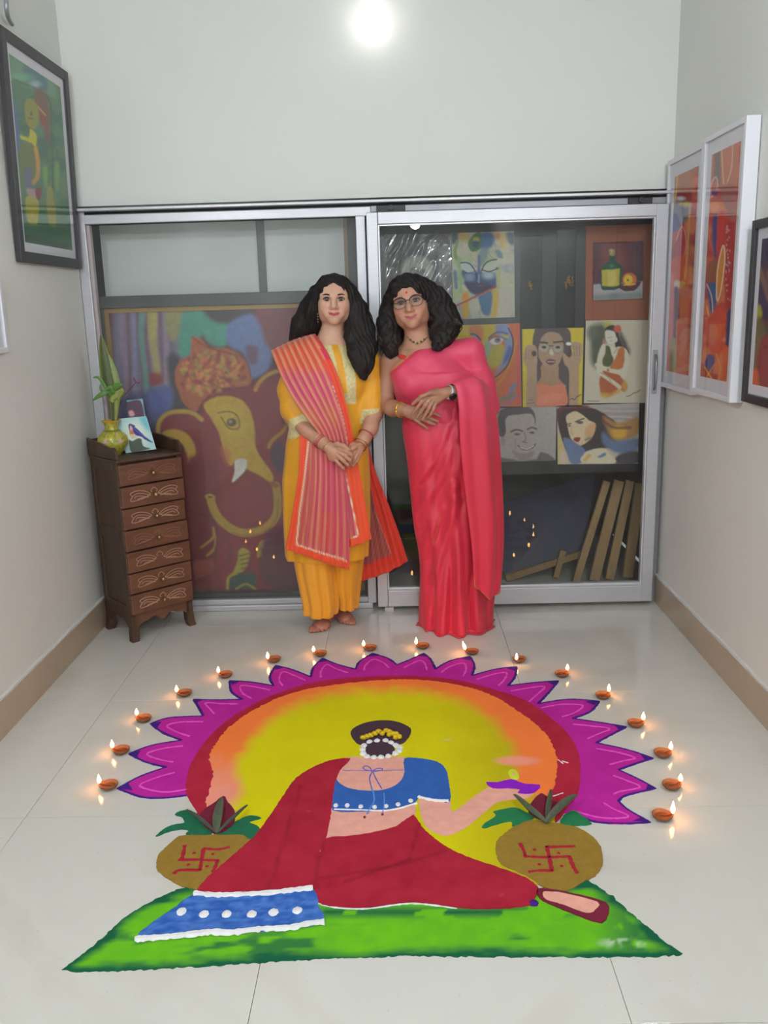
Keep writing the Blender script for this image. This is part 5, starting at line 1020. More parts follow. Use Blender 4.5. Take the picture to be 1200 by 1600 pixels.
# ---------------------------------------------------------------- vase with leaves
vc = G(180, 692, TZ); 
vloc = np.array(ch_m.inverted() @ Vector((vc[0], vc[1], TZ))); vloc[0] = .086; vloc[1] = .180; print('vase px', proj(CL(vloc[0], vloc[1], TZ)))
vc = CL(vloc[0], vloc[1], TZ)
va = thing('vase', 'round yellow vase painted with lilac flowers on the chest', 'vase', (vc[0], vc[1], TZ))
prof = [(.001, 0), (.030, 0), (.034, .004), (.052, .022), (.066, .048), (.068, .066), (.060, .088), (.042, .106), (.032, .116), (.030, .128), (.033, .142), (.040, .152), (.041, .156), (.036, .156), (.030, .146), (.027, .128), (.027, .110)]
NV = 72; pr = crs(prof, 4); P = np.zeros((len(pr), NV, 3))
for k in range(NV):
    a = 2*math.pi*k/NV; P[:, k, 0] = vc[0]+pr[:, 0]*math.cos(a); P[:, k, 1] = vc[1]+pr[:, 0]*math.sin(a); P[:, k, 2] = TZ+pr[:, 1]
me = grid_mesh(P, True); A_ = np.arange(NV)/NV*2*math.pi; AA, ZZ = np.meshgrid(A_, pr[:, 1])
C = np.zeros(P.shape); C[:] = C8(178, 168, 52); C += (np.array(C8(118, 128, 44))-C)*np.clip((fbm(AA*.06, ZZ, .010, 3)-.48)*8, 0, 1)[..., None]*.8
for zc, nn, r_, off in ((.066, 6, .017, .3), (.034, 6, .012, .8), (.096, 7, .008, .1), (.130, 5, .008, .4)):
    for k in range(nn):
        a0 = 2*math.pi*(k+off)/nn; da = ((AA-a0+math.pi) % (2*math.pi)-math.pi)*.06; dz_ = ZZ-zc; rr = np.hypot(da, dz_); th = np.arctan2(dz_, da)
        pet = np.clip((r_*(.62+.38*np.cos(5*th))-rr)/.0025, 0, 1)[..., None]; C += (np.array(C8(186, 150, 184))-C)*pet
        C += (np.array(C8(220, 180, 60))-C)*np.clip((r_*.25-rr)/.002, 0, 1)[..., None]
C += (np.array(C8(186, 140, 44))-C)*np.clip((ZZ-.146)/.004, 0, 1)[..., None]; C += (np.array(C8(84, 100, 50))-C)*(np.abs(ZZ-.112) < .003)[..., None]*.8
set_vcol(me, C.reshape(-1, 3)); link('vase_body', me, mat('glazed_pottery', vcol=True, rough=.3, coat=.3), va, smooth=True)
def blade(name, pts, wd, cols, parent, cup=.25, twist=None, n=22):
    """a leaf along world points; cols: (centre, margin)"""
    P = crs(pts, n//(len(pts)-1)+1); m = len(P); G_ = np.zeros((m, 7, 3)); Cc = np.zeros((m, 7, 3)); fwd = np.array((_F[0], _F[1], 0)); fwd /= np.linalg.norm(fwd)
    for i in range(m):
        u = i/(m-1); t = P[min(i+1, m-1)]-P[max(i-1, 0)]; t /= np.linalg.norm(t)+1e-9; s_ = np.cross(fwd, t); s_ /= np.linalg.norm(s_)+1e-9
        if twist: s_ = s_*math.cos(twist)+fwd*math.sin(twist)
        w_ = wd*(min(1, u/.35)**.5*(.75+.25*min(1, u/.5)) if u < .6 else max(0.02, (1-((u-.6)/.4)**2.2)))
        if wd_leaf: w_ = wd*max(.04, math.sin(math.pi*min(1, u*.95+.03))**.75)
        for j in range(7):
            q = (j-3)/3; G_[i, j] = P[i]+s_*w_*q+fwd*(abs(q)*w_*cup); Cc[i, j] = C8(*(cols[1] if abs(q) > .75 else cols[0]))
    me = grid_mesh(G_); set_vcol(me, Cc.reshape(-1, 3)); o = link(name, me, mat('plant_leaf', vcol=True, rough=.45, noise=.15, nscale=60), parent, smooth=True)
    s = o.modifiers.new('s', 'SOLIDIFY'); s.thickness = .0016; return o
vy = vc[1]
pl = thing('leafy_sprigs', 'striped snake plant leaves and small green sprigs standing in the yellow vase', 'plant', (vc[0], vc[1], TZ+.15))
V5 = lambda x, y, dy=0: PY(130+x/7.27, 500+y/7.27, vy+dy)
wd_leaf = False
blade('snake_leaf', [np.array((vc[0], vc[1], TZ+.03)), V5(350, 950), V5(285, 720), V5(240, 450), V5(200, 160)], .027, ((72, 84, 44), (150, 158, 62)), pl, twist=.1)
blade('snake_leaf', [np.array((vc[0]+.008, vc[1]+.005, TZ+.03)), V5(380, 930), V5(390, 760), V5(345, 560), V5(285, 380)], .014, ((120, 136, 84), (160, 168, 96)), pl, twist=.4)
blade('snake_leaf', [np.array((vc[0]+.01, vc[1]-.004, TZ+.04)), V5(390, 930), V5(420, 870), V5(440, 810), V5(430, 760)], .012, ((128, 140, 66), (170, 174, 84)), pl, twist=.5)
wd_leaf = True
gcol = ((84, 124, 52), (100, 140, 62))
blade('leaf', [V5(330, 930, -.005), V5(290, 820, -.02), V5(200, 850, -.03), V5(105, 915, -.03)], .012, gcol, pl)
blade('leaf', [V5(350, 900), V5(280, 810, -.01), V5(180, 660, -.015), V5(110, 655, -.015)], .007, gcol, pl)
blade('leaf', [V5(350, 880, -.01), V5(330, 790, -.03), V5(390, 745, -.04), V5(450, 735, -.04)], .013, gcol, pl); blade('leaf', [V5(350, 880, -.01), V5(330, 800, -.03), V5(300, 770, -.035), V5(250, 800, -.035)], .011, gcol, pl)
blade('leaf', [V5(390, 900, -.01), V5(400, 850, -.02), V5(430, 810, -.03), V5(460, 800, -.03)], .012, ((140, 150, 84), (170, 176, 104)), pl); blade('leaf', [V5(340, 940, -.01), V5(330, 900, -.015), V5(370, 850, -.02), V5(380, 800, -.02)], .012, ((146, 156, 84), (170, 176, 104)), pl)
blade('leaf', [V5(290, 860), V5(240, 820), V5(200, 790), V5(190, 730)], .006, gcol, pl)
wine = mat('wine_stem', C8(84, 44, 58), .5)
tube('dry_stem', crs([np.array((vc[0]+.01, vc[1], TZ+.08)), V5(430, 930), V5(500, 820), V5(600, 710)], 5), .0014, wine, pl); 
tube('dry_tip', crs([V5(640, 715), V5(600, 705), V5(575, 655)], 4), .0030, mat('wine_tip', C8(140, 50, 66), .5), pl)
# ---------------------------------------------------------------- two little painted cards on the chest
def card(name, label, cpx, y, base, fn, nu, nv):
    c = [PY(130+a/7.27, 500+b/7.27, yy) for (a, b), yy in zip(cpx, y)]
    t = thing(name, label, 'card', tuple((c[2]+c[3])/2))
    p = Paint(quad_grid(c, nu, nv), base, 77); p.frame(130, 500, 7.27); fn(p); p.build('painted_face', paper_m, t)
    nn = np.cross(c[1]-c[0], c[3]-c[0]); nn /= np.linalg.norm(nn); nn *= 1 if nn[1] > 0 else -1
    slab_behind('card_stock', c, .003, mat('card_white', C8(214, 222, 222), .7), t, nrm=nn); return t
def bird(p):
    p.poly([(370, 1120), (720, 1090), (700, 1300), (820, 1470), (480, 1510)], (170, 206, 208), 10); p.poly([(480, 1200), (680, 1180), (700, 1420), (520, 1400)], (214, 224, 212), 8)
    p.poly([(650, 1110), (720, 1100), (760, 1260), (680, 1200)], (110, 190, 200), 4); p.poly([(515, 1190), (545, 1180), (590, 1210), (570, 1230), (560, 1260), (520, 1250)], (70, 76, 120), .6)
    p.poly([(525, 1240), (560, 1220), (580, 1260), (570, 1320), (535, 1310)], (196, 120, 80), .8); p.poly([(530, 1210), (550, 1205), (560, 1240), (535, 1250)], (200, 170, 180), .6); p.poly([(530, 1300), (580, 1300), (610, 1330), (560, 1350), (540, 1330)], (206, 196, 160), .8)
    p.poly([(565, 1230), (600, 1225), (650, 1270), (700, 1320), (790, 1395), (740, 1380), (660, 1330), (590, 1300)], (62, 62, 140), .6); p.line([(585, 1240), (640, 1290), (700, 1330)], 8, (96, 90, 190), .5)
    p.poly([(520, 1370), (560, 1375), (620, 1345), (665, 1360), (680, 1430), (760, 1460), (700, 1480), (550, 1500)], (84, 94, 84), .8)
LXY = lambda px, py: G(px, py, TZ+.004)
zb = G(130+515/7.27, 500+1505/7.27, TZ+.004)[1]; zb2 = G(130+820/7.27, 500+1470/7.27, TZ+.004)[1]
card('painted_card', 'small card with a blue and orange bird, propped before the vase', [(370, 1125), (715, 1092), (828, 1468), (485, 1512)], (zb+.022, zb+.022, zb, zb), (180, 212, 212), bird, 60, 70)
def abst(p): p.poly([(500, 920), (640, 905), (690, 1000), (700, 1110), (520, 1110)], (92, 70, 92), 1.5); p.poly([(520, 1040), (560, 1030), (580, 1080), (530, 1090)], (196, 150, 150), 1.2); p.line([(500, 915), (660, 905), (715, 1120)], 26, (120, 176, 180), 1)
card('painted_card', 'small dark violet card with a turquoise edge behind the bird card', [(490, 912), (672, 895), (735, 1290), (530, 1330)], (zb+.045, zb+.045, zb+.022, zb+.022), (92, 72, 92), abst, 40, 60)
# ================================================================ people: smooth bodies from blended solids
class Field:
    def __init__(s, lo, hi, h):
        s.lo = np.array(lo, float); s.h = h; s.n = np.ceil((np.array(hi)-s.lo)/h).astype(int)+1
        s.F = np.full(s.n, 0.5, np.float32)
    def _sl(s, lo, hi):
        a = np.maximum(0, np.floor((lo-s.lo)/s.h).astype(int)); b = np.minimum(s.n, np.ceil((hi-s.lo)/s.h).astype(int)+1)
        if (b <= a).any(): return None
        ax = [s.lo[i]+s.h*np.arange(a[i], b[i], dtype=np.float32) for i in range(3)]
        return tuple(slice(a[i], b[i]) for i in range(3)), np.meshgrid(*ax, indexing='ij', sparse=True)
    def _put(s, sl, d, k, mode):
        A = s.F[sl]
        if mode == 'add':
            h_ = np.maximum(k-np.abs(A-d), 0)/max(k, 1e-6); s.F[sl] = np.minimum(A, d)-h_*h_*k/4
        elif mode == 'sub':
            d = -d; h_ = np.maximum(k-np.abs(A-d), 0)/max(k, 1e-6); s.F[sl] = np.maximum(A, d)+h_*h_*k/4
    def ell(s, c, r, R=None, k=.02, mode='add'):
        c = np.array(c, float); r = np.array(r, float); m = r.max()+k+.012
        q = s._sl(c-m, c+m)
        if q is None: return s
        sl, (x, y, z) = q; dx, dy, dz = x-c[0], y-c[1], z-c[2]
        R = np.eye(3) if R is None else R                      # columns: local axes
        u = [dx*R[0, i]+dy*R[1, i]+dz*R[2, i] for i in range(3)]
        k0 = np.sqrt(sum((u[i]/r[i])**2 for i in range(3))); k1 = np.sqrt(sum((u[i]/r[i]**2)**2 for i in range(3)))+1e-9
        s._put(sl, (k0*(k0-1)/k1).astype(np.float32), k, mode); return s
    def cap(s, a, b, ra, rb, k=.015, mode='add', flat=None):
        a = np.array(a, float); b = np.array(b, float); m = max(ra, rb)+k+.012
        q = s._sl(np.minimum(a, b)-m, np.maximum(a, b)+m)
        if q is None: return s
        sl, (x, y, z) = q; e = b-a; dx, dy, dz = x-a[0], y-a[1], z-a[2]
        t = np.clip((dx*e[0]+dy*e[1]+dz*e[2])/(e@e+1e-12), 0, 1)
        px, py, pz = dx-e[0]*t, dy-e[1]*t, dz-e[2]*t
        d = np.sqrt(px**2+py**2+pz**2)-(ra+(rb-ra)*t)
        s._put(sl, d.astype(np.float32), k, mode); return s
    def chain(s, P, r, k=.012, mode='add'):
        for i in range(len(P)-1): s.cap(P[i], P[i+1], r[i], r[i+1], k, mode)
        return s
    def loft(s, rows, k=.02, ripple=None):
        """rows: (z, cx, cy, rx, ry), z descending or ascending"""
        rows = sorted(rows); Z = np.array([r[0] for r in rows]); m = max(max(r[3], r[4]) for r in rows)+k+.02
        cx = np.mean([r[1] for r in rows]); cy = np.mean([r[2] for r in rows])
        q = s._sl(np.array((cx-m-.05, cy-m-.05, Z[0]-.01)), np.array((cx+m+.05, cy+m+.05, Z[-1]+.01)))
        sl, (x, y, z) = q; it = [np.interp(z, Z, [r[i] for r in rows]) for i in (1, 2, 3, 4)]
        u = (x-it[0])/it[2]; v = (y-it[1])/it[3]; rr = np.sqrt(u*u+v*v)
        d = (rr-1)*np.minimum(it[2], it[3])
        if ripple is not None: d = d-ripple(np.arctan2(v, u), z)
        d = np.maximum(d, np.maximum(Z[0]-z, z-Z[-1])); s._put(sl, d.astype(np.float32), k, 'add'); return s
    def cut(s, p, n):
        """remove everything on the side the normal points to"""
        n = np.array(n, float); n /= np.linalg.norm(n)
        ax = [s.lo[i]+s.h*np.arange(s.n[i], dtype=np.float32) for i in range(3)]; x, y, z = np.meshgrid(*ax, indexing='ij', sparse=True)
        d = (x-p[0])*n[0]+(y-p[1])*n[1]+(z-p[2])*n[2]; s.F = np.maximum(s.F, d.astype(np.float32)); return s
    def noise(s, amp, f1=140., f2=60.):
        ax = [s.lo[i]+s.h*np.arange(s.n[i], dtype=np.float32) for i in range(3)]; x, y, z = np.meshgrid(*ax, indexing='ij', sparse=True)
        s.F = s.F+(amp*(np.sin(x*f1+2.2*np.sin(z*f2)+np.sin(y*70))*.6+np.sin((x+y)*f1*1.7+3*np.sin(z*f2*.7+1))*.4)).astype(np.float32); return s
    def mesh(s):
        F = s.F; neg = F < 0
        cnt = np.zeros(tuple(s.n-1), np.uint8)
        for i in (0, 1):
            for j in (0, 1):
                for k in (0, 1): cnt += neg[i:s.n[0]-1+i, j:s.n[1]-1+j, k:s.n[2]-1+k]
        idx = np.argwhere((cnt > 0) & (cnt < 8)); m = len(idx)
        vid = np.full(tuple(s.n-1), -1, np.int32); vid[idx[:, 0], idx[:, 1], idx[:, 2]] = np.arange(m)
        cor = [(i, j, k) for i in (0, 1) for j in (0, 1) for k in (0, 1)]
        val = {c: F[idx[:, 0]+c[0], idx[:, 1]+c[1], idx[:, 2]+c[2]] for c in cor}
        S = np.zeros((m, 3)); N_ = np.zeros(m)
        for c in cor:
            for ax in range(3):
                if c[ax]: continue
                d = list(c); d[ax] = 1; d = tuple(d); a, b = val[c], val[d]; cr_ = (a < 0) != (b < 0)
                t = np.where(cr_, a/(np.where(cr_, a-b, 1)), 0); p = np.tile(np.array(c, float), (m, 1)); p[:, ax] = t
                S[cr_] += p[cr_]; N_[cr_] += 1
        V = s.lo+s.h*(idx+S/N_[:, None]); Q = []
        for ax in range(3):
            o1, o2 = [(1, 2), (2, 0), (0, 1)][ax]
            a = [slice(1, -1)]*3; a[ax] = slice(0, -1); b = list(a); b[ax] = slice(1, None)
            A, B = neg[tuple(a)], neg[tuple(b)]; ch_ = np.argwhere(A != B)
            if not len(ch_): continue
            sg = A[ch_[:, 0], ch_[:, 1], ch_[:, 2]]; base = ch_.copy()
            for i in range(3):
                if i != ax: base[:, i] += 1
            def cell(d1, d2):
                q = base.copy(); q[:, o1] -= d1; q[:, o2] -= d2; return vid[q[:, 0], q[:, 1], q[:, 2]]
            q = np.stack([cell(1, 1), cell(0, 1), cell(0, 0), cell(1, 0)], 1); q[~sg] = q[~sg][:, ::-1]; Q.append(q)
        return V, np.concatenate(Q)
def drop_below(V, Q, z=0.0015):
    V = V.copy(); V[:, 2] = np.maximum(V[:, 2], z); return V, Q
def field_obj(name, f, m, parent, colfn=None, **k):
    V, Q = f.mesh(); V, Q = drop_below(V, Q); me = quad_mesh(V, Q)
    if colfn is not None:
        co = np.zeros(len(me.vertices)*3, np.float32); me.vertices.foreach_get('co', co); set_vcol(me, colfn(co.reshape(-1, 3)))
    return link(name, me, m, parent, smooth=True, **k)
def pxy(V):
    v = V-_O; z = v@_F; return 600+CF*(v@_R)/z, 800-CF*(v@_U)/z
def sheet(name, rows, m, parent, colfn, nu=60, nv=90, ripple=None, thick=.0015, close=False):
    """cloth through a grid of control points (px, py, depth in front of/behind the body plane), given by the caller as world points"""
    R_ = np.array(rows, float); a, b, _ = R_.shape
    S1 = np.array([resample(crs(R_[i], 10), nu) for i in range(a)])           # along each row
    S2 = np.array([resample(crs(S1[:, j], 10), nv, even=False) for j in range(nu)])    # down each column
    P = np.transpose(S2, (1, 0, 2)); u, v = np.meshgrid(np.linspace(0, 1, nu), np.linspace(0, 1, nv))
    if ripple is not None:
        gu = np.gradient(P, axis=1); gv = np.gradient(P, axis=0); nn = np.cross(gu, gv); nn /= np.linalg.norm(nn, axis=2, keepdims=True)+1e-9
        nn[nn[..., 1] > 0] *= -1; P = P+nn*ripple(u, v)[..., None]
    me = grid_mesh(P); X, Y = pxy(P.reshape(-1, 3)); set_vcol(me, np.clip(colfn(u.ravel(), v.ravel(), X, Y), 0, 1))
    o = link(name, me, m, parent, smooth=True); s = o.modifiers.new('s', 'SOLIDIFY'); s.thickness = thick; s.offset = 0; return o
def resample(P, n, even=True):
    if even:
        L_ = np.r_[0, np.cumsum(np.linalg.norm(np.diff(P, axis=0), axis=1))]; t = np.linspace(0, L_[-1], n)
    else:
        L_ = np.arange(len(P), dtype=float); t = np.linspace(0, L_[-1], n)
    return np.stack([np.interp(t, L_, P[:, i]) for i in range(3)], 1)
def tube_loft(name, rows, m, parent, nseg=120, nv=70, ripple=None, colfn=None, top=False):
    """rows: (z, cx, cy, rx, ry) -> an open skirt-like tube; ripple(theta, t) added to the radius"""
    R_ = crs(np.array(rows, float), 10); R_ = np.stack([np.interp(np.linspace(0, len(R_)-1, nv), np.arange(len(R_)), R_[:, i]) for i in range(5)], 1)
    th = np.linspace(0, 2*math.pi, nseg, endpoint=False); P = np.zeros((nv, nseg, 3)); T = np.linspace(0, 1, nv)
    for i in range(nv):
        z, cx, cy, rx, ry = R_[i]; q = ripple(th, T[i], z) if ripple is not None else 0
        P[i, :, 0] = cx+(rx+q)*np.cos(th); P[i, :, 1] = cy+(ry+q)*np.sin(th); P[i, :, 2] = z
    return P
SK = mat('skin', vcol=True, rough=.5, sss=.06, noise=.04, nscale=40)
def head_frame(eye_mid, yaw, pitch, roll, sc_):
    """local axes: x to the viewer's right, y into the head, z up; eye_mid is the point between the eyes"""
    cy_, sy_ = math.cos(yaw), math.sin(yaw); Rz = np.array([[cy_, -sy_, 0], [sy_, cy_, 0], [0, 0, 1]])
    cp, sp = math.cos(pitch), math.sin(pitch); Rx = np.array([[1, 0, 0], [0, cp, -sp], [0, sp, cp]])
    cr, sr = math.cos(roll), math.sin(roll); Ry = np.array([[cr, 0, sr], [0, 1, 0], [-sr, 0, cr]])
    R = Ry @ Rz @ Rx; o = np.array(eye_mid)-R @ (np.array((0, -.080, 0))*sc_)
    return R, o, (lambda x, y, z: o+R @ (np.array((x, y, z))*sc_))
def add_head(f, R, H, s, jaw=1.0, cheek=1.0, smile=.0):
    E = lambda c, r, k=.02, mode='add': f.ell(H(*c), np.array(r)*s, R, k*s, mode)
    C_ = lambda a, b, ra, rb, k=.01, mode='add': f.cap(H(*a), H(*b), ra*s, rb*s, k*s, mode)
    E((0, .012, .030), (.072, .092, .078)); E((0, -.022, -.030), (.060*jaw, .062, .076), .03); E((0, -.010, -.012), (.066, .072, .066), .03)
    E((0, -.052, .036), (.052, .034, .038), .03)
    for q in (-1, 1):
        E((q*.036, -.056, -.030), (.024*cheek, .022, .024), .026); E((q*.040, -.010, -.066), (.024*jaw, .040, .026), .03)
        C_((q*.012, -.084, .018), (q*.050, -.066, .016), .0085, .007, .018)
    E((0, -.066, -.092), (.023, .019, .019), .028); E((0, -.070, -.058), (.032, .018, .026), .024)
    for q in (-1, 1): E((q*.0315, -.0915, .000), (.0155, .0100, .0088), .014, 'sub')
    C_((0, -.084, .012), (0, -.0995, -.020), .0065, .0095, .014); C_((0, -.0995, -.020), (0, -.106, -.034), .0095, .0112, .012)
    for q in (-1, 1): E((q*.0125, -.092, -.0385), (.0078, .0095, .0068), .010); E((q*.0068, -.1015, -.0455), (.0032, .005, .0024), .004, 'sub')
    zc = -.063
    for q in (-1, 1):
        C_((0, -.0895, zc+.0025), (q*.013, -.0865, zc+.0045), .0048, .0042, .007); C_((q*.013, -.0865, zc+.0045), (q*.026, -.076, zc+.0035+smile), .0042, .0018, .007)
        C_((0, -.0885, zc-.0065), (q*.013, -.0860, zc-.0050), .0056, .0048, .007); C_((q*.013, -.0860, zc-.0050), (q*.024, -.077, zc+.0005+smile), .0048, .0020, .007)
        E((q*.034, -.070, -.052), (.010, .010, .020), .02)
        E((q*.0725, .010, -.012), (.007, .016, .029), .008); 
    C_((-.024, -.088, zc-.001+smile), (0, -.0965, zc-.0015), .0010, .0016, .004, 'sub'); C_((0, -.0965, zc-.0015), (.024, -.088, zc-.001+smile), .0016, .0010, .004, 'sub')
def face_cols(V, H, R, o, s, base, lip, blush, smile=0.0, bindi=None):
    L_ = ((V-o) @ R)/s; x, y, z = L_[:, 0], L_[:, 1], L_[:, 2]; c = np.tile(np.array(C8(*base)), (len(V), 1)); front = y < -.055
    def mixc(w, col): 
        nonlocal c; c = c+(np.array(C8(*col))-c)*np.clip(w, 0, 1)[:, None]
    for q in (-1, 1): mixc((1-np.hypot((x-q*.038)/.022, (z+.034)/.018))*.45*front, blush)
    for q in (-1, 1): mixc((1-np.hypot((x-q*.0315)/.022, (z-.001)/.013))*.75*front, tuple(int(v*.62) for v in base))  # shade of the eye sockets painted into the skin colour
    d = _d_line(x, z, [(-.024, -.062+smile), (-.012, -.060), (0, -.0645), (.012, -.060), (.024, -.062+smile)])
    dz = _d_line(x, z, [(-.018, -.066+smile*.5), (0, -.070), (.018, -.066+smile*.5)]); d = np.minimum(d-.0035, dz-.0048)
    mixc(-d/.0022*(y < -.06)+.2*(d < 0), lip); mixc(((.0011-_d_line(x, z, [(-.025, -.0635+smile), (0, -.0655), (.025, -.0635+smile)]))/.0012)*(y < -.06), tuple(int(v*.45) for v in lip))
    return c, L_
def eye_parts(H, R, s, parent, look=0.0, open_=1.0, brow=(38, 28, 28), iris=(40, 26, 20), browh=.0165):
    ew = mat('eye_white', C8(166, 154, 148), .35); im = mat('iris_dark', C8(*iris), .15, coat=.5); km = mat('kohl', C8(24, 18, 20), .6); bm_ = mat('eyebrow_hair', C8(*brow), .85)
    for q in (-1, 1):
        bm = bmesh.new(); bmesh.ops.create_uvsphere(bm, u_segments=20, v_segments=14, radius=1); M4 = Matrix.Identity(4)
        c = H(q*.0315, -.0772, 0)
        for i in range(3):
            for j, r in enumerate((.0148, .0085, .0074*open_)): M4[i][j] = R[i, j]*r*s
            M4[i][3] = c[i]
        bmesh.ops.transform(bm, matrix=M4, verts=bm.verts); e = link('eye', bm_mesh(bm), ew, parent, smooth=True)
        bm = bmesh.new(); bmesh.ops.create_uvsphere(bm, u_segments=16, v_segments=10, radius=1); c = H(q*.0315+look, -.0842, .0004)
        for i in range(3):
            for j, r in enumerate((.0082, .0026, .0070*open_)): M4[i][j] = R[i, j]*r*s
            M4[i][3] = c[i]
        bmesh.ops.transform(bm, matrix=M4, verts=bm.verts); link('iris', bm_mesh(bm), im, e, smooth=True)
        up = [H(q*(.0315+dx), dy, dz*open_) for dx, dy, dz in ((-.0150, -.0790, -.0018), (-.009, -.0850, .0052), (0, -.0872, .0074), (.009, -.0838, .0056), (.0165, -.0750, .0005))]
        tube('eyelid', crs(up, 5), [.0022*s]*21, km if True else SK, parent, n=6)
        lo = [H(q*(.0315+dx), dy, dz*open_) for dx, dy, dz in ((-.0140, -.0795, -.0025), (-.006, -.0845, -.0062), (.004, -.0848, -.0068), (.012, -.0795, -.0040), (.016, -.0752, 0.0))]
        tube('lower_lid', crs(lo, 5), [.0010*s]*21, km, parent, n=6)
        br = [H(q*(.0315+dx), dy, browh+dz) for dx, dy, dz in ((-.0205, -.0915, -.001), (-.010, -.0928, .0026), (.002, -.0895, .0046), (.013, -.0820, .0036), (.023, -.0725, -.002))]
        rr = np.interp(np.linspace(0, 1, 21), [0, .2, .6, 1], [.0030, .0036, .0030, .0012])*s
        tube('eyebrow', crs(br, 5), list(rr), bm_, parent, n=6)
def ring(name, c, axis, r, th, m, parent, rx=1.0, **k):
    axis = np.array(axis, float); axis /= np.linalg.norm(axis); a = np.cross(axis, (0, 0, 1.0)); a /= np.linalg.norm(a); b = np.cross(axis, a)
    P = [np.array(c)+r*(a*math.cos(t)*rx+b*math.sin(t)) for t in np.linspace(0, 2*math.pi, 33)]
    return tube(name, P, th, m, parent, n=8, **k)
hair_m = mat('black_hair', C8(34, 27, 28), .62, noise=.5, nscale=60, stretch=(4, 4, .6), bump=.6, bscale=120, spec=.3)
hair_b = mat('hair_brown_ends', C8(54, 38, 34), .45, sheen=.2)
def strands(name, paths, n, amp, rad, m, parent, seed, wav=22.0):
    """wavy strands scattered around guide paths: paths = [(points, radii)]"""
    rr = np.random.RandomState(seed); V = []; F = []
    for k in range(n):
        pts, rd = paths[rr.randint(len(paths))]; P = crs(pts, 7); Rr = np.interp(np.linspace(0, 1, len(P)), np.linspace(0, 1, len(rd)), rd)
        a = rr.rand()*6.28; f0 = rr.rand()*.25; f1 = .7+.34*rr.rand(); m_ = len(P); out = []
        ph = rr.rand()*6.28; fr = wav*(.7+.6*rr.rand())
        for i in range(m_):
            u = i/(m_-1)
            if u < f0 or u > f1: continue
            r_ = Rr[i]*(.96+.10*math.sin(fr*u*.5+ph)); out.append(P[i]+np.array((math.cos(a+.5*u)*r_, math.sin(a+.5*u)*r_*.9, 0))+amp*np.array((math.sin(fr*u+ph), math.cos(fr*u*1.1+ph), .3*math.sin(fr*u))))
        if len(out) > 3: 
            out = crs(out, 2); q = len(out); tube_geo(out, [rad*min(1, (q-1-i)/4+.2) for i in range(q)], 4, V, F)
    return link(name, pyd(V, F), m, parent, smooth=True, kind='stuff')

# ================================================================ the woman in yellow
Y1 = -.245
A = lambda x, y, d=0.0: PY(x, y, Y1+d)
base1 = A(517, 960); base1[2] = 0
w1 = thing('person', 'person with long black hair in a yellow tunic with a striped orange and pink shawl', 'person', tuple(base1))
R1, o1, H1 = head_frame(A(521.5, 467.5, -.085), math.radians(3), math.radians(-3), math.radians(1.0), .965)
s1 = .965
f = Field((.84, -.50, -.012), (1.48, .02, 1.64), .0032)
add_head(f, R1, H1, s1, jaw=1.05, cheek=1.08, smile=.0025)
f.cap(H1(0, .022, -.05), A(519, 532, .02), .046, .047, .03); f.cap(A(519, 525, .02), A(518, 560, .01), .047, .07, .04)
f.cap(A(519, 538, .015), A(468, 556, .005), .035, .045, .05); f.cap(A(519, 538, .015), A(570, 556, .005), .035, .045, .05)
f.ell(A(517, 580, 0), (.135, .085, .11), None, .05); f.ell(A(515, 650, 0), (.115, .08, .13), None, .05); f.ell(A(513, 725, 0), (.14, .095, .11), None, .05)
# arms
f.chain([A(464, 560, .0), A(452, 612, .0), A(457, 652, -.03)], [.045, .040, .037], .02)
f.chain([A(457, 652, -.03), A(480, 672, -.085), A(500, 688, -.130), A(511, 697, -.150)], [.037, .034, .028, .0245], .02)
f.chain([A(574, 560, .0), A(582, 612, .0), A(584, 645, -.03)], [.045, .040, .037], .02)
f.chain([A(584, 645, -.03), A(579, 668, -.075), A(569, 686, -.118), A(564, 693, -.130)], [.037, .032, .026, .0235], .02)
# her right hand laid over the left one
f.ell(A(524, 708, -.168), (.034, .017, .042), np.array([[.80, 0, -.60], [0, 1, 0], [-.60, 0, -.80]]).T, .018)
f.cap(A(513, 698, -.153), A(523, 707, -.168), .023, .024, .015)
for (a, b, c, d_, r) in (((529, 700, -.183), (540, 705, -.198), (548, 710, -.190), (551, 716, -.172), .0088), ((530, 706, -.184), (540, 713, -.199), (547, 719, -.190), (549, 724, -.172), .0090), ((529, 713, -.182), (537, 720, -.195), (543, 726, -.186), (545, 730, -.170), .0086), ((525, 719, -.178), (531, 726, -.188), (536, 731, -.180), (538, 734, -.166), .0076)):
    f.chain([A(*a), A(*b), A(*c), A(*d_)], [r*1.15, r, r*.92, r*.82], .004)
f.chain([A(518, 697, -.168), A(527, 694, -.188), A(537, 697, -.198), A(545, 702, -.198)], [.012, .0105, .0095, .008], .008)
# her left hand below
f.ell(A(556, 702, -.145), (.030, .017, .036), np.array([[.75, 0, .66], [0, 1, 0], [.66, 0, -.75]]).T, .018)
for (a, b, c, r) in (((551, 700, -.160), (546, 708, -.165), (540, 716, -.155), .0085), ((554, 706, -.160), (549, 715, -.163), (543, 723, -.152), .0085), ((558, 711, -.155), (553, 719, -.158), (547, 727, -.150), .008), ((561, 714, -.148), (557, 721, -.150), (552, 727, -.145), .0072)):
    f.chain([A(*a), A(*b), A(*c)], [r*1.1, r, r*.85], .004)
f.chain([A(560, 697, -.15), A(553, 699, -.172), A(547, 703, -.186)], [.011, .0098, .008], .008)
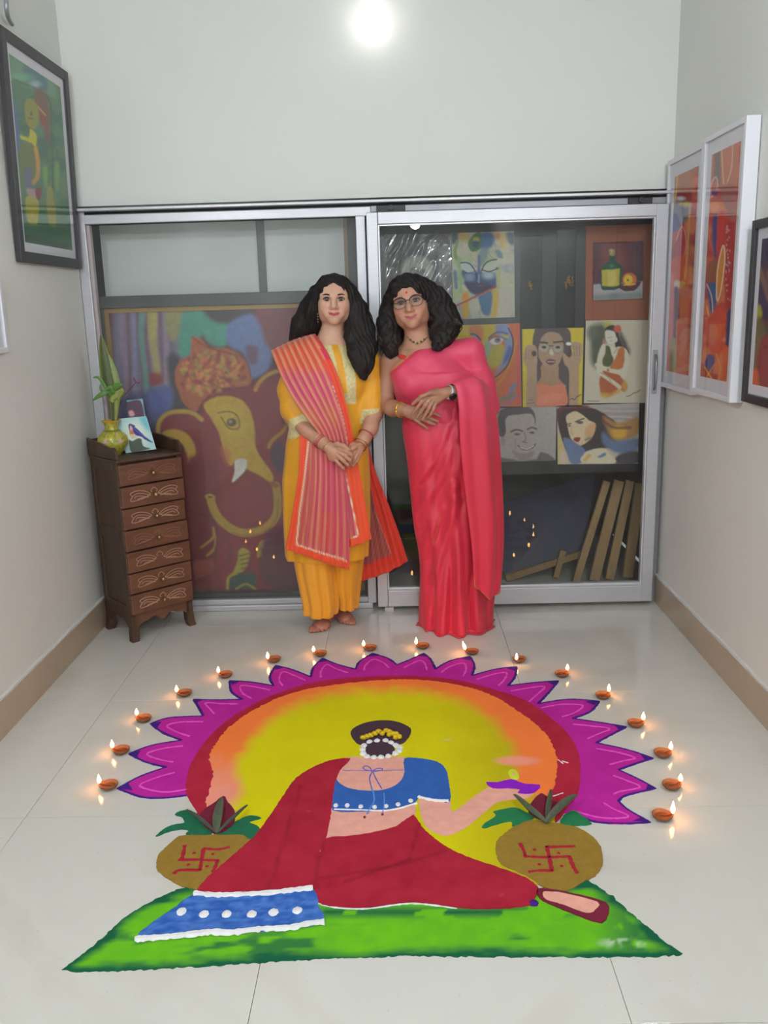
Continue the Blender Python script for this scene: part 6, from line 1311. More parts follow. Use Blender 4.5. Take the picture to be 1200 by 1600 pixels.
# legs and bare feet
for (hip, knee, ank, toe, wd_) in ((A(492, 745), A(494, 850, -.02), None, G(497, 989.5), .047), (A(536, 745), A(540, 850, .02), None, G(543, 977.5), .040)):
    s_ = -1 if toe[0] < 1.1 else 1
    heel = toe+np.array((-s_*.045, .205, 0)); 
    dirn = (toe-heel)/np.linalg.norm(toe-heel); side = np.array((-dirn[1], dirn[0], 0))
    heel[2] = 0; an = heel+dirn*.048; an[2] = .085
    f.chain([hip, knee, an], [.075, .052, .034], .02)
    f.cap(heel+dirn*.028+np.array((0, 0, .030)), an, .029, .033, .02)
    f.cap(an-np.array((0, 0, .015)), heel+dirn*.150+np.array((0, 0, .026)), .036, .024, .03)
    f.ell(heel+dirn*.155+np.array((0, 0, .020)), (wd_*.93, .040, .020), np.array([side, dirn, (0, 0, 1)]).T, .02)
    f.ell(heel+dirn*.060+np.array((0, 0, .02)), (.030, .06, .024), np.array([side, dirn, (0, 0, 1)]).T, .02)
    big = -1 if s_ > 0 else 1      # big toe on the inner side
    for j, (off, ln, r) in enumerate(((.74, .040, .0125), (.34, .038, .0092), (.0, .034, .0086), (-.33, .028, .0080), (-.64, .020, .0074))):
        sg = off*wd_*(1 if s_ < 0 else -1)*(-1)
        b0 = heel+dirn*(.172-.010*abs(off-.4))+side*sg; f.chain([b0+np.array((0, 0, .015)), b0+dirn*ln*.6+np.array((0, 0, .015)), b0+dirn*ln+np.array((0, 0, .010))], [r*.95, r, r*.9], .004)
def col1(V):
    c, L_ = face_cols(V, H1, R1, o1, s1, (204, 158, 134), (168, 60, 64), (204, 128, 110), smile=.0025)
    foot = V[:, 2] < .14; c[foot] = np.array(C8(170, 108, 90)); hd = (V[:, 2] < 1.1) & (V[:, 2] > .5); c[hd] = np.array(C8(192, 140, 116)); return c
body1 = field_obj('body', f, SK, w1, col1)
eye_parts(H1, R1, s1, w1)
bm = bmesh.new(); bmesh.ops.create_uvsphere(bm, u_segments=10, v_segments=8, radius=.0028); bmesh.ops.translate(bm, verts=bm.verts, vec=H1(-.002, -.0935, .024)); link('bindi', bm_mesh(bm), mat('bindi_red', C8(150, 30, 36), .6), w1)
for q in (-1, 1):
    e0 = H1(q*.076, -.012, -.045); V, F = tube_geo([e0, e0+np.array((0, 0, -.012))], .0012, 6)
    for k in range(4): tube_geo([e0+np.array((0, 0, -.012-.011*k)), e0+np.array((0, 0, -.018-.011*k))], .0034-.0004*k, 6, V, F)
    link('earring', pyd(V, F), mat('earring_metal', C8(170, 160, 130), .3, metal=.7), w1)
# hair
f = Field((.90, -.46, 1.10), (1.46, .02, 1.66), .0036)
E = lambda c, r, k=.02, mode='add': f.ell(H1(*c), np.array(r)*s1, R1, k, mode)
E((0, .012, .030), (.086, .106, .089)); E((0, .045, .0), (.098, .085, .10), .03)
f.chain([A(494, 462, .0), A(485, 485, .02), A(474, 508, .03), A(466, 530, .045)], [.040, .046, .050, .042], .03)
f.chain([A(546, 458, .0), A(556, 485, .01), A(566, 515, -.01), A(571, 545, -.055), A(570, 568, -.085), A(568, 588, -.095)], [.038, .048, .052, .047, .036, .018], .03)
f.chain([A(549, 500, -.02), A(551, 525, -.05), A(557, 552, -.085), A(562, 575, -.095)], [.024, .032, .032, .020], .03)
f.chain([A(520, 500, .09), A(520, 560, .11)], [.09, .06], .04)
# open the face: an oval cut with the centre parting above
f.ell(H1(0, -.125, -.010), np.array((.060, .085, .089))*s1, R1, .010, 'sub'); f.ell(H1(0, -.125, -.055), np.array((.058, .085, .080))*s1, R1, .012, 'sub')
f.cap(H1(0, -.04, -.13), A(519, 545, -.12), .040, .045, .01, 'sub')
f.noise(.0028, 150, 40)
hair1 = field_obj('hair', f, hair_m, w1)
strands('hair_strands', [([H1(-.03, -.03, .115), H1(-.085, -.01, .03), A(482, 490, .01), A(468, 530, .02)], [.012, .020, .050, .048]), ([H1(.03, -.03, .115), H1(.085, -.01, .03), A(562, 495, .0), A(571, 540, -.05), A(569, 590, -.09)], [.012, .020, .052, .048, .018]), ([A(545, 470, -.01), A(553, 520, -.04), A(560, 575, -.09)], [.02, .03, .022])], 260, .0035, .0016, hair_m, w1, 3, 16)
# kurta
gold_t = np.array(C8(214, 200, 146)); yel = np.array(C8(228, 160, 28))
f = Field((.84, -.48, .20), (1.48, .02, 1.36), .0042)
f.chain([A(466, 559, .005), A(519, 551, .012), A(573, 559, .005)], [.054, .060, .052], .03)
f.ell(A(517, 590, -.005), (.160, .108, .125), None, .04); f.ell(A(492, 600, -.045), (.066, .066, .062), None, .04); f.ell(A(545, 600, -.045), (.066, .066, .062), None, .04)
f.chain([A(464, 560, 0), A(454, 610, .0), A(458, 640, -.02), A(466, 654, -.048)], [.056, .055, .053, .048], .025)
f.chain([A(574, 560, 0), A(580, 605, .0), A(581, 630, -.02), A(580, 641, -.036)], [.052, .050, .047, .043], .025)
zr = lambda py: A(515, py)[2]; xr = lambda px, py: A(px, py)[0]
rows1 = [(zr(py), (xr(a, py)+xr(b, py))/2, Y1+d, (xr(b, py)-xr(a, py))/2, ry) for py, a, b, d, ry in ((600, 458, 574, -.005, .105), (640, 457, 572, -.005, .100), (690, 447, 575, -.005, .105), (750, 441, 578, -.005, .115), (810, 442, 578, -.005, .118), (870, 446, 574, -.005, .118))]
f.loft(rows1, .03, ripple=lambda th, z: .0035*np.sin(th*9+.5)*np.clip((.95-z)*2, 0, 1)+.002*np.sin(th*17+z*6)*np.clip((.95-z)*2, 0, 1))
f.ell(A(519, 560, -.015), (.085, .078, .062), None, .03)
def colk(V):
    X, Y = pxy(V); c = np.tile(yel, (len(V), 1)); fr = V[:, 1] < Y1-.02; n = fbm(V[:, 0], V[:, 2], .006, 71)[:, None]; g = gold_t*(.72+.55*n)
    def put(dm): 
        nonlocal c; c = c+(g-c)*np.clip(dm, 0, 1)[:, None]
    P1_ = np.minimum(_sd_poly(X, Y, [(503, 533), (516, 533), (525, 566), (529, 590), (527, 594), (514, 570)]), _sd_poly(X, Y, [(526, 533), (535, 532), (544, 545), (552, 566), (556, 590), (556.5, 631), (531, 631), (531, 615), (543, 614), (540, 587), (534, 557)]))
    put((-P1_/1.0+.5)*fr)
    put((-_sd_poly(X, Y, [(452, 655), (470, 649), (484, 640), (492, 668), (468, 682), (450, 686)])+.5)*(V[:, 1] < Y1+.06)); put((-_sd_poly(X, Y, [(566, 640), (592, 638), (594, 662), (562, 662)])+.5))
    return c
cloth_y = mat('yellow_silk', vcol=True, rough=.55, noise=.10, nscale=6, bump=.15, bscale=300, sheen=.25)
kurta = field_obj('tunic', f, cloth_y, w1, colk)
tube('neckline_tassel', [A(467, 682, -.09), A(450, 690, -.08)], .0015, mat('cord_cream', C8(196, 180, 130), .7), w1)
# trousers
def leg(rows, phase, side):
    return tube_loft('', rows, None, None, 110, 50, ripple=lambda th, t, z: (.006*np.sin(th*7+phase)+.003*np.sin(th*13+phase*2))*(.4+.9*t))
for rows, ph in (([(860, 458, 520, -.035, .075), (885, 461, 522, -.04, .075), (915, 467, 525, -.05, .072), (945, 473, 527, -.06, .070), (959, 474, 524, -.062, .068)], 1.0), ([(860, 512, 570, .01, .075), (885, 514, 566, .01, .072), (915, 519, 562, .01, .068), (938, 525, 559, .008, .060), (949, 526, 557, .006, .058)], 2.2)):
    rr_ = [(A(500, py, d)[2], (A(a, py, d)[0]+A(b, py, d)[0])/2, Y1+d, (A(b, py, d)[0]-A(a, py, d)[0])/2, ry) for py, a, b, d, ry in rows]
    P = leg(rr_, ph, 0)
    th = np.linspace(0, 2*math.pi, 110, endpoint=False); P[..., 2] += (np.linspace(0, 1, 50)**3)[:, None]*(.012*np.sin(th-.6)+.008)[None, :]
    me = grid_mesh(P, True); set_vcol(me, np.tile(np.array(C8(222, 150, 26)), (len(me.vertices), 1))); o = link('trouser_leg', me, cloth_y, w1, smooth=True); sm = o.modifiers.new('s', 'SOLIDIFY'); sm.thickness = .002
# dupatta
dup_m = mat('shawl_cloth', vcol=True, rough=.6, sheen=.3, bump=.2, bscale=300)
def mixn(c, col, w_): return c+(np.array(C8(*col))-c)*np.clip(w_, 0, 1)[:, None]
def stripes(u, X, Y, n=11, soft=1.0):
    base = np.zeros((len(u), 3)); 
    t = np.clip((Y-572)/18, 0, 1); t2 = np.clip((Y-618)/30, 0, 1); t3 = np.clip((Y-655)/18, 0, 1)
    o = np.array(C8(206, 72, 52)); pk = np.array(C8(196, 56, 104)); br = np.array(C8(188, 96, 72)); pk2 = np.array(C8(190, 60, 92))
    base = o*(1-t)[:, None]+pk*t[:, None]; base = base+(br-base)*(t2*(.6+.4*np.sin(u*14)))[:, None]; base = base+(pk2-base)*t3[:, None]
    t4 = np.clip((Y-775)/35, 0, 1)*(.5+.5*np.sin(u*9+2)); base = base+(np.array(C8(196, 78, 58))-base)*t4[:, None]
    s_ = np.clip((np.sin(u*math.pi*2*n)+.1)*1.6, 0, 1); gold_ = np.array(C8(222, 160, 112)); base = base+(gold_-base)*(s_*.55*(.5+fbm(u*300, Y*.6, 9, 5)))[:, None]
    s2 = np.clip((np.sin(u*math.pi*2*n*2.6+1.0)-.5)*2, 0, 1); base = base+(np.array(C8(214, 120, 92))-base)*(s2*.4)[:, None]
    return base
def colA(u, v, X, Y):
    c = stripes(u, X, Y, 8); 
    c = mixn(c, (214, 40, 92), (.35-np.abs(u-.93)/.12)*4*(Y < 600)*(Y > 545)); c = mixn(c, (226, 70, 36), np.where(Y > 562, (u-.84)*40, -1)); c = mixn(c, (200, 40, 46), (u-.95)*60*(Y < 562))
    d = _d_line(u*100, v*100, [(84, 60), (80, 100)]); sq = (np.sin(v*260) > -.2); c = mixn(c, (222, 206, 176), (1.4-d)*sq); return c
rowsA = [[A(430, 556, .05), A(449, 548, .06), A(470, 540, .06), A(492, 536, .05)], [A(423.5, 548, .0), A(446, 537, .0), A(469, 528, -.005), A(492, 522, .0)], [A(428, 560, -.05), A(452, 545, -.06), A(476, 535, -.065), A(498, 530, -.055)],
         [A(440, 590, -.085), A(465, 576, -.108), A(490, 563, -.112), A(513, 553, -.100)], [A(457, 622, -.120), A(482, 608, -.136), A(506, 598, -.140), A(529, 590, -.130)], [A(480, 655, -.150), A(500, 645, -.150), A(520, 637, -.148), A(541, 632, -.136)], [A(500, 681, -.136), A(514, 677, -.145), A(529, 672, -.145), A(549, 668, -.136)], [A(512, 712, -.122), A(523, 712, -.128), A(535, 712, -.128), A(554, 712, -.124)]]
sheet('shawl_front', rowsA, dup_m, w1, colA, 90, 130, ripple=lambda u, v: .0030*np.sin(u*math.pi*2*8)*(1-np.abs(u-.5)*.5)*np.clip(v*6, 0, 1))
def colB(u, v, X, Y):
    c = stripes(u, X*1.0, Y*0+np.where(Y < 800, 700, 820), 9); c = mixn(c, (178, 88, 62), np.clip((.45-u)/.2, 0, 1)*.75*(.6+.4*np.sin(X*.9))); c = mixn(c, (196, 44, 96), .5*(1-np.abs(u-.72)/.3)); 
    e = _d_line(X, Y, [(482, 690), (476, 745), (468, 800), (463, 850), (495, 862), (541, 876)]); out = _sd_poly(X, Y, [(482, 600), (482, 690), (476, 745), (468, 800), (463, 850), (495, 862), (541, 876), (600, 880), (600, 600)])
    c = mixn(c, (226, 74, 34), out/1.0+.5); dots = .55+.45*np.sin((Y+X*.6)*1.7); c = mixn(c, (222, 208, 180), (2.1-e)*1.0*dots); return c
rowsB1 = [[A(468, 672, -.095), A(490, 678, -.110), A(512, 684, -.118), A(536, 684, -.118)], [A(468, 700, -.118), A(490, 704, -.122), A(513, 706, -.126), A(538, 706, -.126)], [A(466, 745, -.132), A(490, 750, -.138), A(516, 752, -.140), A(541, 752, -.138)], [A(457, 800, -.135), A(485, 806, -.142), A(516, 812, -.146), A(545, 816, -.144)], [A(446.5, 858, -.138), A(478, 869, -.146), A(513, 881, -.150), A(546, 890.5, -.148)]]
sheet('shawl_end', rowsB1, dup_m, w1, colB, 90, 90, ripple=lambda u, v: .0042*np.sin(u*math.pi*2*7+.6)*(.3+v))
def colB2(u, v, X, Y):
    c = stripes(u*.5+.3, X, Y*0+700, 9); e = _d_line(X, Y, [(537, 728), (548, 780), (560, 836), (544, 843)]); out = _sd_poly(X, Y, [(500, 700), (535, 700), (548, 780), (560, 836), (500, 850)])
    c = mixn(c, (228, 76, 34), out+.5); dots = .55+.45*np.sin(Y*1.8); c = mixn(c, (222, 208, 180), (1.9-e)*dots); return c
rowsB2 = [[A(522, 684, -.112), A(538, 684, -.116), A(555, 684, -.116)], [A(524, 712, -.118), A(540, 712, -.122), A(557, 710, -.120)], [A(526, 752, -.124), A(544, 752, -.128), A(564, 748, -.126)], [A(528, 805, -.126), A(550, 804, -.132), A(573, 800, -.130)], [A(532, 858, -.128), A(556, 852, -.134), A(580.5, 842, -.132)]]
sheet('shawl_end', rowsB2, dup_m, w1, colB2, 40, 70, ripple=lambda u, v: .003*np.sin(u*math.pi*2*3+.6)*(.3+v))
def colC(u, v, X, Y):
    c = np.tile(np.array(C8(150, 62, 60)), (len(u), 1)); s_ = np.clip(np.sin((X+(Y-800)*.25)*1.25), 0, 1); c = c+(np.array(C8(186, 120, 96))-c)*(s_*.6)[:, None]; c = mixn(c, (110, 40, 70), (585-X)/14*.6)
    inn = _sd_poly(X, Y, [(540, 700), (574, 740), (588, 800), (611, 866), (570, 884), (540, 890)]); c = mixn(c, (210, 50, 30), inn+.5); c = mixn(c, (214, 130, 120), (1.0-_d_line(X, Y, [(584, 795), (611, 864)]))*.8); return c
rowsC = [[A(555, 690, .05), A(565, 692, .055), A(575, 694, .055)], [A(556, 735, .055), A(570, 735, .06), A(586, 735, .06)], [A(558, 790, .06), A(583, 790, .07), A(607, 788, .07)], [A(560, 850, .06), A(594, 845, .075), A(625, 838, .075)], [A(564, 908, .06), A(604, 895, .08), A(637.5, 877, .08)]]
sheet('shawl_back_end', rowsC, dup_m, w1, colC, 60, 80, ripple=lambda u, v: .006*np.sin(u*math.pi*2*4)*(.2+v))
# bangles
gb = mat('bangle_gold', C8(206, 170, 96), .25, metal=.8); rb = mat('bangle_red', C8(168, 58, 60), .4)
ax1 = A(511, 697, -.150)-A(480, 672, -.085); ax2 = A(564, 693, -.130)-A(579, 668, -.075)
for t_, m_, th in ((.60, gb, .0022), (.66, rb, .0030), (.71, rb, .0030), (.76, rb, .0026), (1.02, gb, .0020)):
    ring('bangle', A(480, 672, -.085)+ax1*t_, ax1, .0385-.008*t_, th, m_, w1)
for t_, m_, th in ((.45, rb, .0022), (.98, gb, .0020), (1.12, rb, .0016), (1.20, gb, .0016)):
    ring('bangle', A(579, 668, -.075)+ax2*t_, ax2, .0375-.006*t_, th, m_, w1)

# ================================================================ the woman in the red sari
Y2 = -.26
B = lambda x, y, d=0.0: PY(x, y, Y2+d)
base2 = B(705, 975); base2[2] = 0
w2 = thing('person', 'person with curly dark hair and glasses in a coral red sari', 'person', tuple(base2))
s2 = 1.02
R2, o2, H2 = head_frame(B(638, 471.5, -.10), math.radians(-6), math.radians(-4), math.radians(-9.5), s2)
f = Field((1.30, -.56, .55), (2.05, .04, 1.64), .0032)
add_head(f, R2, H2, s2, jaw=1.06, cheek=1.12, smile=.0045)
f.cap(H2(.0, .022, -.055), B(656, 540, .01), .050, .052, .03); f.cap(B(656, 536, .01), B(668, 565, .0), .052, .08, .05)
f.cap(B(660, 545, .01), B(612, 562, .005), .036, .044, .05); f.cap(B(660, 545, .01), B(735, 550, .01), .036, .046, .05)
f.ell(B(670, 590, 0), (.140, .090, .12), None, .05); f.ell(B(645, 596, -.045), (.060, .060, .060), None, .04); f.ell(B(688, 660, 0), (.130, .09, .12), None, .05)
# bare right arm
f.chain([B(609, 566, .005), B(604, 604, .01), B(602.5, 632, -.005)], [.042, .038, .036], .02)
f.chain([B(602.5, 632, -.005), B(614, 638, -.07), B(627, 640, -.118), B(634, 641, -.135)], [.036, .034, .027, .0245], .02)
f.ell(B(645, 645, -.152), (.044, .016, .030), np.array([[.93, 0, -.36], [0, 1, 0], [.36, 0, .93]]).T, .018)
for (a, b, c, d_, r) in (((655, 640, -.160), (667, 643, -.168), (678, 646, -.168), (687.5, 650, -.162), .0082), ((655, 646, -.161), (666, 651, -.169), (676, 655, -.168), (684, 658.5, -.162), .0084), ((653, 652, -.160), (662, 656, -.168), (671, 660, -.167), (679, 663, -.162), .0080), ((649, 656, -.158), (655, 660, -.166), (661, 664.5, -.166), (667, 669, -.160), .0070)):
    f.chain([B(*a), B(*b), B(*c), B(*d_)], [r*1.12, r, r*.94, r*.80], .003)
# left arm under the cloth, hand laid on top
f.chain([B(736, 553, .01), B(756, 604, .01), B(764, 640, -.02)], [.044, .040, .038], .02)
f.chain([B(764, 640, -.02), B(735, 625, -.10), B(708, 613, -.170), B(698, 613.5, -.183)], [.038, .034, .027, .0245], .02)
f.ell(B(681, 619.5, -.196), (.043, .016, .033), np.array([[.90, 0, .43], [0, 1, 0], [-.43, 0, .90]]).T, .018)
for (a, b, c, d_, r) in (((668, 620, -.205), (659, 628, -.214), (651, 638, -.207), (644, 647, -.196), .0082), ((672, 624, -.206), (664, 634, -.215), (657, 644, -.207), (651.5, 652.5, -.197), .0084), ((676, 628, -.205), (670, 638, -.213), (665, 647, -.206), (660.5, 655, -.197), .0080), ((681, 631, -.202), (677, 640, -.209), (673, 647, -.203), (669, 653, -.196), .0070)):
    f.chain([B(*a), B(*b), B(*c), B(*d_)], [r*1.12, r, r*.94, r*.80], .003)
f.chain([B(688, 614, -.20), B(672, 614, -.216), B(658, 620, -.218), B(645, 631, -.205)], [.012, .0100, .0088, .0072], .007)
def col2(V):
    c, L_ = face_cols(V, H2, R2, o2, s2, (190, 138, 114), (176, 78, 92), (196, 112, 98), smile=.0045)
    hd = V[:, 2] < 1.28; c[hd] = np.array(C8(170, 122, 98)); return c
body2 = field_obj('body', f, SK, w2, col2)
eye_parts(H2, R2, s2, w2, look=-.0005, open_=.95)
bm = bmesh.new(); bmesh.ops.create_uvsphere(bm, u_segments=12, v_segments=8, radius=.0046); 
for v in bm.verts: v.co.y *= .4; v.co.z *= 1.5
bmesh.ops.translate(bm, verts=bm.verts, vec=H2(0, -.0925, .036)); link('bindi', bm_mesh(bm), mat('bindi_bright', C8(196, 36, 50), .6), w2)
# glasses
gm = mat('spectacle_rim', C8(34, 30, 32), .3); gl = glass_mat('spectacle_lens', (.95, .97, .96), .05, 1.5); g_rim = mat('spectacle_wire', C8(92, 90, 86), .35, metal=.6)
gx = [];
for q in (-1, 1):
    P = []
    for t in np.linspace(0, 2*math.pi, 41)[:-1]:
        cx_l, sz_l = math.cos(t), math.sin(t); P.append(H2(q*.0345+.0270*np.sign(cx_l)*abs(cx_l)**.75, -.107+.003*abs(cx_l)+.014*max(0, q*cx_l)**2, -.003+.0210*np.sign(sz_l)*abs(sz_l)**.8))
    P.append(P[0]); tube('spectacle_frame', P, .0015, g_rim, w2); top = [P[i] for i in range(1, 20)]; tube('spectacle_brow_bar', top, .0026, gm, w2)
    n = 40; c = np.mean(P[:-1], axis=0); me = pyd([c]+P[:-1], [(0, 1+(i+1) % n, 1+i) for i in range(n)]); link('spectacle_lens', me, gl, w2)
    tube('spectacle_temple', crs([P[1], H2(q*.070, -.075, .002), H2(q*.077, .0, .004)], 5), .0016, gm, w2)
tube('spectacle_bridge', crs([H2(-.0080, -.108, .003), H2(0, -.112, .006), H2(.0080, -.108, .003)], 5), .0016, gm, w2)
# hair
f = Field((1.26, -.50, 1.12), (1.92, .04, 1.68), .0038)
E = lambda c, r, k=.02, mode='add': f.ell(H2(*c), np.array(r)*s2, R2, k, mode)
E((0, .010, .034), (.090, .108, .090)); E((0, .045, .0), (.105, .09, .10), .03)
f.chain([B(620, 455, .0), B(612, 480, .01), B(607, 505, .0), B(607, 530, -.03), B(612, 549, -.055)], [.034, .042, .045, .043, .030], .03)
f.chain([B(668, 452, -.01), B(682, 470, .0), B(692, 492, .0), B(697, 514, -.015), B(694, 528, -.05), B(685, 542, -.085)], [.040, .052, .060, .050, .036, .018], .03)
f.ell(B(706, 503, -.01), (.034, .04, .032), None, .03); f.ell(B(700, 519, -.05), (.030, .03, .022), None, .02); f.ell(B(680, 522, -.05), (.028, .03, .036), None, .03); f.cap(B(683, 528, -.075), B(680, 544, -.095), .022, .012, .02)
f.chain([B(650, 500, .09), B(655, 545, .11)], [.09, .06], .04)
f.ell(H2(0, -.125, -.014), np.array((.060, .085, .082))*s2, R2, .010, 'sub'); f.ell(H2(0, -.125, -.055), np.array((.060, .085, .080))*s2, R2, .012, 'sub')
f.cap(H2(0, -.04, -.13), B(652, 545, -.12), .040, .040, .01, 'sub')
f.noise(.0045, 120, 75)
field_obj('hair', f, hair_m, w2)
strands('hair_strands', [([H2(-.03, -.03, .110), H2(-.085, -.01, .03), B(609, 505, .0), B(608, 552, -.05)], [.012, .02, .046, .032]), ([H2(.03, -.03, .112), H2(.085, -.01, .03), B(692, 490, .0), B(702, 512, -.02), B(690, 538, -.07)], [.012, .022, .062, .052, .028]), ([B(690, 500, -.03), B(708, 508, -.03), B(716, 504, -.03)], [.03, .03, .014])], 300, .0065, .0018, hair_m, w2, 9, 30)
strands('brown_hair_ends', [([B(695, 490, -.02), B(710, 505, -.03), B(716, 506, -.03)], [.04, .03, .012]), ([B(606, 520, -.04), B(603, 545, -.05)], [.04, .03])], 50, .006, .0018, hair_b, w2, 12, 30)
# blouse and draped sari
redc = np.array(C8(206, 50, 58)); pinkc = np.array(C8(222, 70, 104)); corc = np.array(C8(214, 42, 68))
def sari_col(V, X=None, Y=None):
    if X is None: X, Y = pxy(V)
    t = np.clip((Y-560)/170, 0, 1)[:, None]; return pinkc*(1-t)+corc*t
sari_m = mat('sari_cloth', vcol=True, rough=.5, sheen=.12, noise=.06, nscale=5, bump=.08, bscale=250)
f = Field((1.32, -.50, 1.0), (1.98, .04, 1.38), .0042)
f.chain([B(619, 566, .005), B(666, 556, .01), B(734, 549, .01)], [.050, .054, .048], .03)
f.ell(B(672, 590, -.002), (.146, .098, .11), None, .04); f.ell(B(644, 592, -.045), (.066, .068, .066), None, .04); f.ell(B(628, 578, -.035), (.050, .060, .050), None, .03)
f.cut(B(612, 553, -.1), np.cross(B(648, 572, -.1)-B(612, 553, -.1), -_ray((640, 550)))); 
f.cut(B(607, 580, 0), (-1, 0, .1))
field_obj('blouse', f, mat('blouse_cloth', C8(214, 58, 50), .6, sheen=.2), w2)
f = Field((1.32, -.52, .66), (2.02, .06, 1.40), .0042)
f.chain([B(630, 580, -.0), B(690, 554, .006), B(735, 548, .01)], [.050, .058, .056], .03); f.ell(B(664, 566, -.02), (.085, .088, .070), None, .04); f.ell(B(632, 580, -.03), (.062, .070, .055), None, .03)
f.ell(B(680, 600, -.004), (.160, .110, .12), None, .04); f.ell(B(646, 600, -.055), (.075, .075, .068), None, .04); f.ell(B(700, 596, -.055), (.072, .070, .066), None, .04)
f.chain([B(736, 552, .01), B(752, 598, .012), B(762, 636, -.01)], [.055, .055, .055], .03)
zr = lambda py: B(690, py)[2]; xr = lambda px, py: B(px, py)[0]
rw = [(zr(py), (xr(a, py)+xr(b, py))/2, Y2+d, (xr(b, py)-xr(a, py))/2, ry) for py, a, b, d, ry in ((585, 615, 745, 0, .11), (620, 620, 748, 0, .11), (650, 627, 750, 0, .113), (680, 634, 752, 0, .108), (705, 642, 750, 0, .098))]
f.loft(rw, .03, ripple=lambda th, z: .004*np.sin((th*6+z*30)))
# neckline: a slanting edge from under the right breast line up to the left shoulder
pA, pB = B(612, 575, -.10), B(670, 526, -.03); dv = pB-pA; nrm = np.cross(dv, _ray((640, 550))); nrm = nrm if nrm[2] > 0 else -nrm
f.cut(pA, nrm); f.cut(B(600, 580, 0), (-1, 0, 0))
_n = nrm/np.linalg.norm(nrm)
def colbod(V):
    c = sari_col(V); d = np.abs((V-pA)@_n); X, Y = pxy(V); g = np.clip((.007-np.abs(d-.005))/.003, 0, 1)*(V[:, 1] < Y2-.0); c = mixn(c, (206, 140, 84), g*.9)
    c = mixn(c, (204, 50, 60), np.clip((.026-d)/.004, 0, 1)*(d > .011)*.6)
    for ln, a_ in (([(622, 655), (660, 640), (690, 610)], .25), ([(640, 640), (690, 590), (735, 548)], .12)): c = c*(1-a_*np.clip(1-_d_line(X, Y, ln)/2.0, 0, 1)*0)[:, None]
    return c
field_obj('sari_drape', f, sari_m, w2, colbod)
# skirt of the sari
rows = [(632, 634, 748, 0, .100), (655, 629, 762, 0, .114), (680, 629.5, 768, 0, .126), (705, 633, 772, 0, .131), (740, 637, 777, .0, .130), (780, 642, 780, 0, .132), (820, 647, 781, 0, .135), (860, 655, 779, -.005, .140), (900, 658, 775, -.01, .146), (940, 657, 771, -.015, .152), (970, 657, 770, -.020, .160), (984, 658, 768, -.022, .168)]
rr_ = [(max(.004, B(700, py, d)[2]), (B(a, py, d)[0]+B(b, py, d)[0])/2, Y2+d, (B(b, py, d)[0]-B(a, py, d)[0])/2, ry) for py, a, b, d, ry in rows]
zlast = rr_[-1][2]; rr_[-1] = (.003,)+rr_[-1][1:]
def rip(th, t, z):
    fr = np.exp(-((th-(-math.pi/2-.1))/.75)**2) if False else np.exp(-((((th+math.pi) % (2*math.pi)-math.pi)-(-math.pi/2-.05))/.85)**2)
    a = .001+.020*t**1.3; return a*fr*(np.sin(th*11+1.2*math.sin(t*5)+.4)+.25*np.sin(th*23+2))+.006*min(1, t*3)*np.sin(th*5+t*5)
P = tube_loft('', rr_, None, None, 300, 120, ripple=rip)
T = np.linspace(0, 1, 120)[:, None]; th = np.linspace(0, 2*math.pi, 300, endpoint=False)[None]
# cloth piled up where it meets the floor
pool = np.clip((T-.93)/.07, 0, 1); cxm = rr_[-1][1]; cym = rr_[-1][2]
P[..., 0] += pool**2*(.014*np.cos(th)+.010*np.sin(th*11)); P[..., 1] += pool**2*(.020*np.sin(th)+.012*np.sin(th*13+1)*(np.sin(th) < 0))
P[..., 2] = np.maximum(P[..., 2]+.010*np.clip((T-.85)/.15, 0, 1)*np.sin(th*15+.3)*(1-pool), .003)
# slanting tucks across the thigh
Xp, Yp = pxy(P.reshape(-1, 3)); Xp = Xp.reshape(P.shape[:2]); Yp = Yp.reshape(P.shape[:2]); front = (np.sin(th)*np.ones_like(T)) < .1
for ln, amp, wd_ in (([(636, 770), (680, 720), (712, 640)], .006, 6), ([(644, 812), (690, 745), (716, 660)], .007, 7), ([(660, 865), (700, 780), (718, 680)], .007, 7), ([(676, 905), (706, 810), (722, 700)], .006, 6), ([(690, 985), (700, 880), (712, 760)], .010, 7), ([(668, 980), (684, 900), (700, 800)], .008, 7), ([(722, 990), (716, 900), (716, 780)], .010, 7), ([(750, 985), (736, 900), (726, 800)], .008, 8)):
    d = _d_line(Xp, Yp, ln); P[..., 1] -= amp*np.exp(-(d/wd_)**2)*front; P[..., 1] += amp*.7*np.exp(-((d-wd_*1.7)/wd_)**2)*front
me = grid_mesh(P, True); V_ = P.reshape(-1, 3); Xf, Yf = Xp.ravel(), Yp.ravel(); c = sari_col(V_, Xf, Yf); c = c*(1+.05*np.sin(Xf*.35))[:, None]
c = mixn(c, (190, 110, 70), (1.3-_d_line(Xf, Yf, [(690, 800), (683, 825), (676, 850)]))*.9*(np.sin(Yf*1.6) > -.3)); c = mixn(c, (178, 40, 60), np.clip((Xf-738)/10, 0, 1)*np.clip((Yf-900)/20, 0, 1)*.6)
set_vcol(me, c); o = link('sari_skirt', me, sari_m, w2, smooth=True); sm = o.modifiers.new('s', 'SOLIDIFY'); sm.thickness = .002
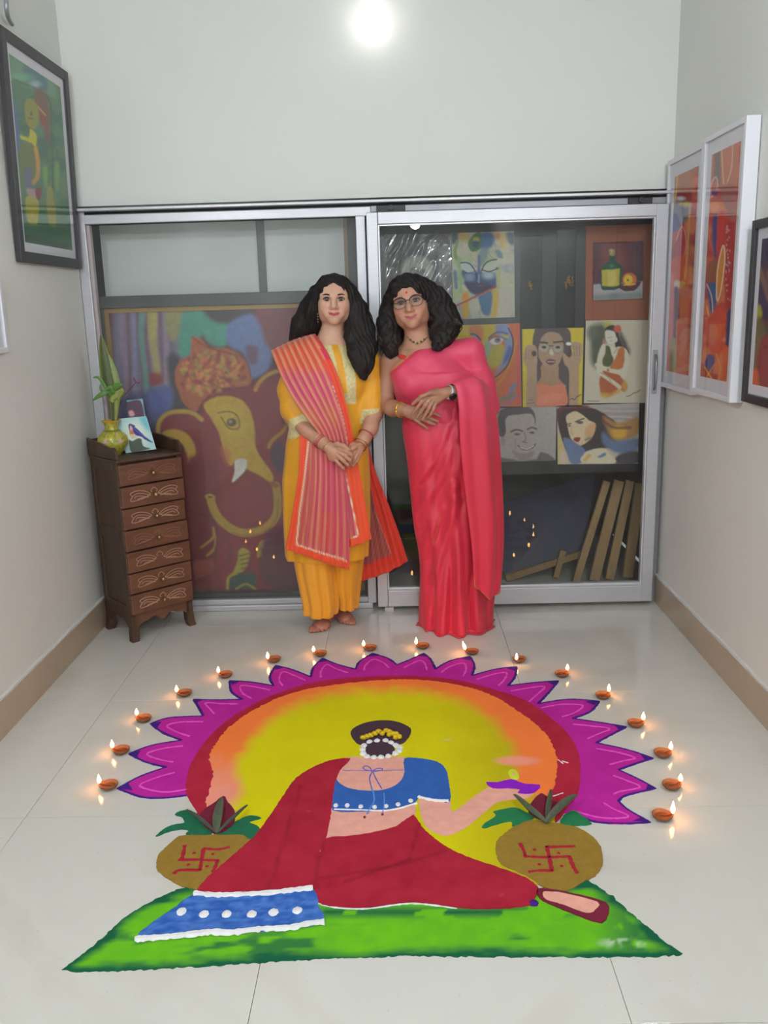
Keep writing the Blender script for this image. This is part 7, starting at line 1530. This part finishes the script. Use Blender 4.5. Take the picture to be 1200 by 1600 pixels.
# two folds of hem lying on the floor in front
for pts, r_ in (([(672, 968), (684, 977), (698, 985), (708, 990)], (.016, .017, .015, .006)), ([(704, 975), (720, 982), (735, 985), (746, 987)], (.017, .016, .013, .006)), ([(742, 968), (756, 974), (767, 972)], (.014, .014, .006)), ([(662, 955), (664, 972), (672, 983)], (.013, .014, .006))):
    P_ = [G(x, y, r*.62) for (x, y), r in zip(pts, r_)]; Pc = crs(P_, 6); rc = np.interp(np.linspace(0, 1, len(Pc)), np.linspace(0, 1, len(r_)), r_)
    Vt, Ft = tube_geo(Pc, list(rc), 14); Vt = np.array(Vt); Vt[:, 2] = np.maximum(Vt[:, 2]*.8, .002); me = pyd(Vt, Ft); set_vcol(me, np.tile(corc, (len(Vt), 1))); link('sari_hem_fold', me, sari_m, w2, smooth=True)
# loose end over the forearm
def colP(u, v, X, Y):
    c = sari_col(None, X, Y); c = mixn(c, (226, 74, 104), np.clip(1-(Y-586)/70, 0, 1)*.5); e = _d_line(X, Y, [(741, 905), (741, 918), (756, 928), (765, 937), (776, 930), (783, 920)]); c = mixn(c, (196, 120, 72), (1.4-e)*.8); return c
rowsP = [[B(708, 610, -.12), B(722, 606, -.10), B(738, 606, -.07), B(752, 612, -.04), B(762, 622, .03)], [B(704, 600, -.185), B(718, 594, -.165), B(736, 589, -.145), B(752, 594, -.11), B(762, 604, -.03)], [B(712, 606, -.212), B(727, 602, -.20), B(744, 602, -.185), B(759, 608, -.145), B(769, 618, -.06)], [B(717, 640, -.215), B(732, 640, -.215), B(749, 640, -.20), B(765, 642, -.15), B(776, 646, -.06)],
         [B(719, 690, -.20), B(735, 690, -.205), B(753, 690, -.19), B(771, 690, -.15), B(781.5, 692, -.06)], [B(727, 770, -.195), B(745, 770, -.20), B(761, 770, -.19), B(777, 770, -.15), B(786.5, 768, -.06)], [B(737, 850, -.20), B(752, 850, -.205), B(766, 850, -.195), B(780, 850, -.15), B(788, 848, -.07)], [B(741, 917, -.205), B(754, 927, -.21), B(765, 937, -.20), B(775, 930, -.165), B(784, 921, -.10)]]
sheet('sari_loose_end', rowsP, sari_m, w2, colP, 80, 130, ripple=lambda u, v: .007*np.sin(u*math.pi*2*2.5+v*2.0)*np.clip(v*3-.3, 0, 1)+.001*np.sin(u*math.pi*2*5)*np.clip(v*3-.5, 0, 1))
# jewellery and watch
tube('necklace', crs([B(636, 525, -.055), B(643, 533, -.09), B(652, 538, -.10), B(661, 534, -.09), B(668, 526, -.06)], 6), .0014, gb, w2)
Vn, Fn = [], []
for x, y, d in ((641, 531, -.088), (646, 534.5, -.097), (652, 536, -.102), (658, 533.5, -.096), (663, 530, -.085)): tube_geo([B(x, y, d)+np.array((0, 0, .004)), B(x, y, d)-np.array((0, 0, .004))], .0045, 8, Vn, Fn)
link('necklace_stone', pyd(Vn, Fn), mat('green_stone', C8(70, 84, 40), .3), w2, smooth=True)
axb = B(634, 641, -.135)-B(614, 638, -.07); ring('bangle', B(627, 640, -.118)+axb*.04, axb, .0335, .0034, mat('bangle_bright_gold', C8(226, 186, 70), .22, metal=.8), w2, label='thick gold bangle')
axw = B(698, 613.5, -.183)-B(735, 625, -.10); axw /= np.linalg.norm(axw); cw = B(702, 613, -.178)
a_ = np.cross(axw, (0, 0, 1.)); a_ /= np.linalg.norm(a_); b_ = np.cross(axw, a_); Pn = np.zeros((4, 40, 3))
for i, (dx, r) in enumerate(((-.011, .0275), (-.010, .0295), (.010, .0300), (.011, .0280))):
    for k in range(40): t = 2*math.pi*k/40; Pn[i, k] = cw+axw*dx+r*(a_*math.cos(t)+b_*math.sin(t))
wt = link('watch', grid_mesh(Pn, True), mat('watch_strap_white', C8(206, 208, 218), .5), w2, smooth=True)
nd = B(702, 618, -.215)-cw; nd -= axw*(nd@axw); nd /= np.linalg.norm(nd); me = lathe_mesh([(.015, 0), (.0165, .002), (.0165, .007), (.014, .009), (.001, .009)], 28)
zax = nd; xax = axw; yax = np.cross(zax, xax); M4 = Matrix.Identity(4)
for i in range(3): M4[i][0] = xax[i]; M4[i][1] = yax[i]; M4[i][2] = zax[i]; M4[i][3] = (cw+nd*.029)[i]
me.transform(M4); link('watch_case', me, mat('watch_face_dark', C8(40, 36, 40), .2, coat=.5), wt, smooth=False)
fa, fb = B(672, 624, -.206), B(664, 634, -.215); ring('finger_ring', fa+(fb-fa)*.6, fb-fa, .0095, .0014, gb, w2)
